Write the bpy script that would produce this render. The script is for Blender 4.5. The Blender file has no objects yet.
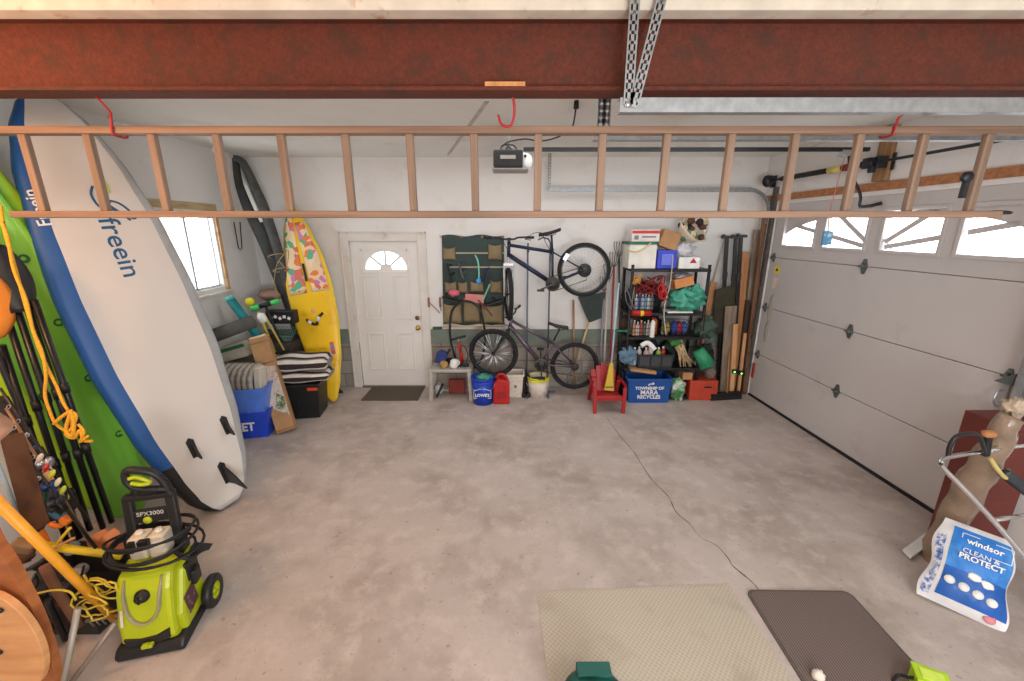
import bpy, math, random
from mathutils import Vector as V, Matrix as M, noise as NZ
C = bpy.context.scene.collection
SC = bpy.context.scene
R = math.radians; PI = math.pi
rnd = random.Random(7)
# ---------------------------------------------------------------- camera model (measured from the photograph)
FP = 410.8; TH = R(15.12); CH = 2.2; D = 5.58; SK = -0.047
_c, _s = math.cos(TH), math.sin(TH)
def ray(px, py):
    u = (px-512)/FP; v = (340.5-py)/FP
    return V((u, _c+v*_s, -_s+v*_c))
def at(px, py, Y):
    r = ray(px, py); k = Y/r.y; return V((r.x*k, Y, CH+r.z*k))
def fl(px, py, z=0.0):
    r = ray(px, py); k = (z-CH)/r.z; return V((r.x*k, r.y*k, z))
XR, XL = 3.50, -3.14
def on_right(px, py, off=0.0):
    r = ray(px, py); k = (XR-off)/(r.x-SK*r.y); return V((r.x*k, r.y*k, CH+r.z*k))
def on_left(px, py, off=0.0):
    r = ray(px, py); k = (XL+off)/(r.x-SK*r.y); return V((r.x*k, r.y*k, CH+r.z*k))
# ---------------------------------------------------------------- materials
def lin(c):
    f = lambda x: x/12.92 if x <= .04045 else ((x+.055)/1.055)**2.4
    return tuple(f(x/255) for x in c) + (1,)
MC = {}
def mat(name, rgb, rough=.55, metal=0.0, var=.12, vs=8.0, bump=0.0, bs=40.0, spec=.4, dark=None, dpos=.62, dscale=3.0):
    """Procedural principled material: base colour mottled by noise, optional second tone in blotches, optional bump."""
    if name in MC: return MC[name]
    m = bpy.data.materials.new(name); m.use_nodes = True
    n = m.node_tree.nodes; l = m.node_tree.links; b = n['Principled BSDF']
    tc = n.new('ShaderNodeTexCoord'); nz = n.new('ShaderNodeTexNoise')
    nz.inputs['Scale'].default_value = vs; nz.inputs['Detail'].default_value = 5
    l.new(tc.outputs['Object'], nz.inputs['Vector'])
    cr = n.new('ShaderNodeValToRGB'); a = lin(rgb)
    cr.color_ramp.elements[0].position = .3; cr.color_ramp.elements[1].position = .7
    cr.color_ramp.elements[0].color = tuple(x*(1-var) for x in a[:3])+(1,)
    cr.color_ramp.elements[1].color = tuple(min(1, x*(1+var)) for x in a[:3])+(1,)
    l.new(nz.outputs['Fac'], cr.inputs['Fac'])
    out = cr.outputs['Color']
    if dark:
        n2 = n.new('ShaderNodeTexNoise'); n2.inputs['Scale'].default_value = dscale; n2.inputs['Detail'].default_value = 6
        n2.inputs['Roughness'].default_value = .65
        l.new(tc.outputs['Object'], n2.inputs['Vector'])
        r2 = n.new('ShaderNodeValToRGB'); r2.color_ramp.elements[0].position = dpos-.08; r2.color_ramp.elements[1].position = dpos+.08
        l.new(n2.outputs['Fac'], r2.inputs['Fac'])
        mx = n.new('ShaderNodeMixRGB'); l.new(r2.outputs['Color'], mx.inputs['Fac']); l.new(out, mx.inputs['Color1'])
        mx.inputs['Color2'].default_value = lin(dark); out = mx.outputs['Color']
    l.new(out, b.inputs['Base Color'])
    b.inputs['Roughness'].default_value = rough; b.inputs['Metallic'].default_value = metal
    b.inputs['Specular IOR Level'].default_value = spec
    if bump:
        n3 = n.new('ShaderNodeTexNoise'); n3.inputs['Scale'].default_value = bs; n3.inputs['Detail'].default_value = 3
        l.new(tc.outputs['Object'], n3.inputs['Vector'])
        bp = n.new('ShaderNodeBump'); bp.inputs['Strength'].default_value = bump; bp.inputs['Distance'].default_value = .01
        l.new(n3.outputs['Fac'], bp.inputs['Height']); l.new(bp.outputs['Normal'], b.inputs['Normal'])
    MC[name] = m; return m
def wood(name, rgb, dark, scale=(30, 30, 1.5), rough=.6):
    if name in MC: return MC[name]
    m = mat(name, rgb, rough); n = m.node_tree.nodes; l = m.node_tree.links; b = n['Principled BSDF']
    tc = [x for x in n if x.type == 'TEX_COORD'][0]
    mp = n.new('ShaderNodeMapping'); mp.inputs['Scale'].default_value = scale; l.new(tc.outputs['Object'], mp.inputs['Vector'])
    nz = n.new('ShaderNodeTexNoise'); nz.inputs['Scale'].default_value = 1; nz.inputs['Detail'].default_value = 4; l.new(mp.outputs['Vector'], nz.inputs['Vector'])
    cr = n.new('ShaderNodeValToRGB'); cr.color_ramp.elements[0].color = lin(dark); cr.color_ramp.elements[1].color = lin(rgb)
    cr.color_ramp.elements[0].position = .3; cr.color_ramp.elements[1].position = .62
    l.new(nz.outputs['Fac'], cr.inputs['Fac']); l.new(cr.outputs['Color'], b.inputs['Base Color'])
    return m
def stripes(name, cols, period, axis=0, rough=.8, space='Object', wob=.0):
    """bands of colour across one object axis: cols = [(rgb, fraction), ...]"""
    m = bpy.data.materials.new(name); m.use_nodes = True
    n = m.node_tree.nodes; l = m.node_tree.links; b = n['Principled BSDF']; b.inputs['Roughness'].default_value = rough
    tc = n.new('ShaderNodeTexCoord'); sp = n.new('ShaderNodeSeparateXYZ'); l.new(tc.outputs[space], sp.inputs[0])
    dv = n.new('ShaderNodeMath'); dv.operation = 'DIVIDE'; l.new(sp.outputs[axis], dv.inputs[0]); dv.inputs[1].default_value = period
    fr = n.new('ShaderNodeMath'); fr.operation = 'FRACT'; l.new(dv.outputs[0], fr.inputs[0])
    cr = n.new('ShaderNodeValToRGB'); cr.color_ramp.interpolation = 'CONSTANT'
    p = 0
    for i, (c, f) in enumerate(cols):
        e = cr.color_ramp.elements[i] if i < 2 else cr.color_ramp.elements.new(p)
        e.position = p; e.color = lin(c); p += f
    l.new(fr.outputs[0], cr.inputs['Fac']); l.new(cr.outputs['Color'], b.inputs['Base Color'])
    MC[name] = m; return m
# ---------------------------------------------------------------- mesh builder
def frame(o, z, x):
    z = V(z).normalized(); x = V(x); x = (x - z*x.dot(z)).normalized(); y = z.cross(x)
    m = M((x, y, z)).transposed().to_4x4(); m.translation = V(o); return m
class MB:
    def __init__(s): s.v = []; s.f = []; s.m = []; s.sm = []; s.X = None; s.mi = 0
    def add(s, vs, fs, smooth=False):
        b = len(s.v)
        s.v += [s.X @ V(p) if s.X else V(p) for p in vs]
        for f in fs: s.f.append([b+i for i in f]); s.m.append(s.mi); s.sm.append(smooth)
        return s
    def box(s, c, d, rot=None):
        c = V(c); hx, hy, hz = d[0]/2, d[1]/2, d[2]/2
        ps = [V((x, y, z)) for z in (-hz, hz) for y in (-hy, hy) for x in (-hx, hx)]
        if rot is not None: ps = [rot @ p for p in ps]
        return s.add([c+p for p in ps], [(0,2,3,1),(4,5,7,6),(0,1,5,4),(2,6,7,3),(0,4,6,2),(1,3,7,5)])
    def bar(s, a, b, w, h, up=(0,0,1)):
        a = V(a); b = V(b); z = (b-a); L = z.length
        u = V(up)
        if abs(z.normalized().dot(u)) > .98: u = V((0,1,0))
        f = frame((a+b)/2, z, u)
        o = s.X; s.X = (o @ f) if o else f; s.box((0,0,0), (h, w, L)); s.X = o; return s
    def tube(s, pts, r, seg=8, closed=False, flat=None):
        pts = [V(p) for p in pts]; n = len(pts)
        rs = r if isinstance(r, (list, tuple)) else [r]*n
        vs = []; prev = None
        for i, p in enumerate(pts):
            if closed: t = pts[(i+1) % n]-pts[i-1]
            else: t = pts[min(i+1, n-1)]-pts[max(i-1, 0)]
            t.normalize()
            if prev is None:
                u = V((0,0,1)) if abs(t.z) < .9 else V((1,0,0)); u = (u-t*u.dot(t)).normalized()
            else: u = (prev-t*prev.dot(t)).normalized()
            prev = u; w = t.cross(u)
            for k in range(seg):
                a = 2*PI*k/seg; vs.append(p+u*math.cos(a)*rs[i]+w*math.sin(a)*rs[i]*(flat or 1))
        fs = []
        for i in range(n if closed else n-1):
            j = (i+1) % n
            for k in range(seg):
                k2 = (k+1) % seg; fs.append((i*seg+k, i*seg+k2, j*seg+k2, j*seg+k))
        s.add(vs, fs, True)
        if not closed:
            b = len(s.v)-len(vs)
            s.f.append([b+k for k in range(seg)][::-1]); s.m.append(s.mi); s.sm.append(False)
            s.f.append([b+(n-1)*seg+k for k in range(seg)]); s.m.append(s.mi); s.sm.append(False)
        return s
    def cyl(s, a, b, r, r2=None, seg=16): return s.tube([a, b], [r, r if r2 is None else r2], seg)
    def lathe(s, prof, o=(0,0,0), z=(0,0,1), seg=24, smooth=True):
        f = frame(o, z, (1,0,0) if abs(V(z).normalized().x) < .9 else (0,1,0)); vs = []; n = len(prof)
        for r, h in prof:
            for k in range(seg):
                a = 2*PI*k/seg; vs.append(f @ V((r*math.cos(a), r*math.sin(a), h)))
        fs = [(i*seg+k, i*seg+(k+1) % seg, (i+1)*seg+(k+1) % seg, (i+1)*seg+k) for i in range(n-1) for k in range(seg)]
        return s.add(vs, fs, smooth)
    def prism(s, poly, t, fr=None):
        """polygon in the frame's xz plane, extruded along its y by t (centred)"""
        fr = fr or M.Identity(4); n = len(poly)
        vs = [fr @ V((p[0], -t/2, p[1])) for p in poly]+[fr @ V((p[0], t/2, p[1])) for p in poly]
        fs = [list(range(n)), list(range(2*n-1, n-1, -1))]+[(i, n+i, n+(i+1) % n, (i+1) % n) for i in range(n)]
        return s.add(vs, fs)
    def ball(s, c, r, seg=12, rings=8, amp=0, fq=4, seed=0, rot=None):
        c = V(c); r = V(r) if isinstance(r, (tuple, list, V)) else V((r, r, r)); vs = []
        for i in range(rings+1):
            th = PI*i/rings
            for k in range(seg):
                a = 2*PI*k/seg; d = V((math.sin(th)*math.cos(a), math.sin(th)*math.sin(a), math.cos(th)))
                q = 1+(amp*NZ.noise(d*fq+V((seed*7.3, seed*3.1, seed))) if amp else 0)
                p = V((d.x*r.x, d.y*r.y, d.z*r.z))*q
                if rot is not None: p = rot @ p
                vs.append(c+p)
        fs = [(i*seg+k, (i+1)*seg+k, (i+1)*seg+(k+1) % seg, i*seg+(k+1) % seg) for i in range(rings) for k in range(seg)]
        return s.add(vs, fs, True)
    def grid(s, fn, nu, nv, smooth=True, cu=False):
        vs = [fn(i/nu, j/nv) for j in range(nv+1) for i in range(nu+1)]
        W = nu+1
        return s.add(vs, [(j*W+i, j*W+i+1, (j+1)*W+i+1, (j+1)*W+i) for j in range(nv) for i in range(nu)], smooth)
    def open_box(s, c, top, bot, h, t=.004):
        """tapered open-topped bin: centre of its base, (w,d) at top, (w,d) at base"""
        c = V(c)
        def ring(w, d, z): return [c+V((-w/2,-d/2,z)), c+V((w/2,-d/2,z)), c+V((w/2,d/2,z)), c+V((-w/2,d/2,z))]
        q = ring(bot[0], bot[1], 0)+ring(top[0], top[1], h)+ring(top[0]-2*t, top[1]-2*t, h)+ring(bot[0]-2*t, bot[1]-2*t, t)
        fs = [(3,2,1,0)]+[(a+i, a+(i+1) % 4, a+4+(i+1) % 4, a+4+i) for a in (0, 4, 8) for i in range(4)]+[(12,13,14,15)]
        return s.add(q, fs)
def arc(c, r, a0, a1, n, ax=(1,0,0), ay=(0,0,1)):
    c = V(c); ax = V(ax); ay = V(ay)
    return [c+ax*r*math.cos(R(a0+(a1-a0)*i/n))+ay*r*math.sin(R(a0+(a1-a0)*i/n)) for i in range(n+1)]
def smoothpath(pts, k=4):
    pts = [V(p) for p in pts]; out = []
    for i in range(len(pts)-1):
        p0, p1, p2, p3 = pts[max(i-1,0)], pts[i], pts[i+1], pts[min(i+2,len(pts)-1)]
        for j in range(k):
            t = j/k; out.append(.5*((2*p1)+(p2-p0)*t+(2*p0-5*p1+4*p2-p3)*t*t+(3*p1-p0-3*p2+p3)*t**3))
    out.append(pts[-1]); return out
# ---------------------------------------------------------------- objects
TM = {}
def tag(o, label=None, cat=None, group=None, kind=None):
    if label: o['label'] = label
    if cat: o['category'] = cat
    if group: o['group'] = group
    if kind: o['kind'] = kind
    return o
def thing(name, label, cat, loc=(0,0,0), fr=None, group=None, kind=None):
    o = bpy.data.objects.new(name, None); C.objects.link(o); o.empty_display_size = .05
    m = fr.copy() if fr is not None else M.Translation(V(loc)); o.matrix_world = m; TM[o.name] = m
    return tag(o, label, cat, group, kind)
def mesh(name, mb, mats):
    me = bpy.data.meshes.new(name); me.from_pydata([tuple(p) for p in mb.v], [], mb.f)
    for x in (mats if isinstance(mats, (list, tuple)) else [mats]): me.materials.append(x)
    me.polygons.foreach_set('material_index', mb.m); me.polygons.foreach_set('use_smooth', mb.sm); me.update(); return me
def part(name, mb, mats, t=None, bev=0, local=False, solid=0, label=None, kind=None):
    """links a mesh built in world coordinates (or local ones) as ONE object under t"""
    root = t
    if t is not None and not local:
        W = TM[t.name]
        iv = W.inverted(); mb.v = [iv @ p for p in mb.v]
    o = bpy.data.objects.new(name, mesh(name, mb, mats)); C.objects.link(o)
    if t is not None: o.parent = t; TM[o.name] = TM[t.name]
    else: TM[o.name] = M.Identity(4)
    if solid:
        s = o.modifiers.new('s', 'SOLIDIFY'); s.thickness = solid; s.offset = 0
    if bev:
        b = o.modifiers.new('b', 'BEVEL'); b.width = bev; b.segments = 2; b.limit_method = 'ANGLE'; b.angle_limit = R(40)
        b.harden_normals = False
    return tag(o, label, None, None, kind)
def single(name, label, cat, mb, mats, loc=None, group=None, bev=0, solid=0, kind=None):
    """a thing that is one mesh; origin put at its base"""
    if loc is None:
        xs = [p.x for p in mb.v]; ys = [p.y for p in mb.v]; zs = [p.z for p in mb.v]
        loc = V(((min(xs)+max(xs))/2, (min(ys)+max(ys))/2, min(zs)))
    loc = V(loc); mb.v = [p-loc for p in mb.v]
    o = part(name, mb, mats, None, bev, solid=solid); o.location = loc; TM[o.name] = M.Translation(loc)
    return tag(o, label, cat, group, kind)
def struct(name, mb, mats, t=None, bev=0, solid=0):
    o = part(name, mb, mats, t, bev, solid=solid)
    if t is None: o['kind'] = 'structure'
    return o
def text(name, body, size, m, t, W, ext=.0008, align='CENTER', sx=1.0, bold=0.0):
    """lettering: W is the world frame whose x runs along the line and z points up the letters, -y faces the reader"""
    cu = bpy.data.curves.new('lettering', 'FONT'); cu.body = body; cu.size = size; cu.extrude = ext; cu.align_x = align; cu.align_y = 'CENTER'
    cu.offset = bold; cu.resolution_u = 3
    tmp = bpy.data.objects.new('tmp', cu); C.objects.link(tmp)
    me = bpy.data.meshes.new_from_object(tmp.evaluated_get(bpy.context.evaluated_depsgraph_get()))
    bpy.data.objects.remove(tmp)
    Q = TM[t.name].inverted() @ W @ M(((sx,0,0,0),(0,0,-1,0),(0,1,0,0),(0,0,0,1)))
    me.transform(Q); me.materials.clear(); me.materials.append(m)
    o = bpy.data.objects.new(name, me); C.objects.link(o); o.parent = t; TM[o.name] = TM[t.name]
    return o
def dup(root, loc=None, label=None, group=None, fr=None):
    r = root.copy(); C.objects.link(r)
    m = fr if fr is not None else (M.Translation(V(loc)-TM[root.name].translation) @ TM[root.name])
    r.matrix_world = m; TM[r.name] = m
    if label: r['label'] = label
    if group: r['group'] = group
    for ch in list(root.children):
        c = ch.copy(); C.objects.link(c); c.parent = r
        for g in list(ch.children):
            d = g.copy(); C.objects.link(d); d.parent = c
    return r
def pxb(x0, y0, x1, y1, Y, dep):
    """box whose front face (at depth Y) spans the given picture rectangle -> centre, size"""
    a = at((x0+x1)/2, y0, Y); b = at((x0+x1)/2, y1, Y); l = at(x0, (y0+y1)/2, Y); r = at(x1, (y0+y1)/2, Y)
    return V(((l.x+r.x)/2, Y+dep/2, (a.z+b.z)/2)), (r.x-l.x, dep, a.z-b.z)
# common materials
BLK = mat('black_plastic', (28,28,30), .45); DGR = mat('dark_grey_metal', (52,54,58), .4, .5); RUB = mat('tyre_rubber', (30,30,32), .8, bump=.3, bs=120)
GAL = mat('galvanised_steel', (148,151,152), .42, .55, var=.16, vs=25); CHR = mat('chrome_tube', (205,205,205), .22, .95)
WHT = mat('white_plastic', (226,226,222), .4); RED = mat('red_plastic', (170,34,30), .4); GRN = mat('green_plastic', (26,120,86), .5)
BLU = mat('blue_plastic', (32,66,168), .4); YEL = mat('yellow_plastic', (226,190,40), .45); PINE = wood('pine', (206,148,92), (176,116,66))
OLDW = wood('weathered_wood', (140,120,102), (92,76,62)); CARD = mat('brown_cardboard', (176,134,94), .85, var=.15, vs=6)
ORG = mat('orange_plastic', (226,120,36), .5); GRY = mat('grey_plastic', (150,148,142), .5); BRASS = mat('brass', (196,150,82), .3, .9)
BLKC = mat('black_cord', (24,24,26), .6); SILV = mat('silver_metal', (190,192,196), .3, .8)
# ================================================================ SETTING
SC.view_settings.view_transform = 'Standard'; SC.view_settings.look = 'None'; SC.view_settings.gamma = 1; SC.view_settings.use_curve_mapping = False
SC.view_settings.exposure = 0.14
cam = bpy.data.cameras.new('camera'); co = bpy.data.objects.new('camera', cam); C.objects.link(co); SC.camera = co
cam.sensor_width = 36; cam.lens = FP/1024*36; co.location = (0, 0, CH); co.rotation_euler = (PI/2-TH, 0, 0); cam.clip_start = .02
CEIL = 3.08
LWF = frame((XL,0,0), (0,0,1), (SK,1,0))      # left wall: local x along the wall, local y = -X side (outwards)
RWF = frame((XR,0,0), (0,0,1), (SK,1,0))      # right wall: local y points into the room; use negative y for outside
# --- floor
def floor_mat():
    m = mat('concrete_floor', (180,168,160), .62, var=.10, vs=1.1, bump=.15, bs=30); n = m.node_tree.nodes; l = m.node_tree.links; b = n['Principled BSDF']
    tc = [x for x in n if x.type == 'TEX_COORD'][0]; base = b.inputs['Base Color'].links[0].from_socket
    def blot(sc, det, p0, p1, col, amt, prev, rough=.6):
        z = n.new('ShaderNodeTexNoise'); z.inputs['Scale'].default_value = sc; z.inputs['Detail'].default_value = det; z.inputs['Roughness'].default_value = rough
        l.new(tc.outputs['Object'], z.inputs['Vector']); r = n.new('ShaderNodeValToRGB'); r.color_ramp.elements[0].position = p0; r.color_ramp.elements[1].position = p1
        r.color_ramp.elements[1].color = (amt,)*3+(1,); l.new(z.outputs['Fac'], r.inputs['Fac'])
        x = n.new('ShaderNodeMixRGB'); l.new(r.outputs['Color'], x.inputs['Fac']); l.new(prev, x.inputs['Color1']); x.inputs['Color2'].default_value = lin(col); return x.outputs['Color']
    o = blot(1.7, 8, .45, .7, (138,122,110), .7, base)
    o = blot(6, 10, .5, .68, (204,192,184), .6, o, .7)
    o = blot(24, 4, .62, .72, (96,82,72), .55, o)
    o = blot(3.3, 12, .6, .66, (112,98,86), .45, o, .8)
    o = blot(70, 3, .70, .74, (84,72,64), .8, o)
    o = blot(11, 12, .58, .64, (150,132,118), .5, o, .85)
    l.new(o, b.inputs['Base Color']); return m
YB0 = -3.0
mb = MB(); mb.box((0,1.4,-.05), (7.6,8.9,.1)); fo = struct('floor', mb, floor_mat())
crk = MB()
path = [fl(x,y,.0008) for x,y in ((607,418),(620,436),(634,452),(640,462),(652,480),(668,496),(676,512),(690,524),(700,537),(716,545),(728,558),(733,566),(752,582),(760,592))]
path = smoothpath(path, 3)
for i in range(len(path)-1):
    a, b2 = path[i], path[i+1]; w = .0035+.003*NZ.noise(a*9); d = (b2-a).normalized(); q = V((-d.y,d.x,0))*w
    crk.add([a-q, a+q, b2+q, b2-q], [(0,1,2,3)])
part('crack', crk, mat('crack_dirt', (84,72,62), .9), fo)
# --- ceiling
CWH = mat('ceiling_paint', (228,226,220), .8, var=.03, vs=2, dark=(216,208,194), dpos=.66, dscale=1.5)
mb = MB(); mb.box((0,1.4,CEIL+.05), (7.6,8.9,.1)); struct('ceiling', mb, CWH)
# --- walls
WPN = mat('wall_paint', (222,220,217), .75, var=.03, vs=1.5, dark=(210,205,198), dpos=.64, dscale=2.2)
def block_mat():
    m = bpy.data.materials.new('concrete_block'); m.use_nodes = True; n = m.node_tree.nodes; l = m.node_tree.links; b = n['Principled BSDF']
    tc = n.new('ShaderNodeTexCoord'); mp = n.new('ShaderNodeMapping'); mp.inputs['Rotation'].default_value = (PI/2,0,0); l.new(tc.outputs['Object'], mp.inputs[0])
    br = n.new('ShaderNodeTexBrick'); br.inputs['Color1'].default_value = lin((158,150,140)); br.inputs['Color2'].default_value = lin((142,135,127)); br.inputs['Mortar'].default_value = lin((106,98,92))
    br.inputs['Scale'].default_value = 1; br.inputs['Brick Width'].default_value = .4; br.inputs['Row Height'].default_value = .2; br.inputs['Mortar Size'].default_value = .006
    l.new(mp.outputs[0], br.inputs['Vector']); l.new(br.outputs['Color'], b.inputs['Base Color']); b.inputs['Roughness'].default_value = .9
    bp = n.new('ShaderNodeBump'); bp.inputs['Strength'].default_value = .5; bp.invert = True; bp.inputs['Distance'].default_value = .006; l.new(br.outputs['Fac'], bp.inputs['Height']); l.new(bp.outputs['Normal'], b.inputs['Normal']); return m
# back wall with the door opening
DX0, DX1, DZ = -2.155, -1.250, 2.05
mb = MB()
def bw(x0, x1, z0, z1): mb.box(((x0+x1)/2, D+.09, (z0+z1)/2), (x1-x0, .18, z1-z0))
mb.mi = 0; bw(-3.56, DX0, .66, CEIL); bw(DX1, 3.40, .66, CEIL); bw(DX0, DX1, DZ, CEIL)
mb.mi = 1; bw(-3.56, DX0, 0, .66); bw(DX1, 3.40, 0, .66)
struct('wall_back', mb, [WPN, block_mat()])
BND = mat('grey_green_board', (112,122,112), .7, var=.12, vs=5)
mb = MB(); mb.box(((-3.4-2.265)/2, D-.015, .757), (1.135,.03,.2)); struct('trim_1', mb, BND)
mb = MB(); mb.box(((-1.14+3.24)/2, D-.015, .757), (4.38,.03,.2)); struct('trim_2', mb, BND)
# left wall with window opening
WS0, WS1, WZ0, WZ1 = 3.98, 4.84, 1.53, 2.40
def wallbox(F, s0, s1, z0, z1, inside, t=.16):
    # inside: +1 -> room lies on local +x.. thickness goes away from the room
    mb.X = F; mb.box(((s0+s1)/2, inside*t/2, (z0+z1)/2), (s1-s0, t, z1-z0)); mb.X = None
mb = MB()
for a in ((-3.1,WS0,0,CEIL),(WS1,5.7,0,CEIL),(WS0,WS1,0,WZ0),(WS0,WS1,WZ1,CEIL)): wallbox(LWF, *a, 1)
struct('wall_left', mb, WPN)
GS0, GS1, GZ = 2.56, 5.30, 2.50     # garage door opening
mb = MB()
for a in ((-3.1,-.55,0,CEIL),(2.16,GS0,0,CEIL),(GS1,5.7,0,CEIL),(-.55,2.16,GZ,CEIL),(GS0,GS1,GZ,CEIL)): wallbox(RWF, *a, -1)
struct('wall_right', mb, WPN)
mb = MB(); mb.box((0, YB0-.08, CEIL/2), (7.6,.16,CEIL)); struct('wall_near', mb, WPN)
# --- entry door
DWH = mat('door_paint', (224,221,216), .5, var=.03, vs=3)
TRW = mat('trim_paint', (214,209,202), .55, var=.05, vs=6, dark=(178,160,140), dpos=.68, dscale=4)
mb = MB()
for x0,x1,z0,z1 in ((DX0-.11,DX0,0,DZ+.10),(DX1,DX1+.11,0,DZ+.10),(DX0,DX1,DZ,DZ+.10)): mb.box(((x0+x1)/2, D-.012, (z0+z1)/2), (x1-x0,.03,z1-z0))
for x0,x1,z0,z1 in ((DX0-.115,DX0-.095,0,DZ+.12),(DX1+.095,DX1+.115,0,DZ+.12),(DX0-.115,DX1+.115,DZ+.10,DZ+.12)): mb.box(((x0+x1)/2, D-.016, (z0+z1)/2), (x1-x0,.038,z1-z0))
struct('trim_3', mb, TRW, bev=.003)
yF = D+.015                      # face of the slab
fx0, fx1 = at(362,272,D).x, at(408.5,272,D).x; fz0, fz1 = at(385,272.3,D).z, at(385,249,D).z
mb = MB()
def sb(x0,x1,z0,z1,y0=yF,y1=yF+.045): mb.box(((x0+x1)/2,(y0+y1)/2,(z0+z1)/2),(x1-x0,y1-y0,z1-z0))
sb(DX0+.004,DX1-.004,.012,fz0); sb(DX0+.004,fx0,fz0,fz1); sb(fx1,DX1-.004,fz0,fz1); sb(DX0+.004,DX1-.004,fz1,DZ-.004)
door = struct('door_1', mb, DWH)
q = MB()
for x0,x1,z0,z1 in ((DX0-.02,DX0+.03,0,DZ),(DX1-.03,DX1+.02,0,DZ),(DX0,DX1,DZ-.03,DZ+.02),(DX0,DX1,0,.03)): q.box(((x0+x1)/2,D+.075,(z0+z1)/2),(x1-x0,.03,z1-z0))
part('leak_stop', q, TRW, door)  # unseen backing added behind the door gap against leaking daylight
def raised(x0,x1,z0,z1):
    q = MB()
    for a in ((x0,x1,z0,z0+.018),(x0,x1,z1-.018,z1),(x0,x0+.018,z0+.018,z1-.018),(x1-.018,x1,z0+.018,z1-.018)):
        q.box(((a[0]+a[1])/2, yF-.006, (a[2]+a[3])/2), (a[1]-a[0],.016,a[3]-a[2]))
    q.box(((x0+x1)/2, yF-.003, (z0+z1)/2), (x1-x0-.09,.010,z1-z0-.09))
    part('door_panel', q, DWH, door, bev=.003)
W_ = DX1-DX0
for xa, xb in ((DX0+.13, DX0+.13+.235), (DX1-.13-.235, DX1-.13)):
    raised(xa, xb, .26, .80); raised(xa, xb, 1.0, 1.60)
# fan light
def fan(cx, zb, rx, rz, x0, x1, z0, z1, y, t, name, root, mt, spokes=(45,90,135)):
    q = MB(); n = 24
    for i in range(n):
        pr = []
        for a in (180*i/n, 180*(i+1)/n):
            ca, sa = math.cos(R(a)), math.sin(R(a)); inn = (cx+rx*ca, zb+rz*sa)
            k = min(abs(((x1 if ca > 0 else x0)-cx)/ca) if abs(ca)>1e-6 else 9, abs((z1-zb)/sa) if sa>1e-6 else 9)+.01; pr.append((inn, (cx+ca*k, zb+sa*k)))
        (a0,b0),(a1,b1) = pr
        q.prism([a0,b0,b1,a1], t, M.Translation((0,y,0)))
    q.box(((x0+x1)/2,y,(z0+zb)/2),(x1-x0,t,zb-z0))
    for s0,s1,u0,u1 in ((x0-.012,x0+.02,z0,z1),(x1-.02,x1+.012,z0,z1),(x0,x1,z1-.02,z1+.012),(x0,x1,z0-.012,z0+.01)): q.box(((s0+s1)/2,y-t/2-.008,(u0+u1)/2),(s1-s0,.016,u1-u0))
    for c0,c1 in ((x0,cx-rx*.98),(x1,cx+rx*.98)): q.prism([(c0,z1),(c1,z1),(c0,zb+rz*.5)], .05, M.Translation((0,y+.008,0)))
    for a in spokes:
        ca, sa = math.cos(R(a)), math.sin(R(a)); q.bar((cx+.1*rx*ca,y-t/2+.006,zb+.1*rz*sa),(cx+rx*1.02*ca,y-t/2+.006,zb+rz*1.02*sa),.03,.016,(0,1,0))
    q.prism([(cx+rx*.3*math.cos(R(a)), zb+rz*.32*math.sin(R(a))) for a in range(0,181,15)], .02, M.Translation((0,y-t/2+.012,0)))
    return part(name, q, mt, root)
fcx = (at(365.3,270,D).x+at(406.5,270,D).x)/2; frx = (at(406.5,270,D).x-at(365.3,270,D).x)/2
fzb = at(385,269.5,D).z; frz = at(385,251.5,D).z-fzb
fan(fcx, fzb, frx, frz, fx0, fx1, fz0, fz1, yF+.02, .04, 'fan_light_frame', door, DWH)
def glass():
    m = bpy.data.materials.new('clear_glass'); m.use_nodes = True; n = m.node_tree.nodes; l = m.node_tree.links; n.clear()
    o = n.new('ShaderNodeOutputMaterial'); t = n.new('ShaderNodeBsdfTransparent'); g = n.new('ShaderNodeBsdfGlossy'); g.inputs['Roughness'].default_value = .05
    x = n.new('ShaderNodeMixShader'); x.inputs[0].default_value = .05
    l.new(t.outputs[0], x.inputs[1]); l.new(g.outputs[0], x.inputs[2]); l.new(x.outputs[0], o.inputs[0]); return m
GLS = glass()
q = MB(); q.box(((fx0+fx1)/2, yF+.03, (fz0+fz1)/2), (fx1-fx0,.004,fz1-fz0)); part('pane', q, GLS, door)
def knob(px, py, mt, name):
    p = at(px, py, yF); q = MB(); q.lathe([(0,.0),(.034,.0),(.036,.006),(.03,.012),(.012,.014),(.012,.03),(.026,.038),(.03,.05),(.024,.062),(0,.066)], (p.x,yF,p.z), (0,-1,0), 16); part(name, q, mt, door)
knob(418.2, 327.6, BRASS, 'door_knob'); 
p = at(417.4, 317.8, yF); q = MB(); q.lathe([(0,0),(.03,0),(.032,.008),(.024,.016),(0,.018)], (p.x,yF,p.z), (0,-1,0), 16); q.box((p.x,yF-.024,p.z),(.008,.014,.03)); part('deadbolt', q, mat('aged_brass',(120,92,62),.4,.8), door)
q = MB(); q.box(((DX0+DX1)/2, D+.02, .008), (W_,.12,.016)); struct('trim_4', q, mat('threshold_metal',(120,112,104),.5,.6))
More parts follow.
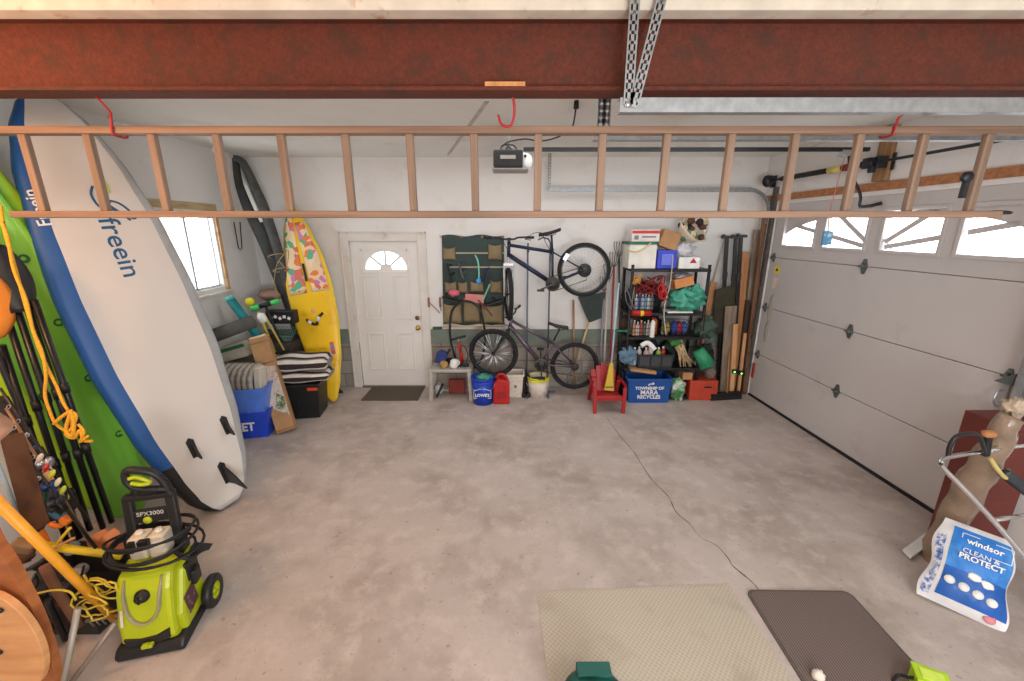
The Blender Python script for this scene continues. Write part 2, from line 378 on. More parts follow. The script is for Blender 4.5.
# --- left window
FRW = wood('window_pine', (214,176,134), (190,146,100), (3,3,20))
def lb(F, s0, s1, y0, y1, z0, z1, q): q.X = F; q.box(((s0+s1)/2,(y0+y1)/2,(z0+z1)/2),(s1-s0,y1-y0,z1-z0)); q.X = None
q = MB()
for a in ((WS0,WS1,.0,.10,WZ0,WZ0+.03),(WS0,WS1,.0,.10,WZ1-.02,WZ1),(WS0,WS0+.02,.0,.10,WZ0,WZ1),(WS1-.02,WS1,.0,.10,WZ0,WZ1)): lb(LWF,*a,q)
win = struct('window_1', q, WHT)
q = MB(); lb(LWF,WS0-.06,WS1+.05,-.02,.0,WZ1-.0,WZ1+.075,q); part('head_casing', q, wood('aged_pine',(190,170,132),(164,140,104),(3,3,20)), win)
q = MB(); lb(LWF,WS1,WS1+.05,-.02,.0,WZ0-.03,WZ1,q); part('side_casing', q, FRW, win)
q = MB(); lb(LWF,WS0-.05,WS0,-.02,.0,WZ0-.03,WZ1,q); part('side_casing', q, FRW, win)
q = MB(); lb(LWF,WS0-.06,WS1+.06,-.045,.0,WZ0-.045,WZ0-.015,q); part('window_sill', q, TRW, win, bev=.004)
q = MB(); sm = (WS0+WS1)/2
for a in ((WS0+.02,WS1-.02,.03,.055,WZ0+.03,WZ0+.055),(WS0+.02,WS1-.02,.03,.055,WZ1-.05,WZ1-.02),(sm-.015,sm+.015,.03,.055,WZ0+.03,WZ1-.02),(WS1-.065,WS1-.045,.03,.055,WZ0+.03,WZ1-.02),(WS0+.02,WS0+.045,.03,.055,WZ0+.03,WZ1-.02)): lb(LWF,*a,q)
part('sash', q, mat('sash_white',(200,204,206),.4), win)
q = MB(); lb(LWF,WS0+.02,WS1-.02,.04,.044,WZ0+.03,WZ1-.02,q); part('pane', q, GLS, win)
# --- garage door (right wall)
GPN = mat('garage_door_paint', (188,183,181), .5, var=.035, vs=1.3, bump=.06, bs=60, dark=(178,171,168), dpos=.66, dscale=3)
q = MB(); q.X = RWF
secs = [(.03,.60),(.606,1.23),(1.236,1.86)]
q.box(((GS0+GS1)/2,-.062,.98),(GS1-GS0-.04,.012,1.94)); q.X = None
gd = struct('door_2', q, GPN)
for z0,z1 in secs:
    q = MB(); q.X = RWF; q.box(((GS0+GS1)/2,-.035,(z0+z1)/2),(GS1-GS0-.02,.04,z1-z0)); q.X = None; part('door_section', q, GPN, gd, bev=.003)
WN = [(4.625,5.105),(3.99,4.475),(3.32,3.81),(2.66,3.17)]; wz0, wz1, wtop = 2.02, 2.36, 2.50
q = MB(); q.X = RWF
def gb(s0,s1,z0,z1): q.box(((s0+s1)/2,-.035,(z0+z1)/2),(s1-s0,.04,z1-z0))
gb(GS0+.01,GS1-.01,1.866,wz0); gb(GS0+.01,GS1-.01,wz1,wtop)
ed = [GS1-.01]+[e for w in WN for e in (w[1],w[0])]+[GS0+.01]
for i in range(0,len(ed),2): gb(ed[i+1],ed[i],wz0,wz1)
q.X = None; part('window_section', q, GPN, gd)
SUN = mat('sunburst_plastic', (188,182,180), .5, var=.03)
gcx, grx, grz = 3.90, 1.30, .34
for w0, w1 in WN:
    q = MB(); q.X = RWF; y = -.022
    for s0,s1,z0,z1 in ((w0-.03,w0,wz0-.03,wz1+.03),(w1,w1+.03,wz0-.03,wz1+.03),(w0,w1,wz0-.03,wz0),(w0,w1,wz1,wz1+.03)): q.box(((s0+s1)/2,y+.012,(z0+z1)/2),(s1-s0,.02,z1-z0))
    q.X = None; fr_ = part('window_frame', q, SUN, gd, bev=.003)
    q = MB(); q.X = RWF; n = 10; poly = [(w0,wz1),(w1,wz1)]
    for i in range(n+1):
        s_ = w1+(w0-w1)*i/n; d_ = (s_-gcx)/grx; poly.append((s_, wz0+grz*math.sqrt(max(0,1-d_*d_)) if abs(d_)<1 else wz0))
    q.prism(poly, .008, M.Translation((0,-.036,0)))
    for a in (37, 68, 112, 143):
        ca, sa = math.cos(R(a)), math.sin(R(a))
        # clip spoke to window
        pts = [(gcx+grx*ca*k/60, wz0+.005+grz*1.05*sa*k/60) for k in range(4,61)]; pts = [p_ for p_ in pts if w0 <= p_[0] <= w1 and p_[1] <= wz1]
        if len(pts) > 1: q.bar((pts[0][0],-.036,pts[0][1]),(pts[-1][0],-.036,pts[-1][1]),.042,.008,(0,1,0))
    hub = [(gcx+.17*math.cos(R(a)), wz0+.09*math.sin(R(a))) for a in range(0,181,12)]; hub = [(min(max(a,w0),w1),b) for a,b in hub if w0-.1 <= a <= w1+.1]
    if len(hub) > 3: q.prism(hub, .008, M.Translation((0,-.037,0)))
    q.X = None; part('sunburst_insert', q, SUN, fr_)
    q = MB(); q.X = RWF; q.box(((w0+w1)/2,-.046,(wz0+wz1)/2),(w1-w0,.003,wz1-wz0)); q.X = None; part('pane', q, GLS, fr_)
q = MB(); q.X = RWF; q.box(((GS0+GS1)/2,-.03,.012),(GS1-GS0-.02,.05,.03)); q.X = None; part('bottom_seal', q, RUB, gd)
q = MB(); q.X = RWF
for s0,s1,z0,z1 in ((GS0-.04,GS0+.03,0,GZ),(GS1-.03,GS1+.04,0,GZ),(GS0,GS1,GZ-.03,GZ+.04),(GS0,GS1,-.02,.03)): q.box(((s0+s1)/2,-.066,(z0+z1)/2),(s1-s0,.014,z1-z0))
q.X = None; part('leak_strip', q, GRY, gd)  # strips added behind the door edges to block stray daylight
# hinges
HNG = mat('hinge_steel', (110,116,116), .4, .6)
for s_ in (3.93, 5.22, 2.64):
    for z_ in (.603,1.233,1.863):
        q = MB(); q.X = RWF; k = 1.0 if s_ == 3.93 else .8
        q.prism([(s_-.035*k,z_),(s_-.012*k,z_-.07*k),(s_+.012*k,z_-.07*k),(s_+.035*k,z_),(s_+.012*k,z_+.07*k),(s_-.012*k,z_+.07*k)], .012, M.Translation((0,-.008,0)))
        q.cyl((s_-.04*k,.008,z_),(s_+.04*k,.008,z_),.010); q.box((s_,.004,z_),(.02,.03,.05)); q.X = None; part('hinge', q, HNG, gd)
q = MB(); q.X = RWF; q.box((5.13,-.013,1.72),(.075,.002,.10)); q.X = None; part('warning_label', q, mat('label_yellow',(226,206,40),.5), gd, label='yellow warning label')
q = MB(); q.X = RWF; q.prism([(5.105,1.705),(5.155,1.705),(5.13,1.745)], .002, M.Translation((0,-.0115,0))); q.X = None; part('warning_triangle', q, BLK, gd)
q = MB(); q.X = RWF; q.box((5.13,-.013,1.56),(.07,.002,.13)); q.X = None; part('paper_label', q, mat('label_pink',(214,186,182),.6,dark=(226,206,120),dpos=.55,dscale=20), gd)
# patches of repaired paint beside far hinges
for zz,hh in ((1.22,.2),(.93,.14)):
    q = MB(); q.X = RWF; q.ball((5.13,-.0145,zz),(.05,.002,hh),12,8,.25,3,zz); q.X = None; part('paint_patch', q, mat('patch_grey',(172,166,156),.7), gd)
# lock bar + handle near the near edge
q = MB(); q.X = RWF; q.box((2.63,.0,1.08),(.04,.02,.24)); q.tube(arc((2.63,.015,1.08),.06,-90,90,8,(0,.8,0),(0,0,1)),.007,6); q.X = None; part('lift_handle', q, SILV, gd, bev=.003)
q = MB(); q.X = RWF; q.prism([(2.68,1.19),(2.57,1.19),(2.57,1.28)],.05,M.Translation((0,.02,0))); q.X = None; part('corner_bracket', q, HNG, gd, bev=.004)
# near second garage door opening (behind the photographer's right) closed by a plain sectional door, open a little
q = MB(); q.X = RWF
q.box((.80,-.03,1.27),(2.69,.04,2.46))
q.X = None; struct('door_3', q, GPN)
# timber jamb beside the door and header board above it
q = MB(); q.X = RWF; q.box((5.36,.015,1.3),(.09,.03,2.6)); q.X = None; struct('trim_5', q, wood('jamb_wood',(134,96,70),(92,62,46)))
q = MB(); q.X = RWF; q.box((2.5,.012,2.575),(6.0,.024,.07)); q.X = None; struct('trim_6', q, wood('header_board',(176,118,76),(140,90,56),(1.5,30,30)))
q = MB(); q.X = RWF; q.box((3.93,.02,2.84),(.14,.04,.44)); q.X = None; struct('trim_7', q, wood('header_block',(160,124,84),(130,96,62)))
# --- steel beam across the ceiling
RST = mat('red_oxide_steel', (94,42,26), .75, .0, var=.22, vs=60, bump=.35, bs=110, dark=(76,42,28), dpos=.56, dscale=9)
mb = MB(); bt, bb_ = 3.045, 2.765; by = 2.0; x0, x1 = -3.22, 3.38
for dy, z0, z1 in ((.06,bb_,bb_+.016),(.06,bt-.016,bt),(.006,bb_+.016,bt-.016)): mb.box(((x0+x1)/2,by,(z0+z1)/2),(x1-x0,dy*2 if dy>.01 else .012,z1-z0))
struct('beam', mb, RST, bev=.002)
mb = MB(); mb.box(((x0+x1)/2,1.905,3.05),(x1-x0,.075,.06)); struct('trim_8', mb, mat('ledger_paint',(214,204,188),.7,dark=(180,120,84),dpos=.68,dscale=9), bev=.004)
mb = MB(); mb.box((.02-.04,1.945,2.79),(.13,.03,.018)); 
p = at(505,82,1.965); mb = MB(); mb.box((p.x,1.965,2.79),(.17,.045,.018)); single('wood_shim', 'small strip of raw wood lying on the lower lip of the rusty beam', 'wood scrap', mb, PINE, bev=.002)
# ================================================================ OVERHEAD
# --- wooden ladder hung on its side below the beam
LY = 2.13; lt, lbm = .0, .0
LTOP, LBOT = at(541,131,LY).z, at(541,214.5,LY).z
lx0, lx1 = -2.50, 2.40
LAD = wood('ladder_wood', (150,120,98), (112,90,74), (1.2,30,30)); LADR = wood('ladder_rung_wood', (150,124,104), (116,96,80), (30,30,1.2))
lad = thing('wooden_ladder', 'long wooden ladder hung on its side from red hooks below the steel beam', 'ladder', (0,LY,LBOT-.02))
for nm, z, xa_, xb_ in (('rail', LTOP, -2.52, 2.60), ('rail', LBOT, -2.46, 2.40)):
    q = MB(); q.box(((xa_+xb_)/2,LY,z),(xb_-xa_,.062,.032)); part(nm, q, LAD, lad, bev=.004)
for i in range(16):
    x = at(22+i*64.55,130,LY).x; q = MB(); q.bar((x,LY,LBOT),(x,LY,LTOP),.030,.036,(1,0,0)); part('rung', q, LADR, lad, bev=.005)
q = MB(); q.box((lx1-.06,LY+.01,LBOT+.01),(.14,.05,.012)); q.tube(arc((lx1+.02,LY,LBOT+.01),.05,-120,120,8,(1,0,0),(0,.4,.1)),.006,6); part('end_bracket', q, DGR, lad)
q = MB(); q.lathe([(0,-.012),(.022,-.012),(.026,0),(.022,.012),(0,.012)],(at(958,182,LY).x,LY-.035,at(958,178,LY).z),(0,1,0),14); q.box((at(957,192,LY).x,LY-.03,at(957,190,LY).z),(.02,.02,.08)); part('pulley', q, DGR, lad)
HK = mat('hook_red', (176,44,44), .5)
def hook(px, lab):
    p = at(px+3,116,2.06); q = MB(); z0 = 2.768
    pts = [(p.x-.02,2.05,z0-.002),(p.x-.0,2.04,z0-.012),(p.x+.008,2.07,z0-.05),(p.x-.012,LY-.038,LTOP+.05),(p.x-.022,LY-.038,LTOP-.012),(p.x-.022,LY-.03,LTOP-.024),(p.x-.02,LY+.03,LTOP-.024),(p.x-.02,LY+.038,LTOP+.0)]
    q.tube(smoothpath(pts,4), .0055, 6); single('hanging_hook', lab, 'hook', q, HK)
hook(104, 'red hook holding the left end of the ladder under the beam')
q = MB(); p = at(508,100,2.06)
q.tube(smoothpath([(p.x-.02,2.04,2.80),(p.x+.02,2.04,2.77),(p.x+.028,2.05,2.70),(p.x+.01,2.06,2.655),(p.x-.03,2.06,2.662),(p.x-.045,2.06,2.70)],4),.006,6); single('hanging_hook', 'empty red hook hanging from the middle of the beam above the door opener', 'hook', q, HK)
hook(905, 'rusty red hook at the right end of the ladder')
# --- garage door tracks, hangers and springs
def track(Y, z, xa, xb, lab, near=False, hang=(), vert=True, grp=None):
    t = thing('door_track', lab, 'track', (xa,Y,z))
    q = MB(); q.box(((xa+xb)/2,Y,z),(xb-xa,.004,.05)); q.box(((xa+xb)/2,Y+.02,z-.025),(xb-xa,.045,.003)); q.box(((xa+xb)/2,Y+.02,z+.025),(xb-xa,.045,.003)); q.tube([(xa,Y+.042,z-.022),(xb,Y+.042,z-.022)],.004,5)
    part('track_channel', q, GAL, t)
    q = MB(); q.lathe([(0,0),(.014,0),(.012,.008),(0,.01)],(xa+.03,Y-.002,z),(0,-1,0),6); part('bolt', q, SILV, t)
    for hx, top, tilt in hang:
        q = MB(); w = .038; a = V((hx,Y-.006,z)); b = V((hx+tilt,Y-.006,top)); d = (b-a); L = d.length; d.normalize(); s_ = V((d.z,0,-d.x)); n_ = int(L/.032)
        # perforated angle: two edge strips with bridges between the slots, and a folded flange
        for sgn in (-1,1): q.bar(a+s_*sgn*w*.34, b+s_*sgn*w*.34, .013, .003, (0,1,0))
        for k in range(n_+1): c_ = a+d*L*k/n_; q.bar(c_-d*.0105, c_+d*.0105, w*.7, .003, (0,1,0))
        q.bar(a+s_*w*.41+V((0,.018,0)), b+s_*w*.41+V((0,.018,0)), .003, .036, (0,1,0))
        part('perforated_hanger', q, GAL, t)
    return t
zt = 2.69
n1 = track(1.84, at(700,105,1.84).z, at(620,105,1.84).x, 3.36, 'nearest galvanised door track, hung in front of the rusty beam on two perforated angles', hang=((at(628,100,1.84).x, CEIL, -.0),(at(634,100,1.84).x, CEIL, .085)))
n2 = track(2.50, at(700,135,2.50).z, at(594,135,2.50).x, 3.2, 'middle galvanised door track running behind the top rail of the ladder', hang=((at(600,130,2.50).x, CEIL, 0),(at(606,130,2.50).x, CEIL, -.0)))
n3 = track(5.36, at(600,189.5,5.36).z, at(546,189.5,5.36).x, 2.95, 'farthest thin door track running along the white back wall', hang=((at(549,189.5,5.36).x, CEIL, 0),))
# curved part and upright of the far track
q = MB(); x_ = 3.20; z_ = at(600,189.5,5.36).z
pth = [(2.93,5.36,z_-.0)]+arc((2.93,5.36,z_-.28),.28,90,0,10)+[(x_,5.36,.05)]
for dy in (0,.045): q.tube([(a[0],5.36+dy,a[2]) for a in pth],.006,5)
for i in range(len(pth)-1):
    a, b2 = V(pth[i]), V(pth[i+1]); q.bar(a+V((0,.022,0)), b2+V((0,.022,0)), .045, .003, (0,1,0))
part('curved_track', q, GAL, n3)
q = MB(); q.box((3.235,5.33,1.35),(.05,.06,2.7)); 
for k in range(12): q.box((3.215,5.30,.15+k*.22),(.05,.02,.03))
part('track_angle', q, mat('track_dark_steel',(96,92,88),.5,.5), n3)  # upright angle in a darker steel than the channels
# torsion shaft along the right wall above the door
ts = thing('torsion_spring_shaft', 'black torsion spring shaft with cable drums above the garage door', 'spring shaft', on_right(762,182,.12))
q = MB(); q.X = RWF; sz = on_right(763,182,.12).z; q.cyl((5.42,.12,sz),(2.3,.12,sz),.0125,seg=10); q.X = None; part('shaft', q, DGR, ts)
q = MB(); q.X = RWF; a_, b_ = 5.12, 4.02; n = 300; q.cyl((a_,.12,sz),(b_,.12,sz),.026,seg=12); q.tube([(a_+(b_-a_)*i/n,.12+.027*math.cos(i*1.9),sz+.027*math.sin(i*1.9)) for i in range(n+1)],.005,4); q.X = None; part('coil_spring', q, mat('spring_black',(34,32,30),.5,.3), ts)
q = MB(); q.X = RWF; q.cyl((4.42,.12,sz),(4.26,.12,sz),.034,seg=12); q.X = None; part('spring_label', q, mat('label_cream',(206,190,110),.6), ts)
q = MB(); q.X = RWF; q.cyl((4.22,.12,sz),(4.15,.12,sz),.033,seg=12); q.X = None; part('spring_collar', q, mat('collar_red',(120,44,40),.6), ts)
for s_ in (5.34, 2.45):
    q = MB(); q.X = RWF; q.lathe([(0,-.03),(.06,-.03),(.062,-.02),(.045,-.012),(.045,.02),(.07,.03),(0,.03)],(s_,.12,sz),(1,0,0),16); q.X = None; part('cable_drum', q, DGR, ts)
for s_ in (5.42, 3.88):
    q = MB(); q.X = RWF; q.box((s_,.065,sz),(.02,.13,.10)); q.box((s_,.015,sz),(.10,.01,.14)); q.X = None; part('bearing_plate', q, DGR, ts, bev=.004)
q = MB(); q.X = RWF; q.box((3.97,.11,sz),(.08,.09,.09)); q.cyl((4.0,.12,sz),(3.9,.12,sz),.045); q.box((3.93,.12,sz-.05),(.05,.04,.07)); q.X = None; part('spring_cone', q, DGR, ts, bev=.006)
# --- opener
OY = 3.93; m0 = at(512,158,OY)
op = thing('garage_door_opener', 'black and white ceiling garage door opener with a long black rail', 'door opener', (m0.x,OY,m0.z-.09))
c_, s_ = pxb(493,149,523,167.5,OY-.12,.30)
q = MB(); q.box(c_,s_); part('motor_housing', q, BLK, op, bev=.018)
q = MB(); cx2 = at(522,158,OY-.12).x
q.lathe([(0,.0),(.08,.0),(.075,.05),(.05,.085),(0,.1)],(cx2,c_.y,c_.z-.005),(1,0,0),18); part('light_lens', q, mat('lens_white',(232,232,228),.3), op)
q = MB(); q.box((c_.x+.02,c_.y,c_.z-s_[2]/2-.006),(s_[0]+.06,s_[1]*.9,.016)); part('bottom_cover', q, GRY, op, bev=.005)
q = MB(); q.box((c_.x,c_.y-.155,c_.z+.01),(.13,.006,.03)); part('name_plate', q, GRY, op, label='grey name plate'); 
q = MB(); q.lathe([(0,0),(.012,0),(.012,.006),(0,.006)],(cx2+.03,c_.y-.078,c_.z+.03),(0,-1,0),10); part('button', q, BLK, op)
q = MB(); q.tube(smoothpath([(c_.x-.07,c_.y-.1,c_.z+.06),(c_.x-.05,c_.y-.1,c_.z+.11),(c_.x+.0,c_.y-.1,c_.z+.115),(c_.x+.05,c_.y-.1,c_.z+.11),(c_.x+.08,c_.y-.1,c_.z+.07)],4),.006,6); q.tube(smoothpath([(c_.x-.03,c_.y-.1,c_.z+.06),(c_.x,c_.y-.1,c_.z+.1),(c_.x+.04,c_.y-.1,c_.z+.07)],4),.005,6); part('cable_loop', q, BLKC, op)
re = on_right(872,160,.14)
rz_ = at(541,149.5,OY).z
q = MB(); q.box(((m0.x+.1+3.14)/2,OY,rz_),(3.14-m0.x-.1,.035,.032)); part('rail', q, BLK, op)
q = MB(); q.box((c_.x,OY,(c_.z+CEIL)/2+.03),(.03,.004,CEIL-c_.z-.08)); part('ceiling_strap', q, mat('strap_grey',(120,122,116),.5,.4), op)
tx = at(845,160,OY).x
q = MB(); q.box((tx,OY,rz_-.03),(.10,.05,.05)); q.cyl((tx-.03,OY-.04,rz_-.05),(tx-.03,OY+.04,rz_-.05),.02); part('trolley', q, SILV, op, bev=.005)
q = MB(); a = V((tx+.03,OY,rz_-.05)); j1 = at(860,206,OY); j2 = on_right(882,203,.02)
q.tube(smoothpath([a, (a.x+.04,OY,a.z-.13), (j1.x-.02,OY,j1.z+.1), j1, (j1.x+.09,OY,j1.z+.0), j2],5),.015,6,flat=.5); part('curved_arm', q, BLK, op)
q = MB(); q.tube([(tx-.03,OY-.03,rz_-.06),at(829,214,OY),at(828,232,OY-.02)],.004,5); part('release_cord', q, mat('cord_pink',(204,120,112),.7), op)
q = MB(); c2, s2 = pxb(823.5,231,832.5,245,OY-.03,.02); q.box(c2,s2); part('release_tag', q, mat('tag_blue',(70,132,170),.5,dark=(210,220,226),dpos=.6,dscale=25), op)
# power cord of the opener up to a ceiling socket
p0 = V((c_.x-.05,c_.y-.1,c_.z+.1))
def cz(px, py, Y): return at(px,py,Y)
q = MB(); q.tube(smoothpath([p0, at(508,142,OY-.1), at(525,139,OY-.2), at(540,141,OY-.3), at(555,138,OY-.4), at(567,132,OY-.5), at(573,125,OY-.6), V((at(576,115,3.25).x,3.25,CEIL-.02))],5),.006,6)
e = V((at(576,115,3.25).x,3.25,CEIL)); q.cyl(e-V((0,0,.05)),e,.02,.016,10); single('power_cable', 'black power cord looping from the opener up to the ceiling', 'cord', q, BLKC)
# socket and cable on ceiling; conduit
def ceil_pt(px, py): return fl(px, py, CEIL)
a, b2 = ceil_pt(487,101), ceil_pt(448,155); q = MB(); q.bar(a-V((0,0,.004)), b2-V((0,0,.004)), .03, .006, (0,0,1)); struct('trim_9', q, mat('joint_tape',(188,182,172),.8))
q = MB(); p = ceil_pt(214,141); q.lathe([(.035,0),(.035,-.02),(.02,-.03),(.02,-.05),(.034,-.07),(.036,-.10),(.022,-.12),(0,-.125)],p,(0,0,1),14); single('light_bulb', 'small unlit white light bulb on the ceiling above the left window', 'light bulb', q, WHT, loc=p)
q = MB(); q.tube(smoothpath([fl(630,3,CEIL-.012), fl(640,9,CEIL-.012), fl(700,11,CEIL-.012), fl(800,9,CEIL-.012), fl(900,9.5,CEIL-.012), fl(1024,7,CEIL-.012)],6),.005,5); single('green_cable', 'thin green cable stapled along the ceiling in front of the beam', 'cable', q, mat('cable_green',(112,120,60),.6))
q = MB(); q.cyl(fl(556,2,CEIL-.0),fl(548,13,CEIL-.03),.005); single('ceiling_nail', 'rusty bent nail sticking down from the ceiling in front of the beam', 'nail', q, mat('rusty_iron',(90,50,34),.7,.4))
# long wall hooks (left)
q = MB(); pa = on_left(237,222,.03); pb_ = on_left(241,249,.03)
q.tube([on_left(234,222,.02), on_left(238.5,248,.02), on_left(240.5,250,.04), on_left(242,248,.06), on_left(240,222,.06)],.006,6); single('utility_hook', 'long thin black hook hanging on the wall right of the left window', 'hook', q, BLK)
# ================================================================ LEFT: BOARDS AND BOATS
def loft(mb, L, hw, th, rock=lambda t: 0, n=44, k=16, e=3.2, mifn=None, skew=lambda t,u: 0):
    """lengthwise loft along local z: half width hw(t), half thickness th(t), rocker rock(t); superellipse section"""
    vs = []
    for i in range(n+1):
        t = i/n
        for j in range(k):
            a = 2*PI*j/k; ca, sa = math.cos(a), math.sin(a)
            x = hw(t)*math.copysign(abs(ca)**(2/e), ca); y = th(t)*math.copysign(abs(sa)**(2/e), sa)
            vs.append((x, y+rock(t)+skew(t, x/max(hw(t),1e-4))*(1 if sa < 0 else .2), t*L))
    s = mb.mi
    for i in range(n):
        for j in range(k):
            j2 = (j+1) % k; mb.mi = mifn((i+.5)/n, (j+.5)/k) if mifn else s
            mb.add([vs[i*k+j], vs[i*k+j2], vs[(i+1)*k+j2], vs[(i+1)*k+j]], [(0,1,2,3)], True)
    mb.mi = s; mb.add(vs[:k], [list(range(k))[::-1]]); mb.add(vs[-k:], [list(range(k))]); return mb
def lerp(tab, t):
    for (a, x), (b, y) in zip(tab, tab[1:]):
        if t <= b:
            f = (t-a)/(b-a); f = f*f*(3-2*f)*.35+f*.65; return x+(y-x)*f
    return tab[-1][1]
def merge_smooth(o):
    import bmesh
    b = bmesh.new(); b.from_mesh(o.data); bmesh.ops.remove_doubles(b, verts=b.verts, dist=.0004); b.to_mesh(o.data); b.free()
# --- stand-up paddle board
T = V((-2.37,2.93,.02)); N = V((-2.91,2.84,3.02))
SF = frame(T, N-T, (.5,.87,0)); SL = (N-T).length
sw = [(0,.10),(.012,.15),(.05,.22),(.12,.28),(.25,.345),(.42,.385),(.58,.38),(.72,.345),(.84,.28),(.93,.20),(.98,.12),(1,.05)]
sup = thing('paddle_board', 'large white stand-up paddle board with blue rail and black fins leaning on the left wall', 'paddle board', fr=SF)
SW = mat('board_white', (206,202,196), .45, var=.03, vs=2, bump=.08, bs=150); SB = mat('board_blue', (30,84,150), .45, var=.05); SK_ = mat('board_black', (30,30,32), .5); SG = mat('board_shade_grey', (158,160,160), .5)
def supmi(t, a):
    # a=0 right rail, .25 back, .5 left rail, .75 front
    if .36 < a < .67: return 1 if t > .17 else 2
    if a < .1 or a > .86: return 3  # right rail: shading of its curve is put in as grey
    return 0 if a > .5 else 3
q = MB(); loft(q, SL, lambda t: lerp(sw,t), lambda t: .072 if t < .95 else .072-(t-.95)*.6, lambda t: .10*max(0,t-.72)**2*8, 60, 48, 4.2, supmi)
hull = part('hull', q, [SW,SB,SK_,SG], sup, local=True); merge_smooth(hull)
def fin(x, z, h, big):
    q = MB(); y = -.075
    q.prism([(x-.022,z-.07 if not big else z-.10),(x+.022,z-.07 if not big else z-.10),(x+.026,z+.07),(x,z+.095),(x-.026,z+.07)], .012, M.Translation((0,y,0)))
    # fin blade stands out of the board (towards -y) and sweeps to the tail
    f = M(((1,0,0,x),(0,0,-1,y),(0,1,0,z),(0,0,0,1)))
    if big: out = [(.07,0),(.05,.08),(.0,.17),(-.07,.26),(-.10,.285),(-.095,.22),(-.085,.12),(-.09,.05),(-.095,0)]
    else: out = [(.05,0),(.01,.05),(-.05,.085),(-.075,.086),(-.062,.03),(-.06,0)]
    # frame with local x-> along board (z), local z -> outward (-y)
    g = M(((0,1,0,x),(0,0,-1,y),(1,0,0,z),(0,0,0,1)))
    q.prism(out, .012, g); part('fin', q, SK_, sup, local=True, bev=.003)
def fz(px, py):
    """where a picture point falls on the face of the paddle board (local x, z)"""
    r = ray(px,py); n = SF.col[1].to_3d(); o = SF.translation-n*.073; k = (o-V((0,0,CH))).dot(n)/r.dot(n); p = SF.inverted() @ (V((0,0,CH))+r*k); return p.x, p.z
for (px,py,b) in ((193,449,0),(226,426,0),(224,472,1)): x,z = fz(px,py); fin(x,z,.1,b)
INK = mat('logo_blue', (28,88,128), .5); LIM = mat('logo_lime', (176,196,60), .5)
def board_text(body, size, px, py, m, y=-.0735, up=1, **kw):
    x, z = fz(px,py); W = SF @ M(((0,0,up,x),(0,1,0,y),(-up,0,0,z),(0,0,0,1)))
    return text('lettering', body, size, m, sup, W, **kw)
board_text('freein', .155, 120, 248, INK, sx=1.12, bold=.001)
x, z = fz(110,203); q = MB()
def leaf(pts, r): q.tube([(x+a, -.073, z+b) for a,b in pts], r, 6)
for pts in ([(-.05,.11),(-.075,.06),(-.07,.0),(-.05,-.03)],[(-.02,.02),(.04,.0),(.08,-.05),(.10,-.11),(.06,-.09),(.02,-.05),(-.02,.0)],[(-.06,-.04),(-.02,-.03),(.03,-.07),(.07,-.12)],[(-.05,.03),(-.02,.03),(.0,.0)]):
    q.tube([tuple(p_) for p_ in smoothpath([V((x+a,-.0735,z+b)) for a,b in pts],4)], .0065, 6, flat=.25)
part('logo_swirl', q, INK, sup, local=True)
q = MB(); q.prism([(x+.0,z+.17),(x+.03,z+.12),(x+.025,z+.07),(x+.0,z+.05),(x-.02,z+.08),(x-.012,z+.12)], .002, M.Translation((0,-.0735,0))); part('logo_leaf', q, LIM, sup, local=True)
# wordmark on the blue rail, reading upwards
tr = .775; W = SF @ M(((0,.24,-.97,-.835*lerp(sw,tr)),(0,.97,.24,-.068),(1,0,0,tr*SL),(0,0,0,1)))
text('rail_lettering', 'Freein', .085, WHT, sup, W, ext=.006, bold=.001)
# --- green kayak standing on end behind it
T = V((-3.00,2.80,.02)); N = V((-3.09,2.27,2.95)); KF = frame(T, N-T, (.36,.93,0)); KL = (N-T).length
kw = [(0,.05),(.03,.13),(.12,.24),(.3,.34),(.5,.38),(.7,.34),(.88,.22),(.97,.10),(1,.03)]
kay = thing('kayak', 'lime green kayak standing on end behind the blue edged paddle board', 'kayak', fr=KF)
def kmat():
    m = mat('kayak_shell', (96,172,36), .35, var=.05, vs=2); n = m.node_tree.nodes; l = m.node_tree.links; b = n['Principled BSDF']
    tc = [x for x in n if x.type == 'TEX_COORD'][0]; sp = n.new('ShaderNodeSeparateXYZ'); l.new(tc.outputs['Object'], sp.inputs[0])
    ab = n.new('ShaderNodeMath'); ab.operation = 'ABSOLUTE'; l.new(sp.outputs[0], ab.inputs[0])
    nz = n.new('ShaderNodeTexNoise'); nz.inputs['Scale'].default_value = 2; l.new(tc.outputs['Object'], nz.inputs['Vector'])
    ad = n.new('ShaderNodeMath'); ad.operation = 'MULTIPLY_ADD'; l.new(nz.outputs['Fac'], ad.inputs[0]); ad.inputs[1].default_value = .12; l.new(ab.outputs[0], ad.inputs[2])
    cr = n.new('ShaderNodeValToRGB'); e = cr.color_ramp.elements; e[0].position = .22; e[0].color = lin((118,186,64)); e[1].position = .36; e[1].color = lin((196,200,24)); e.new(.26).color = lin((152,204,40))
    l.new(ad.outputs[0], cr.inputs['Fac']); l.new(cr.outputs['Color'], b.inputs['Base Color']); return m
KM = kmat()
def kskew(t, u):
    f = max(0, min(1, (t-.06)*8))*max(0, min(1, (.95-t)*8)); g = abs(abs(u)-.55)
    return -.045*f*max(0, 1-g/.13)-.02*f*max(0, 1-abs(u)/.12)
q = MB(); loft(q, KL, lambda t: lerp(kw,t), lambda t: .075*min(1, .3+t*6)*min(1, .3+(1-t)*6), lambda t: .0, 70, 72, 2.4, None, kskew)
kh = part('hull', q, KM, kay, local=True); merge_smooth(kh)
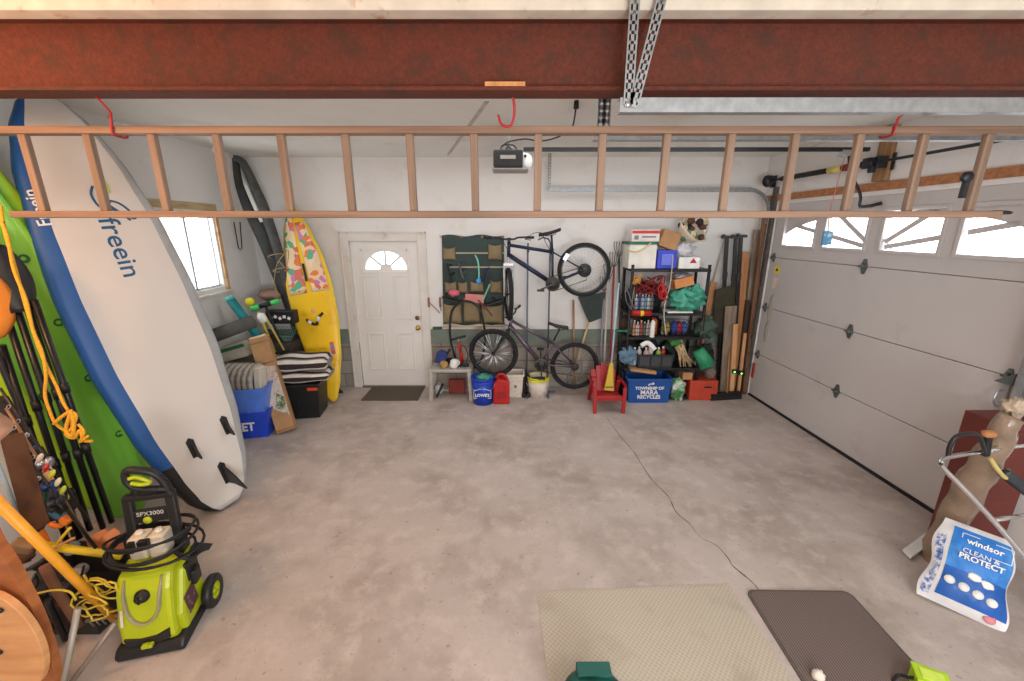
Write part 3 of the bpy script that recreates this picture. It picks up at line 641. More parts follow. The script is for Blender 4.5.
for tz, ux in ((.24,.12),(.40,.12),(.54,.12),(.68,.12),(.24,-.12),(.40,-.12)):
    q = MB(); q.lathe([(.022,0),(.026,-.004),(.024,-.006),(.012,.004),(0,.006)], (ux,-.076,tz*KL), (0,1,0), 14); part('scupper_hole', q, mat('scupper_green',(34,96,44),.6), kay, local=True)
# --- paddles and black poles in front of the kayak
def pole(name, lab, cat, a, b, r, m, group=None, extra=None, r2=None):
    t = thing(name, lab, cat, b); q = MB(); q.cyl(a, b, r, r2, 10); part('shaft', q, m, t)
    if extra: extra(t, V(a), V(b))
    return t
BLK2 = mat('carbon_black', (22,22,24), .3)
def collar(t, a, b):
    for f in (.35,.62): c = a.lerp(b, f); d = (b-a).normalized()*.03; q = MB(); q.cyl(c-d, c+d, .021, seg=10); part('collar', q, BLK, t)
labs = ['black paddle shaft nearest the kayak deck, rightmost of the black poles', 'second black paddle shaft from the right, beside the yellow rope',
 'third black paddle shaft from the right in the bundle of poles', 'fourth black paddle shaft, left of the wrapped yellow rope', 'fifth black paddle shaft, over the yellow side of the kayak']
tops = [(34,300),(27,306),(18,312),(8,320),(2,345)]; bots = [(112,522),(103,528),(90,530),(80,538),(66,540)]
for i in range(5):
    a = at(*tops[i], 2.24-.02*i); b = at(*bots[i], 2.34-.03*i); b = b if b.z > .02 else fl(*bots[i],.02)
    pole('paddle', labs[i], 'paddle', a, b, .0165, BLK2, 'black paddles propped up along the left wall', collar)
# paddle blades gathered at the top
def blade(p, ax, w, L, m, root, nm='blade', up=V((0.5,.8,0))):
    f = frame(p, ax, up); q = MB()
    def fn(u, v):
        ww = w*math.sin(PI*min(.97,max(.03,v*.85+.1)))**.6; x = (u-.5)*2*ww; return f @ V((x, -.03*(1-(2*u-1)**2)+.008, v*L))
    q.grid(fn, 8, 12); part(nm, q, m, root, solid=.008)
pd = [o for o in bpy.data.objects if o.name.startswith('paddle') and o.get('category') == 'paddle']
a = at(22,312,2.20); blade(a, at(2,262,2.22)-a, .085, .36, BLK, pd[1])
ob = thing('paddle', 'paddle with an orange blade at the left edge beside the kayak', 'paddle', at(20,360,2.08), group='black paddles propped up along the left wall')
del ob['group']
a = at(-10,338,2.10); blade(a, at(-16,262,2.12)-a, .10, .34, mat('blade_orange',(232,140,50),.45), ob)
q = MB(); q.cyl(a, fl(76,540,.1), .015); part('shaft', q, BLK2, ob)
# yellow rope hanging down the kayak
YR = mat('rope_yellow', (232,170,44), .75, var=.2, vs=90, bump=.5, bs=200)
t = thing('yellow_rope', 'knotted yellow rope hanging over the kayak and the black paddles', 'rope', at(75,440,2.1))
def rp(pts, Y=2.10, r=.0075): q.tube(smoothpath([at(x,y,Y) for x,y in pts],5), r, 6)
q = MB(); rp([(0,205),(4,228),(10,250),(20,285),(30,320),(38,345),(46,365),(56,385),(63,402),(70,415),(73,432)]); rp([(2,222),(8,240),(14,270),(26,300),(33,330),(42,352),(46,375),(45,395),(50,412),(56,424),(66,431),(74,434)],2.08)
part('hanging_line', q, YR, t)
q = MB(); rp([(54,424),(60,418),(70,412),(76,416),(72,428),(66,434),(74,438),(80,430),(84,440),(92,441)],2.06,.009); rp([(70,410),(74,424),(72,436),(66,430),(70,414)],2.05,.009); rp([(78,424),(84,432),(80,442),(88,436)],2.05,.007); part('knot', q, YR, t)
# fishing rods with reels and lures
RODM = mat('rod_dark', (44,38,36), .3); CORKM = mat('rod_cork', (196,160,110), .8)
rods = [((0,388),(88,520),'dark fishing rod crossing the black paddles','rod_dark'),((6,408),(92,545),'brown fishing rod with a cork grip beside the brown plank','x'),((14,440),(96,548),'lowest thin fishing rod above the orange bag','y')]
for i,(a,b,lab,_) in enumerate(rods):
    A = at(*a,1.96-.03*i); B = at(*b,2.02-.04*i); t = thing('fishing_rod', lab, 'fishing rod', B, group=None)
    q = MB(); q.cyl(A,B,.006,.009,8); part('blank', q, RODM if i != 1 else mat('rod_brown',(140,104,72),.4), t)
    d = (B-A); g0 = A+d*.42; g1 = A+d*.62; q = MB(); q.cyl(g0,g1,.013,.013,10); part('grip', q, CORKM if i == 1 else BLK, t)
    c = A+d*.5+V((.02,-.03,-.01)); q = MB(); q.lathe([(0,-.025),(.028,-.025),(.03,-.015),(.018,-.01),(.018,.01),(.03,.015),(.026,.028),(0,.03)], c, (1,.4,.1), 14); q.tube([c+V((.03,0,0)),c+V((.05,-.03,.01)),c+V((.07,-.03,-.03))],.005,6); part('reel', q, [SILV, mat('reel_blue',(40,62,110),.35,.5), DGR][i], t)
    for k in range(3): e_ = A+d*(.12+.1*k); q = MB(); q.tube(arc(e_+V((.0,-.014,0)),.01,0,360,8,(1,0,0),(0,.5,.9)),.002,4); part('line_guide', q, SILV, t)
LUR = [(46,468,(190,40,44)),(52,474,(214,210,60)),(58,482,(232,226,180)),(63,490,(180,196,60)),(40,458,(214,206,190))]
for i,(x,y,c) in enumerate(LUR):
    p = at(x,y,1.90); q = MB(); q.ball(p,(.012,.012,.032),10,8,rot=M.Rotation(R(35),3,'Y')); q.tube([p+V((.02,0,-.03)),p+V((.03,-.01,-.045)),p+V((.02,-.01,-.05))],.0015,4)
    single('fishing_lure', ['red fishing lure hanging on the rods','yellow fishing lure next to the red one','cream fishing lure below the yellow one','lime fishing lure lowest on the rods','white fishing lure highest on the rods'][i], 'fishing lure', q, mat('lure_%s'%'abcde'[i],c,.3))
# thick black rod case
A, B = at(-4,400,2.0), at(64,505,2.14); t = thing('rod_case', 'thick black rod case with reflective bands at the left edge below the paddles', 'rod case', B); q = MB(); q.cyl(A,B,.045,seg=14); part('tube', q, mat('case_black',(32,32,34),.7,bump=.3), t)
for f in (.3,.42,.66): q = MB(); c = A.lerp(B,f); d = (B-A).normalized()*.012; q.cyl(c-d,c+d,.047,seg=14); part('band', q, SILV if f != .42 else mat('band_blue',(60,84,120),.5), t)
# brown plank and poles at the lower left
BRN = wood('brown_board', (104,66,42), (72,44,28), (20,20,1.5))
q = MB(); a0, a1, a2, a3 = at(0,436,1.75), at(24,432,1.80), at(50,520,1.90), at(26,534,1.84)
f = [a0,a1,a2,a3]; nrm = (a1-a0).cross(a3-a0).normalized()*.02
q.add([p for p in f]+[p-nrm for p in f], [(0,1,2,3),(7,6,5,4),(0,4,5,1),(1,5,6,2),(2,6,7,3),(3,7,4,0)]); single('brown_plank', 'wide dark brown board leaning at the left edge below the rod case', 'plank', q, BRN)
q = MB(); p = at(2,424,1.62); q.lathe([(0,-.05),(.10,-.05),(.11,-.03),(.11,.03),(.10,.05),(0,.05)], p+V((-.12,0,0)), (.5,.5,.6), 20); single('tan_cushion', 'rounded tan padded thing cut by the left edge above the brown plank', 'cushion', q, mat('tan_vinyl',(206,156,128),.6), )
def leanpole(name, lab, cat, a, b, r, m, Ya, **k):
    A = at(*a, Ya); B = fl(*b, .02) if len(b) == 2 else at(*b); return pole(name, lab, cat, A, B, r, m, **k)
def fork(t, a, b):
    d = (b-a).normalized(); q = MB(); q.cyl(b-d*.16, b-d*.02, .014, seg=8); part('ferrule', q, SILV, t)
    s_ = d.cross(V((0,0,1))).normalized()
    q = MB(); q.cyl(b-d*.02+s_*.12, b-d*.02-s_*.12, .011, seg=8)
    for k in range(-4,5): q.tube([b+s_*k*.028, b+s_*k*.028+d*.05+V((.0,0,-.0))], .004, 5)
    part('rake_head', q, mat('rake_steel',(150,146,140),.4,.7), t)
leanpole('garden_tool', 'orange-yellow handled rake slanting down across the lower left corner', 'garden tool', (-6,498), (114,618,1.78), .020, mat('handle_orange',(234,160,44),.4), 1.45, extra=fork)
leanpole('grey_pipe', 'pale blue-grey pipe leaning behind the orange-yellow handle', 'pipe', (-2,464), (32,548,1.90), .009, mat('pipe_blue',(150,166,172),.5), 1.75)
leanpole('yellow_tube', 'short bright yellow tube lying behind the pressure washer', 'tube', (40,545), (122,556,2.0), .022, YEL, 1.9)
leanpole('metal_strut', 'bent pale metal strut at the bottom left beside the curved wooden board', 'strut', (78,608), (62,690,1.50), .014, mat('strut_grey',(176,170,158),.5,.3), 1.62)
leanpole('dowel', 'long grey metal bar on the floor left of the pressure washer', 'bar', (116,622), (66,690,1.50), .012, mat('bar_grey',(140,130,120),.5,.4), 1.62)
# bent wooden board and round tan panel
WB = wood('bent_board', (176,108,62), (138,80,44), (3,3,14)); WT = wood('tan_panel', (222,166,112), (198,140,90), (3,3,14))
q = MB(); Yc = 1.50
pts = [(-10,520),(0,541),(14,562),(28,588),(41,615),(50,640),(57,665),(62,700)]; sp_ = smoothpath([at(x,y,Yc) for x,y in pts],4); n = len(sp_)
vs = []; 
for i,p in enumerate(sp_):
    t_ = (sp_[min(i+1,n-1)]-sp_[max(i-1,0)]).normalized(); s_ = V((t_.z,0,-t_.x)); s_ = -s_ if s_.x > 0 else s_
    for off in (0,.10):
        for dy in (-.02,.02): vs.append(p+s_*off+V((0,dy,0)))
fs = []
for i in range(n-1):
    b = i*4; c = b+4; fs += [(b,b+1,c+1,c),(b+2,c+2,c+3,b+3),(b,c,c+2,b+2),(b+1,b+3,c+3,c+1)]
fs += [(0,2,3,1),(4*n-4,4*n-3,4*n-1,4*n-2)]
q.add(vs, fs, False); single('curved_board', 'bent reddish brown wooden board curving down through the bottom left corner', 'board', q, WB)
t = thing('wooden_disc', 'rounded tan wooden panel with two screws in the bottom left corner', 'panel', at(10,680,1.40))
c = at(0,640,1.42); q = MB(); rr = abs(at(36,640,1.42).x-c.x)
q.prism([(c.x+rr*math.cos(R(a))*1.0, c.z-.03+rr*1.75*math.sin(R(a))) for a in range(0,360,10)], .03, M.Translation((0,1.44,0))); part('panel', q, WT, t, bev=.004)
for x,y in ((1,610),(0,652)): p = at(x,y,1.42); q = MB(); q.lathe([(0,0),(.013,0),(.011,-.008),(0,-.01)], p, (0,1,0), 10); part('screw', q, DGR, t)
# clutter pile between them
q = MB(); x_ = fl(60,600,0); 
t = thing('storage_bin', 'dark open bin of tools behind the orange-yellow handle', 'bin', (-2.62,1.98,0)); q = MB(); q.open_box((-2.60,2.02,0),(.62,.50),(.56,.44),.22,.01); part('body', q, mat('bin_dark',(46,42,40),.6), t)
q = MB(); q.box((-2.60,2.02,.235),(.64,.52,.014)); q.box((-2.60,2.02,.23),(.60,.48,.01)); 
def clut(name, lab, cat, px, py, Y, size, m, rot=(0,0,0), kind='box'):
    p = at(px,py,Y); q = MB(); r = M.Rotation(R(rot[2]),3,'Z') @ M.Rotation(R(rot[1]),3,'Y') @ M.Rotation(R(rot[0]),3,'X')
    if kind == 'box': q.box(p, size, r); return single(name, lab, cat, q, m, bev=min(size)*.2)
    if kind == 'can':
        a = r @ V((0,0,size[1]/2)); q.lathe([(0,-size[1]/2),(size[0]*.9,-size[1]/2),(size[0],-size[1]/2+.006),(size[0],size[1]/2-.006),(size[0]*.9,size[1]/2),(size[0]*.5,size[1]/2),(size[0]*.4,size[1]/2+.015),(0,size[1]/2+.015)], p, a, 16); return single(name, lab, cat, q, m)
    if kind == 'heap': q.ball(p, size, 20, 14, .5, 2.5, px); return single(name, lab, cat, q, m)
def tool(name, lab, cat, pts, Y, r, m, head=None, hm=None):
    P = [at(x,y,Y) for x,y in pts]; t = thing(name, lab, cat, P[-1]); q = MB(); q.tube(smoothpath(P,3), r, 8); part('handle', q, m, t)
    if head: 
        q = MB(); q.box(P[0], head, M.Rotation(R(35),3,'Y')); part('head', q, hm, t, bev=min(head)*.25)
    return t
tool('clamp', 'orange handled clamp in the tool pile below the fishing rods', 'clamp', [(36,526),(44,536),(48,548)], 1.93, .016, ORG, (.07,.04,.05), DGR)
tool('hand_drill', 'small orange and black tool lying in the tool pile', 'tool', [(66,520),(60,526),(50,524)], 1.95, .014, ORG, (.05,.04,.04), ORG)
tool('wrench', 'blue handled wrench between the fishing rods and the orange clamp', 'wrench', [(50,512),(60,518),(66,514)], 1.97, .014, mat('teal_grip',(40,92,112),.5), (.03,.02,.05), DGR)
tool('hand_saw', 'grey metal plate with a dark handle lying under the orange-yellow pole', 'saw', [(22,572),(34,566),(46,558)], 1.78, .010, DGR, (.12,.01,.08), GRY)
tool('screwdriver', 'yellow handled screwdriver in the tool pile', 'screwdriver', [(70,528),(60,540),(56,548)], 1.90, .008, YEL)
tool('wooden_stick', 'short wooden stick lying across the tool pile', 'stick', [(44,553),(60,545),(74,538)], 1.86, .007, PINE)
tool('pipe_bend', 'dark bent pipe in the pile left of the yellow cord', 'pipe', [(48,600),(56,620),(66,640)], 1.72, .014, DGR)
tool('wood_offcut', 'long brown wooden offcut in the pile behind the yellow cord', 'wood offcut', [(44,566),(62,598),(80,626)], 1.74, .022, mat('offcut_brown',(120,84,62),.7))
tool('green_hose', 'short green hose end hanging among the fishing rods', 'hose', [(44,484),(46,500),(44,516)], 1.98, .010, mat('hose_green',(30,88,62),.5))
clut('tackle_box','black tackle box under the fishing rods','tackle box',50,506,2.10,(.20,.16,.14),mat('tackle_black',(36,36,38),.5),(0,0,20))
clut('tin_can','grey tin can in the tool pile beside the yellow tube','can',78,572,1.93,(.035,.10),GRY,(70,0,30),'can')
clut('paint_can','dark paint can at the bottom of the pile','can',66,590,1.84,(.05,.11),DGR,(20,0,0),'can')
q = MB(); p = at(103,541,2.10); q.prism([(-.06,-.08),(.08,-.09),(.08,.04),(.05,.07),(.02,.04),(-.02,.06),(-.04,.03),(-.06,.04)], .08, M.Translation(p)); single('orange_bag', 'crumpled orange paper bag at the foot of the black paddles', 'bag', q, mat('bag_orange',(226,136,84),.7,bump=.8,bs=14), bev=.015)
# yellow cord bundle
YC = mat('cord_yellow', (214,186,60), .5)
q = MB(); rr = random.Random(3)
for k in range(7):
    c = at(95+rr.uniform(-12,14),600+rr.uniform(-16,20),1.68+.02*k); a0 = rr.uniform(0,360)
    q.tube([c+V((math.cos(R(a0+a))*(.07+.02*math.sin(R(a*2))), rr.uniform(-.006,.006), math.sin(R(a0+a))*(.05+.03*math.cos(R(k*50+a))))) for a in range(0,360,24)], .005, 6, closed=True)
q.tube(smoothpath([at(x,y,1.66) for x,y in ((0,590),(14,596),(34,594),(55,590),(70,592),(76,600))],4), .0055, 6)
q.tube(smoothpath([at(x,y,1.74) for x,y in ((84,575),(98,600),(108,612),(126,606))],4), .0055, 6)
single('extension_cable', 'tangled yellow extension cord looped over the orange-yellow rake handle', 'cord', q, YC)
q = MB()
for pts in (((60,575),(72,582),(80,578),(84,566)),((78,596),(92,608),(104,602),(112,590)),((24,580),(30,572),(38,580),(34,590))): q.tube(smoothpath([at(x,y,1.80) for x,y in pts],4), .006, 6)
single('black_cable', 'loops of thin black cable in the pile behind the yellow cord', 'cable', q, BLKC)

for i,(nm,lab,px,py,Y,sz,c_,rt_,kd) in enumerate((
    ('battery_pack','dark blue battery pack in the tool pile below the fishing lures',44,498,2.02,(.09,.06,.06),(40,54,84),(0,20,10),'box'),
    ('glue_bottle','small white bottle lying in the tool pile beside the orange clamp',34,508,1.98,(.022,.09),(206,204,196),(60,0,40),'can'),
    ('tape_roll','black tape roll in the tool pile left of the wrench',30,520,1.95,(.04,.04),(40,40,42),(30,20,0),'can'),
    ('paper_box','small torn cardboard box in the tool pile',24,546,1.86,(.10,.06,.06),(150,120,88),(10,30,20),'box'),
    ('socket_case','dark grey case under the saw plate in the tool pile',36,582,1.84,(.16,.06,.10),(62,62,64),(0,25,10),'box'),
    ('spray_can','silver spray can behind the yellow tube',72,548,2.02,(.03,.16),(150,150,152),(40,60,0),'can'),
    ('red_case','dark red small box at the bottom of the tool pile',58,612,1.82,(.09,.05,.07),(110,44,40),(0,10,30),'box'),
    ('green_tin','dark green tin beside the wooden offcut',84,612,1.86,(.035,.08),(44,74,56),(15,10,0),'can'),
    ('dark_pouch','black pouch lying under the black cable loops',62,574,1.90,(.07,.05,.05),(38,36,36),(0,0,0),'heap'),
    ('brown_pouch','brown leather pouch at the left of the tool pile',20,556,1.92,(.06,.05,.05),(96,64,44),(0,0,0),'heap'),
    ('tool_roll','grey tool roll between the cord and the wooden board',46,628,1.74,(.035,.15),(104,98,92),(70,20,30),'can'))):
    clut(nm, lab, nm.split('_')[-1], px, py, Y, sz, mat('clutter_%s'%'abcdefghijk'[i], c_, .6, var=.25), rt_, kd)
# ================================================================ PRESSURE WASHER
F = M.Translation((-1.97,1.86,0)) @ M.Rotation(R(14),4,'Z')
LIME = mat('washer_lime', (172,184,26), .35, var=.05); WBK = mat('washer_black', (30,30,30), .45); CRM = mat('tank_cream', (214,206,188), .4)
pw = thing('pressure_washer', 'lime green and black electric pressure washer standing on the floor at the lower left', 'pressure washer', fr=F)
pz = M(((0,1,0,0),(1,0,0,0),(0,0,1,0),(0,0,0,1)))      # prism in the yz plane
q = MB(); q.prism([(-.15,.05),(-.175,.10),(-.165,.20),(-.13,.36),(-.09,.44),(.02,.47),(.09,.45),(.12,.05)], .25, pz); part('body', q, LIME, pw, local=True, bev=.022)
q = MB(); q.prism([(-.12,.06),(-.13,.18),(-.04,.40),(.06,.44),(.11,.44),(.115,.06)], .31, pz); part('side_cover', q, LIME, pw, local=True, bev=.02)
q = MB(); q.prism([(-.19,.0),(-.20,.035),(-.17,.07),(.14,.07),(.15,.0)], .32, pz); part('base', q, WBK, pw, local=True, bev=.015)
# front panel arch
def onf(x, z, off=0):   # point on the slanted front
    t_ = (z-.20)/.16; return V((x, -.165+t_*.035-off, z))
q = MB(); pts = [onf(.075*math.cos(R(a)), .31+.11*math.sin(R(a))*(1 if a <= 180 else 1), .004) for a in range(-180,1,15)]
q.tube([onf(-.085,.42,-.03), onf(-.082,.36,0)]+pts+[onf(.082,.36,0), onf(.085,.42,-.03)], .020, 8, flat=.4); part('front_trim', q, mat('trim_taupe',(150,142,110),.5), pw, local=True)
q = MB(); c = onf(0,.345,.0); q.lathe([(0,0),(.035,0),(.035,.008),(.024,.012),(.022,.035),(0,.038)], c, (0,-1,.22), 16); q.box(c+V((0,-.036,.006)),(.012,.012,.045)); part('control_knob', q, WBK, pw, local=True)
q = MB(); q.prism([(-.10,.075),(-.105,.13),(-.03,.115),(.04,.12),(.105,.15),(.10,.09),(.05,.075)], .02, M.Translation((0,-.172,0))); part('front_vent', q, WBK, pw, local=True, bev=.004)
q = MB(); q.box((0,-.19,.08),(.05,.03,.02)); q.box((0,-.2,.09),(.02,.02,.02)); part('front_latch', q, LIME, pw, local=True, bev=.004)
q = MB(); q.box((-.095,-.164,.25),(.012,.004,.09), M.Rotation(R(-14),3,'X')); part('side_mark', q, CRM, pw, local=True)
q = MB(); q.box((.157,-.04,.20),(.004,.10,.13), M.Rotation(R(10),3,'X')); part('rating_label', q, mat('label_maroon',(84,54,56),.5,dark=(150,130,130),dpos=.6,dscale=40), pw, local=True)
q = MB(); q.box((.152,.03,.35),(.02,.12,.12)); q.box((.17,.02,.30),(.03,.07,.09)); part('pump_cover', q, WBK, pw, local=True, bev=.01)
# wheels
for sx in (-1,1):
    q = MB(); q.lathe([(.05,-.022),(.085,-.024),(.095,-.014),(.095,.014),(.085,.024),(.05,.022)], (sx*.19,.10,.095), (1,0,0), 24); w_ = part('wheel', q, WBK, pw, local=True)
    q = MB(); q.lathe([(0,.012),(.05,.018),(.056,.02),(.056,-.02),(.05,-.018),(0,-.012)], (sx*.19,.10,.095), (1,0,0), 20)
    for k in range(5): a = R(72*k); q.box((sx*.19+sx*.02,.10+.03*math.cos(a),.095+.03*math.sin(a)),(.008,.02,.02))
    part('wheel_rim', q, LIME if sx > 0 else WBK, w_, local=True)
# upright handle frame
q = MB()
for sx in (-1,1): q.bar((sx*.105,.06,.40),(sx*.10,.10,.80),.035,.05,(1,0,0))
q.bar((-.12,.10,.79),(.12,.10,.79),.05,.035,(0,0,1)); q.box((0,.09,.675),(.21,.03,.08)); q.box((0,.07,.455),(.26,.10,.05))
part('handle_frame', q, WBK, pw, local=True, bev=.01)
q = MB(); q.lathe([(0,0),(.022,0),(.02,.006),(0,.008)], (-.02,.075,.655), (0,-1,0), 16); part('badge', q, LIME, pw, local=True)
text('lettering', 'SPX3000', .035, mat('text_silver',(190,190,180),.4), pw, F @ M.Translation((0,.072,.695)), ext=.001)
for sx in (-1,1): q = MB(); q.box((sx*.045,.03,.54),(.085,.10,.13)); q.cyl((sx*.045,.03,.60),(sx*.045,.03,.63),.02); part('detergent_tank', q, CRM, pw, local=True, bev=.015)
q = MB(); q.box((.0,-.03,.585),(.05,.03,.04)); q.box((-.06,-.03,.57),(.03,.03,.06)); part('nozzle_holder', q, WBK, pw, local=True, bev=.004)
# coiled hose / cable round the middle
q = MB(); rr = random.Random(5)
for k in range(6):
    z0 = .50+.02*k; ax, ay, ph = .17+rr.uniform(-.01,.05), .13+rr.uniform(-.01,.03), rr.uniform(0,6)
    q.tube([(ax*math.cos(R(a))-.01+.03*(k%2), ay*math.sin(R(a))+.03, z0+.03*math.sin(R(a*1)+ph)) for a in range(0,360,15)], .0075, 6, closed=True)
part('coiled_cable', q, BLKC, pw, local=True)
q = MB(); q.tube(smoothpath([V(p) for p in ((.10,.0,.50),(.17,-.02,.44),(.20,.05,.42),(.24,.07,.43))],4),.012,8); q.prism([(.16,.42),(.26,.44),(.17,.47)],.05,M.Translation((0,.05,0))); part('hose_outlet', q, WBK, pw, local=True)
# spray gun on top
gun = MB(); gun.tube(smoothpath([V(p) for p in ((.10,.10,.78),(.085,.10,.86),(.05,.09,.93),(-.01,.08,.96),(-.055,.08,.965),(-.07,.08,.93),(-.06,.08,.88),(-.02,.08,.85),(.05,.09,.83),(.09,.10,.82))],5),.019,10,flat=1.2)
part('spray_gun', gun, WBK, pw, local=True)
q = MB(); q.tube(smoothpath([V(p) for p in ((-.045,.06,.925),(-.01,.06,.93),(.04,.07,.885),(.0,.06,.885),(-.04,.06,.90))],4),.011,8,closed=False); part('trigger', q, LIME, pw, local=True)
q = MB(); q.tube(smoothpath([V(p) for p in ((-.09,.10,.80),(-.05,.08,.84),(.0,.07,.85),(.06,.08,.84))],4),.008,8); part('gun_hose', q, BLKC, pw, local=True)
# ================================================================ LEFT BACK CORNER
# blue totes
def tote(loc, ang, w, d, h, m, lab, nm='storage_tote', lid=None, grp=None, rim=None):
    F_ = M.Translation(V(loc)) @ M.Rotation(R(ang),4,'Z'); t = thing(nm, lab, 'storage bin', fr=F_, group=grp)
    q = MB(); q.open_box((0,0,0),(w,d),(w*.86,d*.86),h,.005); part('body', q, m, t, local=True)
    q = MB(); 
    for x,y,a,b in ((0,-d/2,w+.03,.02),(0,d/2,w+.03,.02),(-w/2,0,.02,d),(w/2,0,.02,d)): q.box((x,y,h-.012),(a,b,.028))
    part('rim', q, rim or m, t, local=True, bev=.004)
    q = MB()
    for k in range(4): q.box((-w*.3+w*.2*k,-d/2*.945,h*.45),(.012,.012,h*.75), M.Rotation(R(-3),3,'X'))
    part('rib', q, m, t, local=True)
    return t, F_
BT = mat('tote_blue', (38,70,190), .35); BT2 = mat('tote_light_blue', (84,124,214), .35)
p = fl(248,442); tb, TF = tote((-2.90,4.20,0), 12, .46,.36,.30, BT, 'deep blue bin on the floor, lower of the two beside the paddle board fins')
text('lettering', 'ET', .13, WHT, tb, TF @ M.Translation((.02,-.176,.14)) @ M.Rotation(R(-4),4,'X'), sx=.9, bold=.004)
tb2, TF2 = tote((-2.90,4.20,.27), 12, .47,.37,.30, BT2, 'lighter blue recycling bin stacked on the deep blue one')
# curved grey folded chair shells standing in the bin
SBG = mat('seat_beige',(156,148,136),.6,var=.25,vs=30)
for k in range(6):
    x = -3.08+.062*k; pts = smoothpath([V((x,4.10,.40)),V((x-.01,4.09,.62)),V((x+.01,4.12,.74)),V((x+.03,4.22,.78)),V((x+.03,4.30,.70))],4)
    q = MB(); q.tube(pts, .027, 8); single('folded_seat_frame', 'curved grey-beige slat, one of six packed upright in the light blue bin', 'slat', q, SBG, group='curved slats in the light blue bin')
q = MB(); q.box((-2.705,4.15,.62),(.07,.12,.34),M.Rotation(R(6),3,'Y')); single('beige_panel','beige plastic panel standing at the right end of the light blue bin','panel',q,mat('panel_beige',(198,190,176),.5),bev=.01)
q = MB(); q.box((-3.02,4.42,.80),(.42,.03,.02)); 
# long cardboard carton
A = fl(287,434,.0); A = V((A.x,A.y,.0)); B = at(258,338,4.50); CF = frame(A, B-A, (1,.25,0)); L = (B-A).length
cb = thing('cardboard_box', 'long narrow cardboard box leaning upright in front of the blue bins', 'box', fr=CF)
q = MB(); q.box((0,.05,L/2+.02),(.19,.13,L-.03)); part('carton', q, CARD, cb, local=True, bev=.006)
q = MB(); q.box((0,.05,L+.012),(.17,.11,.03)); part('open_flap', q, mat('cardboard_light',(220,196,164),.8), cb, local=True, bev=.005)
def lbl():
    m = mat('carton_print', (206,190,172), .7, var=.1, vs=20, dark=(150,112,120), dpos=.6, dscale=26); return m
q = MB(); q.prism([(-.088,L*.30),(.085,L*.17),(.088,L*.68),(-.088,L*.72)], .003, M.Translation((0,-.0165,0))); part('printed_label', q, lbl(), cb, local=True)
q = MB(); q.prism([(-.03,L*.27),(.075,L*.17),(.083,L*.36),(.02,L*.42)], .003, M.Translation((0,-.0185,0))); part('plant_picture', q, mat('picture_green',(92,108,66),.7,var=.6,vs=30,dark=(206,200,180),dpos=.5,dscale=22), cb, local=True)
for z_ in (.05,.73,.95): q = MB(); q.box((0,-.0165,L*z_),(.19,.003,.018)); part('tape', q, mat('tape_brown',(150,108,70),.4), cb, local=True)
# black tote with striped cushions
kt, KF2 = tote((-2.53,4.70,0), 8, .42,.38,.42, mat('tote_black',(30,31,33),.45), 'black storage bin with an orange latch under the striped cushions', rim=BLK)
q = MB(); q.box((0,0,.425),(.45,.41,.03)); part('lid', q, BLK, kt, local=True, bev=.008)
q = MB(); q.box((.15,-.20,.385),(.11,.03,.035)); part('latch', q, mat('latch_orange',(214,74,30),.4), kt, local=True, bev=.006, label='orange latch')
CS = [mat('stripe_white',(214,206,198),.85), mat('stripe_black',(48,44,44),.85), mat('stripe_grey',(138,130,124),.85)]
def cushion(z, lab, dz):
    A_ = V((-2.82,4.64,z)); CFr = frame(A_, (1,.14,.0), (0,0,1)); t = thing('striped_cushion', lab, 'cushion', fr=CFr, group=None); q = MB()
    pat = [0,0,0,1,1,2,0,0,0,1,1,1,0,0,2,0,0,1,1,1]*2
    # local x = up, local y = sideways in the floor plane
    k = 40; n = 24; vs = []
    for i in range(n+1):
        u = i/n; e_ = math.sin(PI*min(1,max(0,u)))**.28 if 0 < u < 1 else .0
        for j in range(k):
            a = 2*PI*j/k; ca, sa = math.cos(a), math.sin(a); hx = dz*(.55+.45*e_)*(1+.12*math.sin(u*9+z*9)); hy = .19*(.75+.25*e_)
            vs.append((dz+hx*math.copysign(abs(ca)**.7,ca)*(1 if 0<u<1 else .6), hy*math.copysign(abs(sa)**.7,sa)*(1 if 0<u<1 else .9), .01+u*.62))
    for i in range(n):
        for j in range(k):
            q.mi = pat[j]; j2 = (j+1)%k; q.add([vs[i*k+j],vs[i*k+j2],vs[(i+1)*k+j2],vs[(i+1)*k+j]],[(0,1,2,3)],True)
    q.mi = 2; q.add(vs[:k],[list(range(k))[::-1]]); q.add(vs[-k:],[list(range(k))]); o = part('cover', q, CS, t, local=True); merge_smooth(o)
cushion(.445, 'lower black and white striped cushion lying on the black bin', .072); cushion(.585, 'upper black and white striped cushion, on top of the other one', .092)
# yellow surfboard
T = V((-2.335,5.02,.02)); N = at(291,203,5.40); YF = frame(T, N-T, (1,.12,0)); YLn = (N-T).length
yw = [(0,.02),(.02,.06),(.10,.13),(.25,.22),(.42,.275),(.58,.285),(.72,.25),(.85,.17),(.95,.08),(1,.012)]
ys = thing('surfboard', 'yellow surfboard with a flowery pad leaning in the back left corner beside the door', 'surfboard', fr=YF)
YM = mat('surf_yellow', (236,190,34), .35, var=.08, vs=3, dark=(216,150,30), dpos=.62, dscale=5); YE = mat('surf_edge', (228,216,70), .4)
q = MB(); loft(q, YLn, lambda t: lerp(yw,t), lambda t: .045*min(1,.3+t*5)*min(1,.2+(1-t)*6), lambda t: -.06*(2*t-1)**2*.4, 50, 20, 3.0, lambda t,a: 1 if (a < .06 or a > .94 or .44 < a < .56) else 0); o = part('hull', q, [YM, YE], ys, local=True); merge_smooth(o)
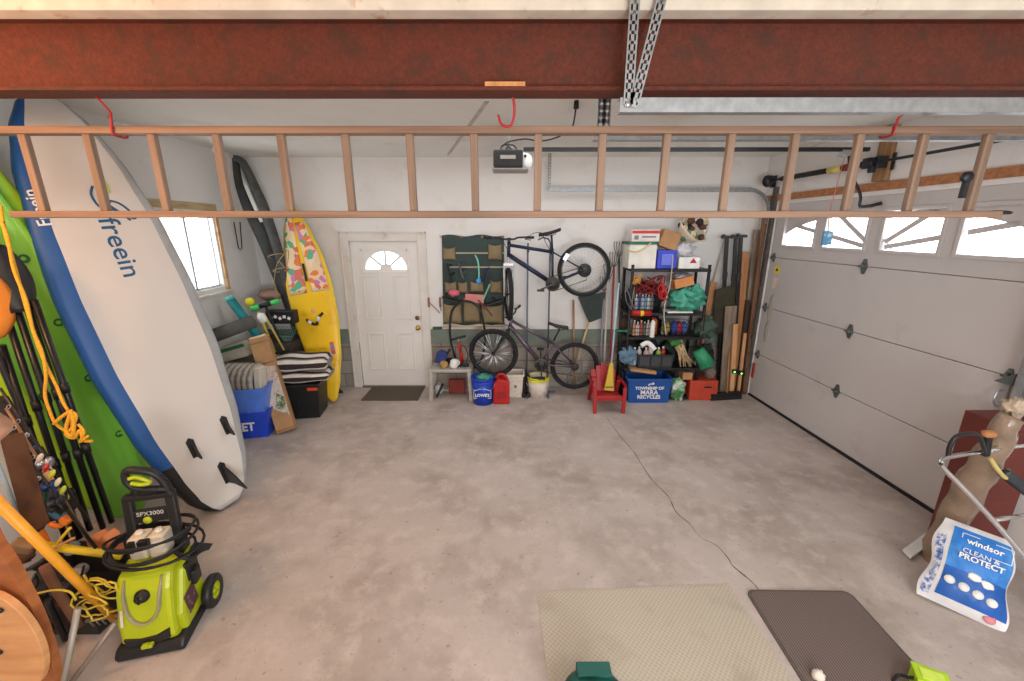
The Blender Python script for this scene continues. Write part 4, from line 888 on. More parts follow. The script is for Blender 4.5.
def floral():
    m = bpy.data.materials.new('floral_print'); m.use_nodes = True; n = m.node_tree.nodes; l = m.node_tree.links; b = n['Principled BSDF']; b.inputs['Roughness'].default_value = .6
    tc = n.new('ShaderNodeTexCoord'); nz = n.new('ShaderNodeTexNoise'); nz.inputs['Scale'].default_value = 5; nz.inputs['Detail'].default_value = 2; l.new(tc.outputs['Object'], nz.inputs[0])
    mp = n.new('ShaderNodeMixRGB'); mp.inputs[0].default_value = .12; l.new(tc.outputs['Object'], mp.inputs[1]); l.new(nz.outputs['Color'], mp.inputs[2])
    v = n.new('ShaderNodeTexVoronoi'); v.inputs['Scale'].default_value = 17; l.new(mp.outputs[0], v.inputs['Vector']); sp = n.new('ShaderNodeSeparateColor'); l.new(v.outputs['Color'], sp.inputs[0])
    cr = n.new('ShaderNodeValToRGB'); cr.color_ramp.interpolation = 'CONSTANT'; e = cr.color_ramp.elements
    e[0].color = lin((226,200,160)); e[1].position = .42; e[1].color = lin((210,110,90))
    for p_, c_ in ((.56,(232,206,150)),(.66,(84,170,130)),(.76,(196,120,176)),(.82,(226,120,50)),(.9,(228,208,190))): e.new(p_).color = lin(c_)
    l.new(sp.outputs[0], cr.inputs[0]); l.new(cr.outputs[0], b.inputs['Base Color']); return m
FLM = floral()
def pad(t0, t1, y, s0, s1, m, nm):
    q = MB(); n_ = 14
    def fn(u, v):
        t_ = t0+(t1-t0)*v; h = lerp(yw,t_)*.84; return (s0*h+(s1-s0)*h*u, -.047-.024*(2*t_-1)**2*1+y-.002+.012*abs(s0+(s1-s0)*u)**3, t_*YLn)
    q.grid(fn, 8, n_); return part(nm, q, m, ys, local=True, solid=.004)
pad(.56,.93,.0,-1,-.12,FLM,'floral_pad'); pad(.56,.90,.0,.12,1,FLM,'floral_pad')
q = MB(); q.box((.0,-.053,.66*YLn),(.028,.012,.22)); part('mast_slot', q, BLK, ys, local=True)
for a,b2 in (((-.10,.43),(-.01,.40)),((.10,.45),(.01,.40))):
    P0 = V((a[0],-.05,a[1]*YLn)); P1 = V((b2[0],-.05,b2[1]*YLn)); q = MB(); q.tube([P0, P0.lerp(P1,.25)+V((0,-.05,0)), P0.lerp(P1,.75)+V((0,-.05,0)), P1], .017, 8); sp0 = part('foot_strap', q, BLK, ys, local=True)
    q = MB(); q.tube([P0.lerp(P1,.3)+V((0,-.054,0)), P0.lerp(P1,.7)+V((0,-.054,0))], .019, 8); part('strap_pad', q, WHT, sp0, local=True)
q = MB(); q.box((.13,-.047,.27*YLn),(.05,.006,.16)); part('sticker', q, mat('sticker_mix',(206,74,66),.5,dark=(90,140,190),dpos=.5,dscale=16), ys, local=True)
q = MB(); q.ball((.0,-.048,.47*YLn),(.03,.004,.03)); part('worn_spot', q, mat('spot_pink',(222,170,120),.6), ys, local=True)
# black bag of poles in the corner
Bg = mat('bag_black', (50,50,48), .75, var=.3, vs=10, bump=.6, bs=20); t = thing('sail_bag', 'long folded black bag tied with twine leaning in the back left corner', 'bag', at(306,350,5.1))
def pp(l, Y0, Y1): return [at(x,y,Y0+(Y1-Y0)*i/(len(l)-1)) for i,(x,y) in enumerate(l)]
q = MB(); q.tube(smoothpath(pp([(235,158),(240,185),(250,210),(262,232),(270,250),(280,275),(290,300),(300,330)],5.05,5.35),4),[.03+.06*min(1,i/12) for i in range(29)],10); part('bag_roll', q, Bg, t)
q = MB(); q.tube(smoothpath(pp([(233,158),(243,163),(256,190),(266,215),(276,245),(286,280),(296,318)],5.0,5.3),4),[.03+.03*min(1,i/10) for i in range(25)],10); part('bag_roll', q, mat('bag_dark_grey',(66,68,66),.6,var=.3,vs=14), t)
q = MB(); q.tube([at(238,168,5.08),at(262,222,5.12)],.030,6,flat=.4); part('sail_edge', q, mat('sail_white',(206,204,196),.6), t)
q = MB()
for px,py in ((276,256),(281,270)): c = at(px,py,5.12); q.tube([c+V((.09*math.cos(R(a)),.08*math.sin(R(a)),.03*math.cos(R(a*1+40)))) for a in range(0,360,24)],.006,5,closed=True)
q.tube(smoothpath([at(278,262,5.0),at(288,250,4.98),at(286,268,4.98),at(278,262,5.0),at(274,285,5.02),at(280,296,5.05)],4),.005,5); part('twine', q, mat('twine',(160,140,96),.8), t)
# small things by the corner
def rod(name, lab, cat, a, Ya, b, Yb, r, m, r2=None, group=None, cap=None):
    A_, B_ = at(*a,Ya), at(*b,Yb); t = thing(name, lab, cat, B_, group=group); q = MB(); q.cyl(A_,B_,r,r2,14); part('shaft', q, m, t)
    if cap: q = MB(); d = (A_-B_).normalized(); q.cyl(A_-d*.01,A_+d*.03,r*1.05,r*.9,14); part('end_cap', q, cap, t)
    return t
rod('beach_umbrella', 'closed teal umbrella in its sleeve leaning right of the left window', 'umbrella', (230,299),4.6,(270,352),4.72,.048,mat('sleeve_teal',(16,124,128),.5),cap=mat('cap_teal',(90,186,184),.5))
rod('rolled_mat', 'rolled dark grey mat lying under the teal umbrella', 'mat', (213,336),4.35,(254,321),4.65,.075,mat('mat_grey',(92,90,86),.85,var=.2,bump=.4))
c_, s_ = pxb(203,345,247,362,4.5,.25); q = MB(); q.box(c_+V((.05,0,0)),(.36,.22,.17),M.Rotation(R(-16),3,'Y')); t = single('flat_box','pale flat box with a green stripe under the rolled grey mat','box',q,[mat('box_pale',(196,188,170),.7)],bev=.004)
q = MB(); q.box(c_+V((.05,-.114,.05)),(.36,.006,.04),M.Rotation(R(-16),3,'Y')); part('green_stripe', q, mat('stripe_green',(46,110,74),.6), t)
c2 = c_+V((0,0,-.30)); q = MB(); q.box((-3.05,4.66,.36),(.50,.34,.72)); single('grey_cabinet','grey-beige storage box standing behind the blue bins below the window','storage box',q,mat('cabinet_beige',(150,142,128),.6,var=.1),bev=.01)
pY = mat('noodle_yellow', (208,190,40), .6); pG = mat('noodle_green', (70,196,100), .6)
q = MB(); q.ball(at(250,302,4.9),.055,14,10); single('yellow_ball', 'yellow ball resting right of the teal umbrella', 'ball', q, pY)
q = MB(); q.ball(at(262,318,4.6),(.05,.04,.06),14,10,.3,3); single('rounded_cover', 'small white rounded cap in front of the teal umbrella', 'cap', q, WHT)
t = thing('scooter_handlebar', 'black handlebar with bright green grips right of the teal umbrella', 'handlebar', at(264,303,4.9))
A_, B_ = at(251,309,4.85), at(279,301,4.95); q = MB(); q.cyl(A_.lerp(B_,.3),A_.lerp(B_,.72),.028); q.cyl(A_.lerp(B_,.5),at(285,352,4.95),.016); part('bar', q, BLK, t)
for f,g in ((0,.3),(.72,1)): q = MB(); q.cyl(A_.lerp(B_,f),A_.lerp(B_,g),.032); part('grip', q, pG, t)
rod('broomstick', 'olive yellow stick in the corner below the green-gripped handlebar', 'stick', (258,312),4.75,(275,352),4.8,.016,mat('olive_yellow',(176,160,50),.6))
rod('broomstick', 'pale yellow stick next to the olive one in the corner', 'stick', (264,314),4.8,(284,350),4.85,.012,mat('pale_stick',(198,176,96),.6))
# black box with white emblem, rake
c_, s_ = pxb(266,311,294,324,4.95,.12); t = thing('handle_bag', 'small black bag with a white emblem hanging in the corner behind the sticks', 'bag', c_-V((0,0,s_[2]/2))); q = MB(); q.box(c_,s_); part('body', q, BLK, t, bev=.01)
q = MB()
for k in range(5): q.box((c_.x-.11+.055*k,4.946,c_.z+.01*((k%2)*2-1)),(.035,.004,.035),M.Rotation(R(30*k),3,'Y'))
part('emblem', q, WHT, t)
t = thing('leaf_rake', 'grey-green leaf rake standing head up behind the striped cushions', 'rake', at(296,352,5.0)); q = MB(); P0 = at(288,345,5.0); 
for k in range(9): q.tube(smoothpath([P0, P0+V(((k-4)*.018,0,.10)), P0+V(((k-4)*.032,-.0,.22)), P0+V(((k-4)*.032,-.03,.245))],3),.004,5)
q.bar(P0+V((-.075,0,.11)),P0+V((.075,0,.11)),.012,.008,(0,1,0)); part('tines', q, mat('rake_teal',(92,122,116),.6), t); q = MB(); q.cyl(P0,P0+V((.02,.02,-.55)),.014); part('shaft', q, PINE, t)
q = MB(); q.ball(at(270,295,5.2),(.14,.12,.07),16,10,.4,3,4); single('folded_tarp', 'brownish bundle lying behind the yellow ball in the corner', 'bundle', q, mat('bundle_brown',(140,112,96),.8,var=.2,bump=.5,bs=12))
q = MB(); q.box((-3.0,5.12,.42),(.50,.5,.84)); single('dark_crate', 'dark crate in the back left corner behind the striped cushions', 'crate', q, mat('crate_dark',(58,52,48),.8,var=.2),bev=.01)
q = MB(); q.ball(at(340,398,5.35),(.07,.05,.13),12,8,.3,3,9); single('black_shoe_bag', 'small black bundle on the floor between the surfboard and the door', 'bundle', q, mat('bundle_black',(32,32,34),.8))
# ================================================================ BACK WALL
# door mat
def corr(name, rgb, rgb2, sc, ax): return stripes(name, [(rgb,.6),(rgb2,.4)], sc, ax, .95)
q = MB(); a, b = fl(362,402), fl(415,402); q.box(((a.x+b.x)/2,5.30,.006),(b.x-a.x+.06,.46,.012)); single('door_mat', 'dark ribbed doormat lying in front of the white door', 'doormat', q, corr('doormat_brown',(96,84,70),(74,64,54),.012,1), bev=.004)
# small wall hooks right of the door
t = thing('wall_hook', 'pair of small rusty hooks on the wall between the door and the green organizer', 'hook', at(437,300,D))
q = MB()
for x in (429,440.5): q.box((at(x,302,D).x,D-.02,at(x,302,D).z),(.022,.04,.13))
q.tube([at(430,303,D-.03),at(440,313,D-.03)],.006,6); q.tube([at(440,298,D-.03),at(441,311,D-.03)],.005,6); part('hook', q, mat('rust_brown',(136,92,74),.7), t)
# green organizer with tan pockets and what is in them
OG = mat('organizer_green', (60,74,70), .9, var=.12, vs=5, bump=.2, bs=300); TAN = mat('pocket_tan', (142,126,96), .85, var=.12, vs=9, bump=.15, bs=300)
ox0, ox1, oz1, oz0 = at(440,240,D).x, at(504,240,D).x, at(470,235.5,D).z, at(470,324,D).z; oy = D-.02
t = thing('pocket_organizer', 'dark green fabric organizer with tan pockets hanging on the back wall right of the door', 'organizer', ((ox0+ox1)/2,oy,oz0))
q = MB(); q.grid(lambda u,v: V((ox0+(ox1-ox0)*u+.02*(1-v)*(1-u)*1.5, oy-.006+.006*math.sin(u*17+v*5), oz1+(oz0-oz1)*v+.012*math.sin(u*PI*4))), 24, 20); part('backing', q, OG, t, solid=.006)
def pocket(x0,y0,x1,y1, dep=.07, m=TAN):
    a, b = at(x0,y0,oy), at(x1,y1,oy); w = b.x-a.x; h = a.z-b.z; q = MB()
    q.grid(lambda u,v: V((a.x+w*u, oy-.01-dep*math.sin(PI*u)**.6*(1-v)**.35*(1 if v < 1 else 0)-.004, a.z-h*v+(-.02*math.sin(PI*u) if v < .05 else 0))), 12, 8); part('pocket', q, m, t, solid=.004)
for r_ in ((443,247,456,260),(488,244,502,260),(445,281,457,292),(458,281,468,293),(470,281,484,292),(490,280,502,293),(443,303,462,323),(463,297,480,322),(481,304,503,323)): pocket(*r_)
q = MB()
for y in (253,267): q.box(((ox0+ox1)/2+.06,oy-.014,at(470,y,oy).z),((ox1-ox0)*.86,.006,.018))
part('elastic_band', q, mat('band_tan',(176,164,140),.8), t)
q = MB()
for f in (.02,.34,.66,.98): q.lathe([(.008,0),(.014,0),(.014,-.004),(.008,-.004)],(ox0+(ox1-ox0)*f,oy-.012,oz1-.015),(0,1,0),10)
part('grommet', q, BRASS, t)
def shoe(lab, px, py, m, s=1.0, tilt=60, flip=1):
    p = at(px,py,oy-.075); f = M.Translation(p) @ M.Rotation(R(tilt*flip),4,'Y'); t_ = thing('sandal', lab, 'sandal', fr=f, group=None); q = MB()
    q.prism([(x*s,y*s) for x,y in ((-.12,-.03),(-.12,0),(-.05,-.008),(.04,0),(.12,.004),(.13,-.01),(.10,-.03))], .075*s); part('sole', q, m, t_, local=True, bev=.008)
    q = MB(); q.tube([(.05*s,-.035*s,0),(.03*s,-.02*s,.05*s),(.02*s,.02*s,.05*s),(.05*s,.035*s,0)],.010*s,6); q.tube([(-.08*s,-.035*s,0),(-.09*s,0,.05*s),(-.08*s,.035*s,0)],.008*s,6); part('strap', q, m, t_, local=True)
shoe('dark sandal in the upper left pocket row of the organizer', 450, 272, BLK, 1, 80); shoe('black and white sandal in the middle of the organizer', 462, 270, mat('sandal_grey',(84,84,90),.6), .9, 75)
shoe('dark blue sandal at the centre right of the organizer', 486, 275, mat('sandal_navy',(40,52,84),.6), .9, 70, -1); shoe('black sandal at the lower left of the organizer', 452, 299, BLK, 1.1, 20); shoe('black sandal at the lower right of the organizer', 492, 302, BLK, 1.1, 15, -1)
def stick(name, lab, cat, pts, Y, r, m, flat=None): q = MB(); q.tube(smoothpath([at(x,y,Y) for x,y in pts],4), r, 6, flat=flat); return single(name, lab, cat, q, m)
stick('plastic_toy', 'mint coloured strap hanging in the middle of the organizer', 'strap', [(475,255),(478,262),(479,275),(478,284)], oy-.05, .012, mat('mint',(130,206,186),.5))
q = MB(); q.ball(at(478.5,281,oy-.09),(.035,.02,.04),12,8,.4,4); single('blue_brush', 'bright blue small thing at the lower end of the mint strap', 'toy', q, mat('sky_blue',(70,150,206),.5))
q = MB(); q.ball(at(454,293,oy-.10),(.075,.04,.045),14,8,.4,3,2); single('pink_bundle', 'pink bundle sticking out of the left pocket of the organizer', 'bundle', q, mat('pink_cloth',(206,104,122),.8))
c_, s_ = pxb(465,294.5,484,303,oy-.11,.03); q = MB(); q.box(c_,s_,M.Rotation(R(4),3,'Y')); single('pink_case', 'flat pink case lying across the middle of the organizer', 'case', q, mat('salmon_pink',(204,128,124),.6), bev=.008)
stick('green_scoop', 'pale green stick crossing the lower middle of the organizer', 'stick', [(490,284),(486,293),(481,304)], oy-.10, .012, mat('pale_green',(120,190,160),.5))
stick('racket', 'brown wooden racket handle sticking down behind the pink case', 'racket', [(478,300),(486,308),(492,316)], oy-.13, .011, mat('racket_brown',(120,66,50),.6))
# long-handled scraper lying across on nails under the organizer
t = thing('hockey_stick', 'wooden handled tool with a dark green head lying flat against the wall under the organizer', 'tool', at(470,328,D-.05)); q = MB(); q.cyl(at(443,326.3,D-.018),at(505,325.5,D-.018),.017); part('shaft', q, mat('pale_shaft',(206,184,150),.6), t)
q = MB(); q.box(at(437.5,328,D-.018),(.13,.03,.035)); part('head', q, mat('head_dark_green',(42,74,66),.6), t, bev=.006)
# ---------------------------------------------------------------- bicycles
SPK = mat('spoke_steel', (186,186,188), .3, .7); RIM = mat('rim_black', (34,34,36), .4, .3); CHN = mat('chain_dark', (70,68,66), .5, .7)
def wheel(t, c, r, ax=(0,1,0), rimm=RIM, tw=.024, nsp=28, up=(1,0,0), disc=False):
    c = V(c); ax = V(ax).normalized(); u = V(up); u = (u-ax*u.dot(ax)).normalized(); w = ax.cross(u); pt = lambda a,rr,o=0: c+u*math.cos(a)*rr+w*math.sin(a)*rr+ax*o
    q = MB(); q.tube([pt(2*PI*i/48,r-tw) for i in range(48)], tw, 10, closed=True)
    for i in range(96):
        a = 2*PI*i/96; 
        for o in (-.012,.012): q.box(pt(a+(.03 if o > 0 else 0),r-.003,o),(.008,.008,.008))
    ty = part('tyre', q, RUB, t)
    q = MB(); q.tube([pt(2*PI*i/48,r-tw*2-.004) for i in range(48)], .011, 8, closed=True); rm = part('rim', q, rimm, t)
    q = MB()
    for i in range(nsp):
        a = 2*PI*i/nsp; s_ = (-1)**i; q.tube([pt(a+.32*(1 if (i//2)%2 else -1),.022,.028*s_), pt(a,r-tw*2-.008)], .0016, 4)
    part('spokes', q, SPK, t)
    q = MB(); q.cyl(c-ax*.045,c+ax*.045,.014,seg=10); q.cyl(c-ax*.032,c-ax*.026,.026,seg=12); q.cyl(c+ax*.026,c+ax*.032,.026,seg=12); part('hub', q, DGR, t)
def bicycle(lab, J, Y, r, fm, gr, front, rimm, fr_r=None):
    P = {k: at(v[0],v[1],Y) for k,v in J.items()}
    t = thing('bicycle', lab, 'bicycle', P['rear']-V((0,0,r)))
    q = MB(); off = V((0,.055,0))
    q.tube([P['headb']+(P['headt']-P['headb'])*.15, P['bb']], .029, 10); q.tube([P['headb']+(P['headt']-P['headb'])*.8, P['seatj']], .021, 10)
    q.tube([P['seatj']+(P['seatj']-P['bb']).normalized()*.04, P['bb']], .016, 10); q.tube([P['headb'],P['headt']], .022, 10); q.cyl(P['bb']-off*.7,P['bb']+off*.7,.024,seg=12)
    for s_ in (-1,1):
        q.tube([P['seatj'], P['seatj'].lerp(P['rear'],.2)+off*s_*.8, P['rear']+off*s_], .009, 8); q.tube([P['bb'], P['bb'].lerp(P['rear'],.25)+off*s_*.8, P['rear']+off*s_], .010, 8)
    part('frame', q, fm, t)
    wheel(t, P['rear'], r, rimm=rimm)
    # drivetrain on the near side
    b_ = P['bb']-V((0,.05,0)); q = MB(); q.lathe([(.03,-.003),(.088,-.003),(.092,0),(.088,.003),(.03,.003)], b_, (0,1,0), 28); q.lathe([(.0,-.010),(.065,-.008),(.065,-.004),(0,-.004)], b_, (0,1,0), 20); part('chainring', q, CHN, t)
    q = MB(); rr_ = P['rear']-V((0,.05,0)); q.lathe([(.01,-.012),(.03,-.012),(.045,-.004),(.052,.004),(.052,.008),(0,.008)], rr_, (0,1,0), 20); part('cassette', q, CHN, t)
    q = MB(); d = (rr_-b_).normalized(); n_ = V((-d.z,0,d.x)); q.tube([b_+n_*.09, rr_+n_*.05], .005, 5); q.tube([b_-n_*.09, rr_-n_*.12+d*-.02, rr_-n_*.05], .005, 5); part('chain', q, CHN, t)
    for sg, yo in ((1,-.075),(-1,.075)):
        e = P['bb']+V((P['crank'].x-P['bb'].x,0,P['crank'].z-P['bb'].z))*sg+V((0,yo,0)); q = MB(); q.bar(P['bb']+V((0,yo*.9,0)), e, .022, .012, (0,1,0)); ck = part('crank', q, DGR, t, bev=.003)
        q = MB(); q.box(e+V((0,yo*.7,0)),(.09,.07,.022)); part('pedal', q, BLK, ck, bev=.004)
    # saddle
    S = P['saddle']; q = MB(); dirx = V((P['nose'].x-S.x,0,P['nose'].z-S.z)).normalized(); f = frame(S, (0,0,1), dirx)
    vs = []; n_ = 12
    for i in range(n_+1):
        u = i/n_; w_ = .075*(1-u)**.8+.017+(.0 if u < .15 else 0); xx = -.11+.27*u; zz = .012-.008*math.sin(u*PI)+.006*(1-u)**3
        for k in range(8): a = 2*PI*k/8; vs.append(S+dirx*xx+V((0,math.cos(a)*w_*(.75 if u == 0 else 1),zz+math.sin(a)*.022)))
    q.add(vs, [(i*8+k,i*8+(k+1)%8,(i+1)*8+(k+1)%8,(i+1)*8+k) for i in range(n_) for k in range(8)]+[list(range(8))[::-1],[n_*8+k for k in range(8)]], True); part('saddle', q, BLK, t)
    q = MB(); q.cyl(P['seatj'], S-V((0,0,.02)), .013, seg=10); q.tube([S+dirx*-.06+V((0,0,-.02)),S+dirx*.0+V((0,0,-.035)),S+dirx*.08+V((0,0,-.015))],.005,5); part('seat_post', q, DGR, t)
    return t, P
bike1, P1 = bicycle('dark blue and black mountain bike hanging at the top of the bike stand', dict(rear=(584,270), bb=(552.5,283.5), seatj=(552.5,252), headt=(509,242), headb=(508.5,257), saddle=(551.5,233), nose=(541,235.5), crank=(540,289)), 5.20, .335, mat('frame_navy',(34,42,66),.3,.3), None, None, mat('rim_grey',(90,92,90),.35,.5))
hb = P1['headb']; ft = V((hb.x,5.19,hb.z))
q = MB(); cr_ = ft+V((0,0,-.09)); q.cyl(hb,cr_,.016); q.box(cr_,(.125,.05,.035))
for s_ in (-1,1): q.cyl(cr_+V((s_*.054,0,.0)), cr_+V((s_*.054,0,-.40)), .017, .013)
part('fork', q, mat('fork_silver',(176,178,180),.35,.5), bike1, bev=.003)
wheel(bike1, cr_+V((0,0,-.375)), .335, (1,.12,0), RIM, .028, 28, (0,1,0))
def bars(t, c, w, m, dirv=(1,0,0), rise=.02, fwd=(0,-1,0)):
    d = V(dirv); f = V(fwd); q = MB(); q.tube(smoothpath([c-d*w+V((0,0,rise)), c-d*w*.4+V((0,0,rise)), c-d*.06, c+d*.06, c+d*w*.4+V((0,0,rise)), c+d*w+V((0,0,rise))],3),.012,8); part('handlebar', q, DGR, t)
    for s_ in (-1,1): q = MB(); q.cyl(c+d*w*s_*.72+V((0,0,rise)), c+d*w*s_*1.02+V((0,0,rise)), .017, seg=10); part('grip', q, BLK, t); q = MB(); q.tube(smoothpath([c+d*w*s_*.68+V((0,0,rise)), c+d*w*s_*.66+f*.05+V((0,0,rise-.02)), c+d*w*s_*.9+f*.06+V((0,0,rise-.03))],3),.006,6); part('brake_lever', q, DGR, t)
c = P1['headt']+V((.0,-.02,.035)); q = MB(); q.cyl(P1['headt'],c,.016); q.box(c,(.05,.07,.035)); part('stem', q, BLK, bike1, bev=.004); bars(bike1, c, .30, DGR)
q = MB(); q.tube(smoothpath([c+V((.2,-.05,.0)),c+V((.3,-.05,.07)),c+V((.40,-.03,.07)),c+V((.44,-.0,-.02)),P1['seatj']+V((-.02,0,0))],5),.004,5); q.tube(smoothpath([c+V((-.2,-.05,0)),c+V((-.1,-.1,.0)),c+V((-.03,-.06,-.1)),P1['headb']+V((.03,-.03,0))],5),.004,5); part('brake_cable', q, BLKC, bike1)
q = MB(); q.box(at(566,257,5.15),(.05,.03,.09),M.Rotation(R(30),3,'Y')); part('reflector', q, SILV, bike1, bev=.004)
q = MB(); q.lathe([(.05,-.002),(.085,-.002),(.085,.002),(.05,.002)], P1['rear']+V((0,-.042,0)), (0,1,0), 24); part('spoke_guard', q, DGR, bike1)
bike2, P2 = bicycle('purple and silver mountain bike standing under the hanging bike', dict(rear=(574.5,366), bb=(541,363.5), seatj=(552.5,343), headt=(512,319), headb=(509.5,327), saddle=(560,327), nose=(551,324.5), crank=(541,375)), 5.22, .325, mat('frame_purple_grey',(104,92,106),.3,.6), None, None, RIM)
fx = at(493.5,353,5.14); cr_ = P2['headb']+V((-.02,-.03,-.05)); q = MB(); q.cyl(P2['headb'],cr_,.016); q.box(cr_,(.05,.14,.035))
for s_ in (-1,1): q.cyl(cr_+V((0,.06*s_,0)), fx+V((0,.06*s_,0)), .017, .012)
part('fork', q, BLK, bike2, bev=.003); wheel(bike2, fx, .325, (.12,1,0), RIM, .026, 20)
q = MB()
for i in range(0,20,2):
    a = 2*PI*i/20; [q.tube([fx+V((.03*math.cos(a),-.03,.03*math.sin(a))), fx+V((.265*math.cos(a+o_),-.012,.265*math.sin(a+o_)))], .0065, 5) for o_ in (-.07,.07)]
part('spoke_covers', q, SILV, bike2)
c = P2['headt']+V((-.01,0,.05)); q = MB(); q.cyl(P2['headt'],c,.016); q.box(c,(.05,.05,.03)); part('stem', q, BLK, bike2); bars(bike2, c+V((.03,0,.02)), .27, DGR, (.32,.94,.1), .03, (-.94,.32,0))
q = MB(); q.tube(smoothpath([c,c+V((-.08,-.05,.02)),c+V((-.10,-.05,-.08)),P2['headb']],4),.004,5); part('brake_cable', q, BLKC, bike2)
# bike stand: inverted U tube with hooks
t = thing('bike_stand', 'tall blue-grey tube stand carrying the upper bike', 'bike stand', at(537,385,5.34)); q = MB(); A_, B_ = at(526.5,390,5.34), at(547,390,5.34); zt_ = at(537,243,5.34).z
q.tube([(A_.x,5.34,.01),(A_.x,5.34,zt_)], .011, 8); q.tube([(B_.x,5.34,.01),(B_.x,5.34,zt_),]+[(B_.x-.03,5.32,zt_+.05),(B_.x-.10,5.3,zt_+.07),(B_.x-.16,5.28,zt_+.04)], .011, 8)
q.box(((A_.x+B_.x)/2,5.34,.012),(.5,.03,.024)); q.box((A_.x,5.28,.012),(.03,.30,.024)); q.box((B_.x,5.28,.012),(.03,.30,.024)); part('tube_frame', q, mat('stand_blue',(98,108,128),.4,.4), t)
q = MB(); q.box((B_.x,5.29,at(547,251,5.3).z),(.03,.10,.02)); q.box((A_.x,5.29,at(527,251,5.3).z),(.03,.10,.02)); part('support_arm', q, BLK, t)
# big hanging inner tube / thin tyre beside the pump
t = thing('inner_tube', 'loose thin black bicycle tyre hanging from the wall above the step stool', 'tyre', at(468,378,5.42)); q = MB()
pl = [(466,301),(473,303),(480,310),(484,325),(485,340),(482,358),(474,368),(464,371),(457,362),(451,342),(450,325),(452,311),(458,304)]
pl = smoothpath([at(x,y,5.42-.03*math.sin(i*.5)) for i,(x,y) in enumerate(pl)]+[at(466,301,5.42)],4)[:-1]; q.tube(pl, .015, 8, closed=True); part('tyre', q, mat('tube_black',(34,36,38),.6), t)
# pump on the stool
st0 = at(428,368,5.05); sx0, sx1 = at(429,370,5.05).x, at(471,370,5.05).x; sh = at(450,370,5.05).z
t = thing('step_stool', 'light grey plastic step stool standing by the wall between the door and the bikes', 'step stool', ((sx0+sx1)/2,5.2,0)); SG2 = mat('stool_grey', (168,164,156), .6)
q = MB(); q.box(((sx0+sx1)/2,5.2,sh-.02),(sx1-sx0,.30,.04)); part('top', q, SG2, t, bev=.012)
for s_, xx in ((-1,sx0+.02),(1,sx1-.03)):
    for yy in (5.07,5.33): q = MB(); q.bar((xx,yy,sh-.03),(xx-s_*-.02*1,yy,0),.05,.035,(0,1,0)); part('leg', q, SG2, t, bev=.006)
    q = MB(); q.bar((xx,5.07,.10),(xx,5.33,.10),.03,.03); part('side_rail', q, SG2, t, bev=.004)
q = MB(); q.bar((sx0+.03,5.33,.05),(sx1-.03,5.33,.05),.04,.02); part('back_rail', q, SG2, t)
pp0 = at(463,370,5.2); pt_ = at(458,337.5,5.22); t = thing('bicycle_pump', 'red floor pump with a black T handle standing on the grey stool', 'bicycle pump', V((pp0.x,5.2,sh)))
b0 = V((pp0.x,5.2,sh)); tp = V((pt_.x,5.22,pt_.z)); q = MB(); q.cyl(b0+V((0,0,.03)), b0.lerp(tp,.82), .024); part('barrel', q, RED, t)
q = MB(); q.cyl(b0.lerp(tp,.82),tp,.008); part('rod', q, SILV, t); q = MB(); q.cyl(tp-V((.10,.0,.03)),tp+V((.10,0,.02)),.016); part('handle', q, BLK, t); q = MB(); q.box(b0+V((0,0,.018)),(.16,.07,.03)); q.lathe([(0,0),(.035,0),(.035,.02),(0,.02)],b0+V((.03,-.045,.05)),(0,-1,0),14); part('foot', q, BLK, t, bev=.005)
q = MB(); q.tube(smoothpath([b0+V((.03,-.03,.05)),b0+V((.08,-.06,.15)),b0+V((.05,-.03,.25)),b0+V((0,-.02,.3)),b0+V((-.03,-.02,.2))],5),.006,6); part('hose', q, BLKC, t)
def heap(name, lab, cat, px, py, Y, r, m, amp=.4, fq=2.5, sd=1, z=None, **k):
    p = at(px,py,Y); 
    if z is not None: p.z = z
    q = MB(); q.ball(p, r, 24, 16, amp, fq, sd); return single(name, lab, cat, q, m, **k)
q = MB(); p = at(441,357,5.2); q.prism([(-.08,-.08),(.05,-.09),(.09,.03),(.03,.09),(-.05,.06)], .10, M.Translation((p.x,5.2,p.z+.01))); single('blue_bag', 'dark blue bag standing on the left end of the grey stool', 'bag', q, mat('bag_navy',(40,56,116),.7,bump=.4,bs=12), bev=.02)
q = MB(); q.cyl(at(446,356,5.25),at(450,349,5.25),.016); single('black_grip', 'black handle poking up behind the dark blue bag', 'handle', q, BLK)
heap('tan_ball', 'tan and brown ball on the grey stool beside the dark blue bag', 'ball', 444,365,5.14,(.055,.05,.05),mat('tan_mix',(176,140,84),.7,var=.4,vs=12),.2,3,1,z=sh+.045)
q = MB(); p = at(454,363,5.13); q.lathe([(0,-.06),(.045,-.058),(.055,-.04),(.052,.03),(.03,.055),(.015,.06),(0,.06)],(p.x,5.13,sh+.065),(.25,0,1),16); q.tube(arc((p.x+.03,5.13,sh+.075),.04,-80,80,6),.008,6); single('white_jug', 'small white jug on top of the grey stool', 'jug', q, WHT)
heap('winter_hat', 'black cap behind the white jug on the stool', 'cap', 452,360,5.26,(.10,.06,.05),BLK,.2,3,1,z=sh+.05)
heap('white_boots', 'white and grey boots stored under the left side of the grey stool', 'boots', 439,389,5.20,(.06,.07,.08),mat('boot_white',(196,196,196),.5,dark=(70,74,74),dpos=.55,dscale=14),.4,3,3,z=.12)
q = MB(); q.bar((sx0+.07,5.12,.03),(sx0+.16,5.12,.22),.03,.02,(0,1,0)); single('black_clamp','black bar leaning across the opening of the grey stool','bar',q,BLK)
q = MB(); c_, s_ = pxb(449,375,465,397,5.28,.08); q.box((c_.x,5.30,.12),(s_[0],.08,.20)); single('red_case', 'dark red metal case standing under the grey stool', 'case', q, mat('dark_red',(120,44,36),.5), bev=.01)
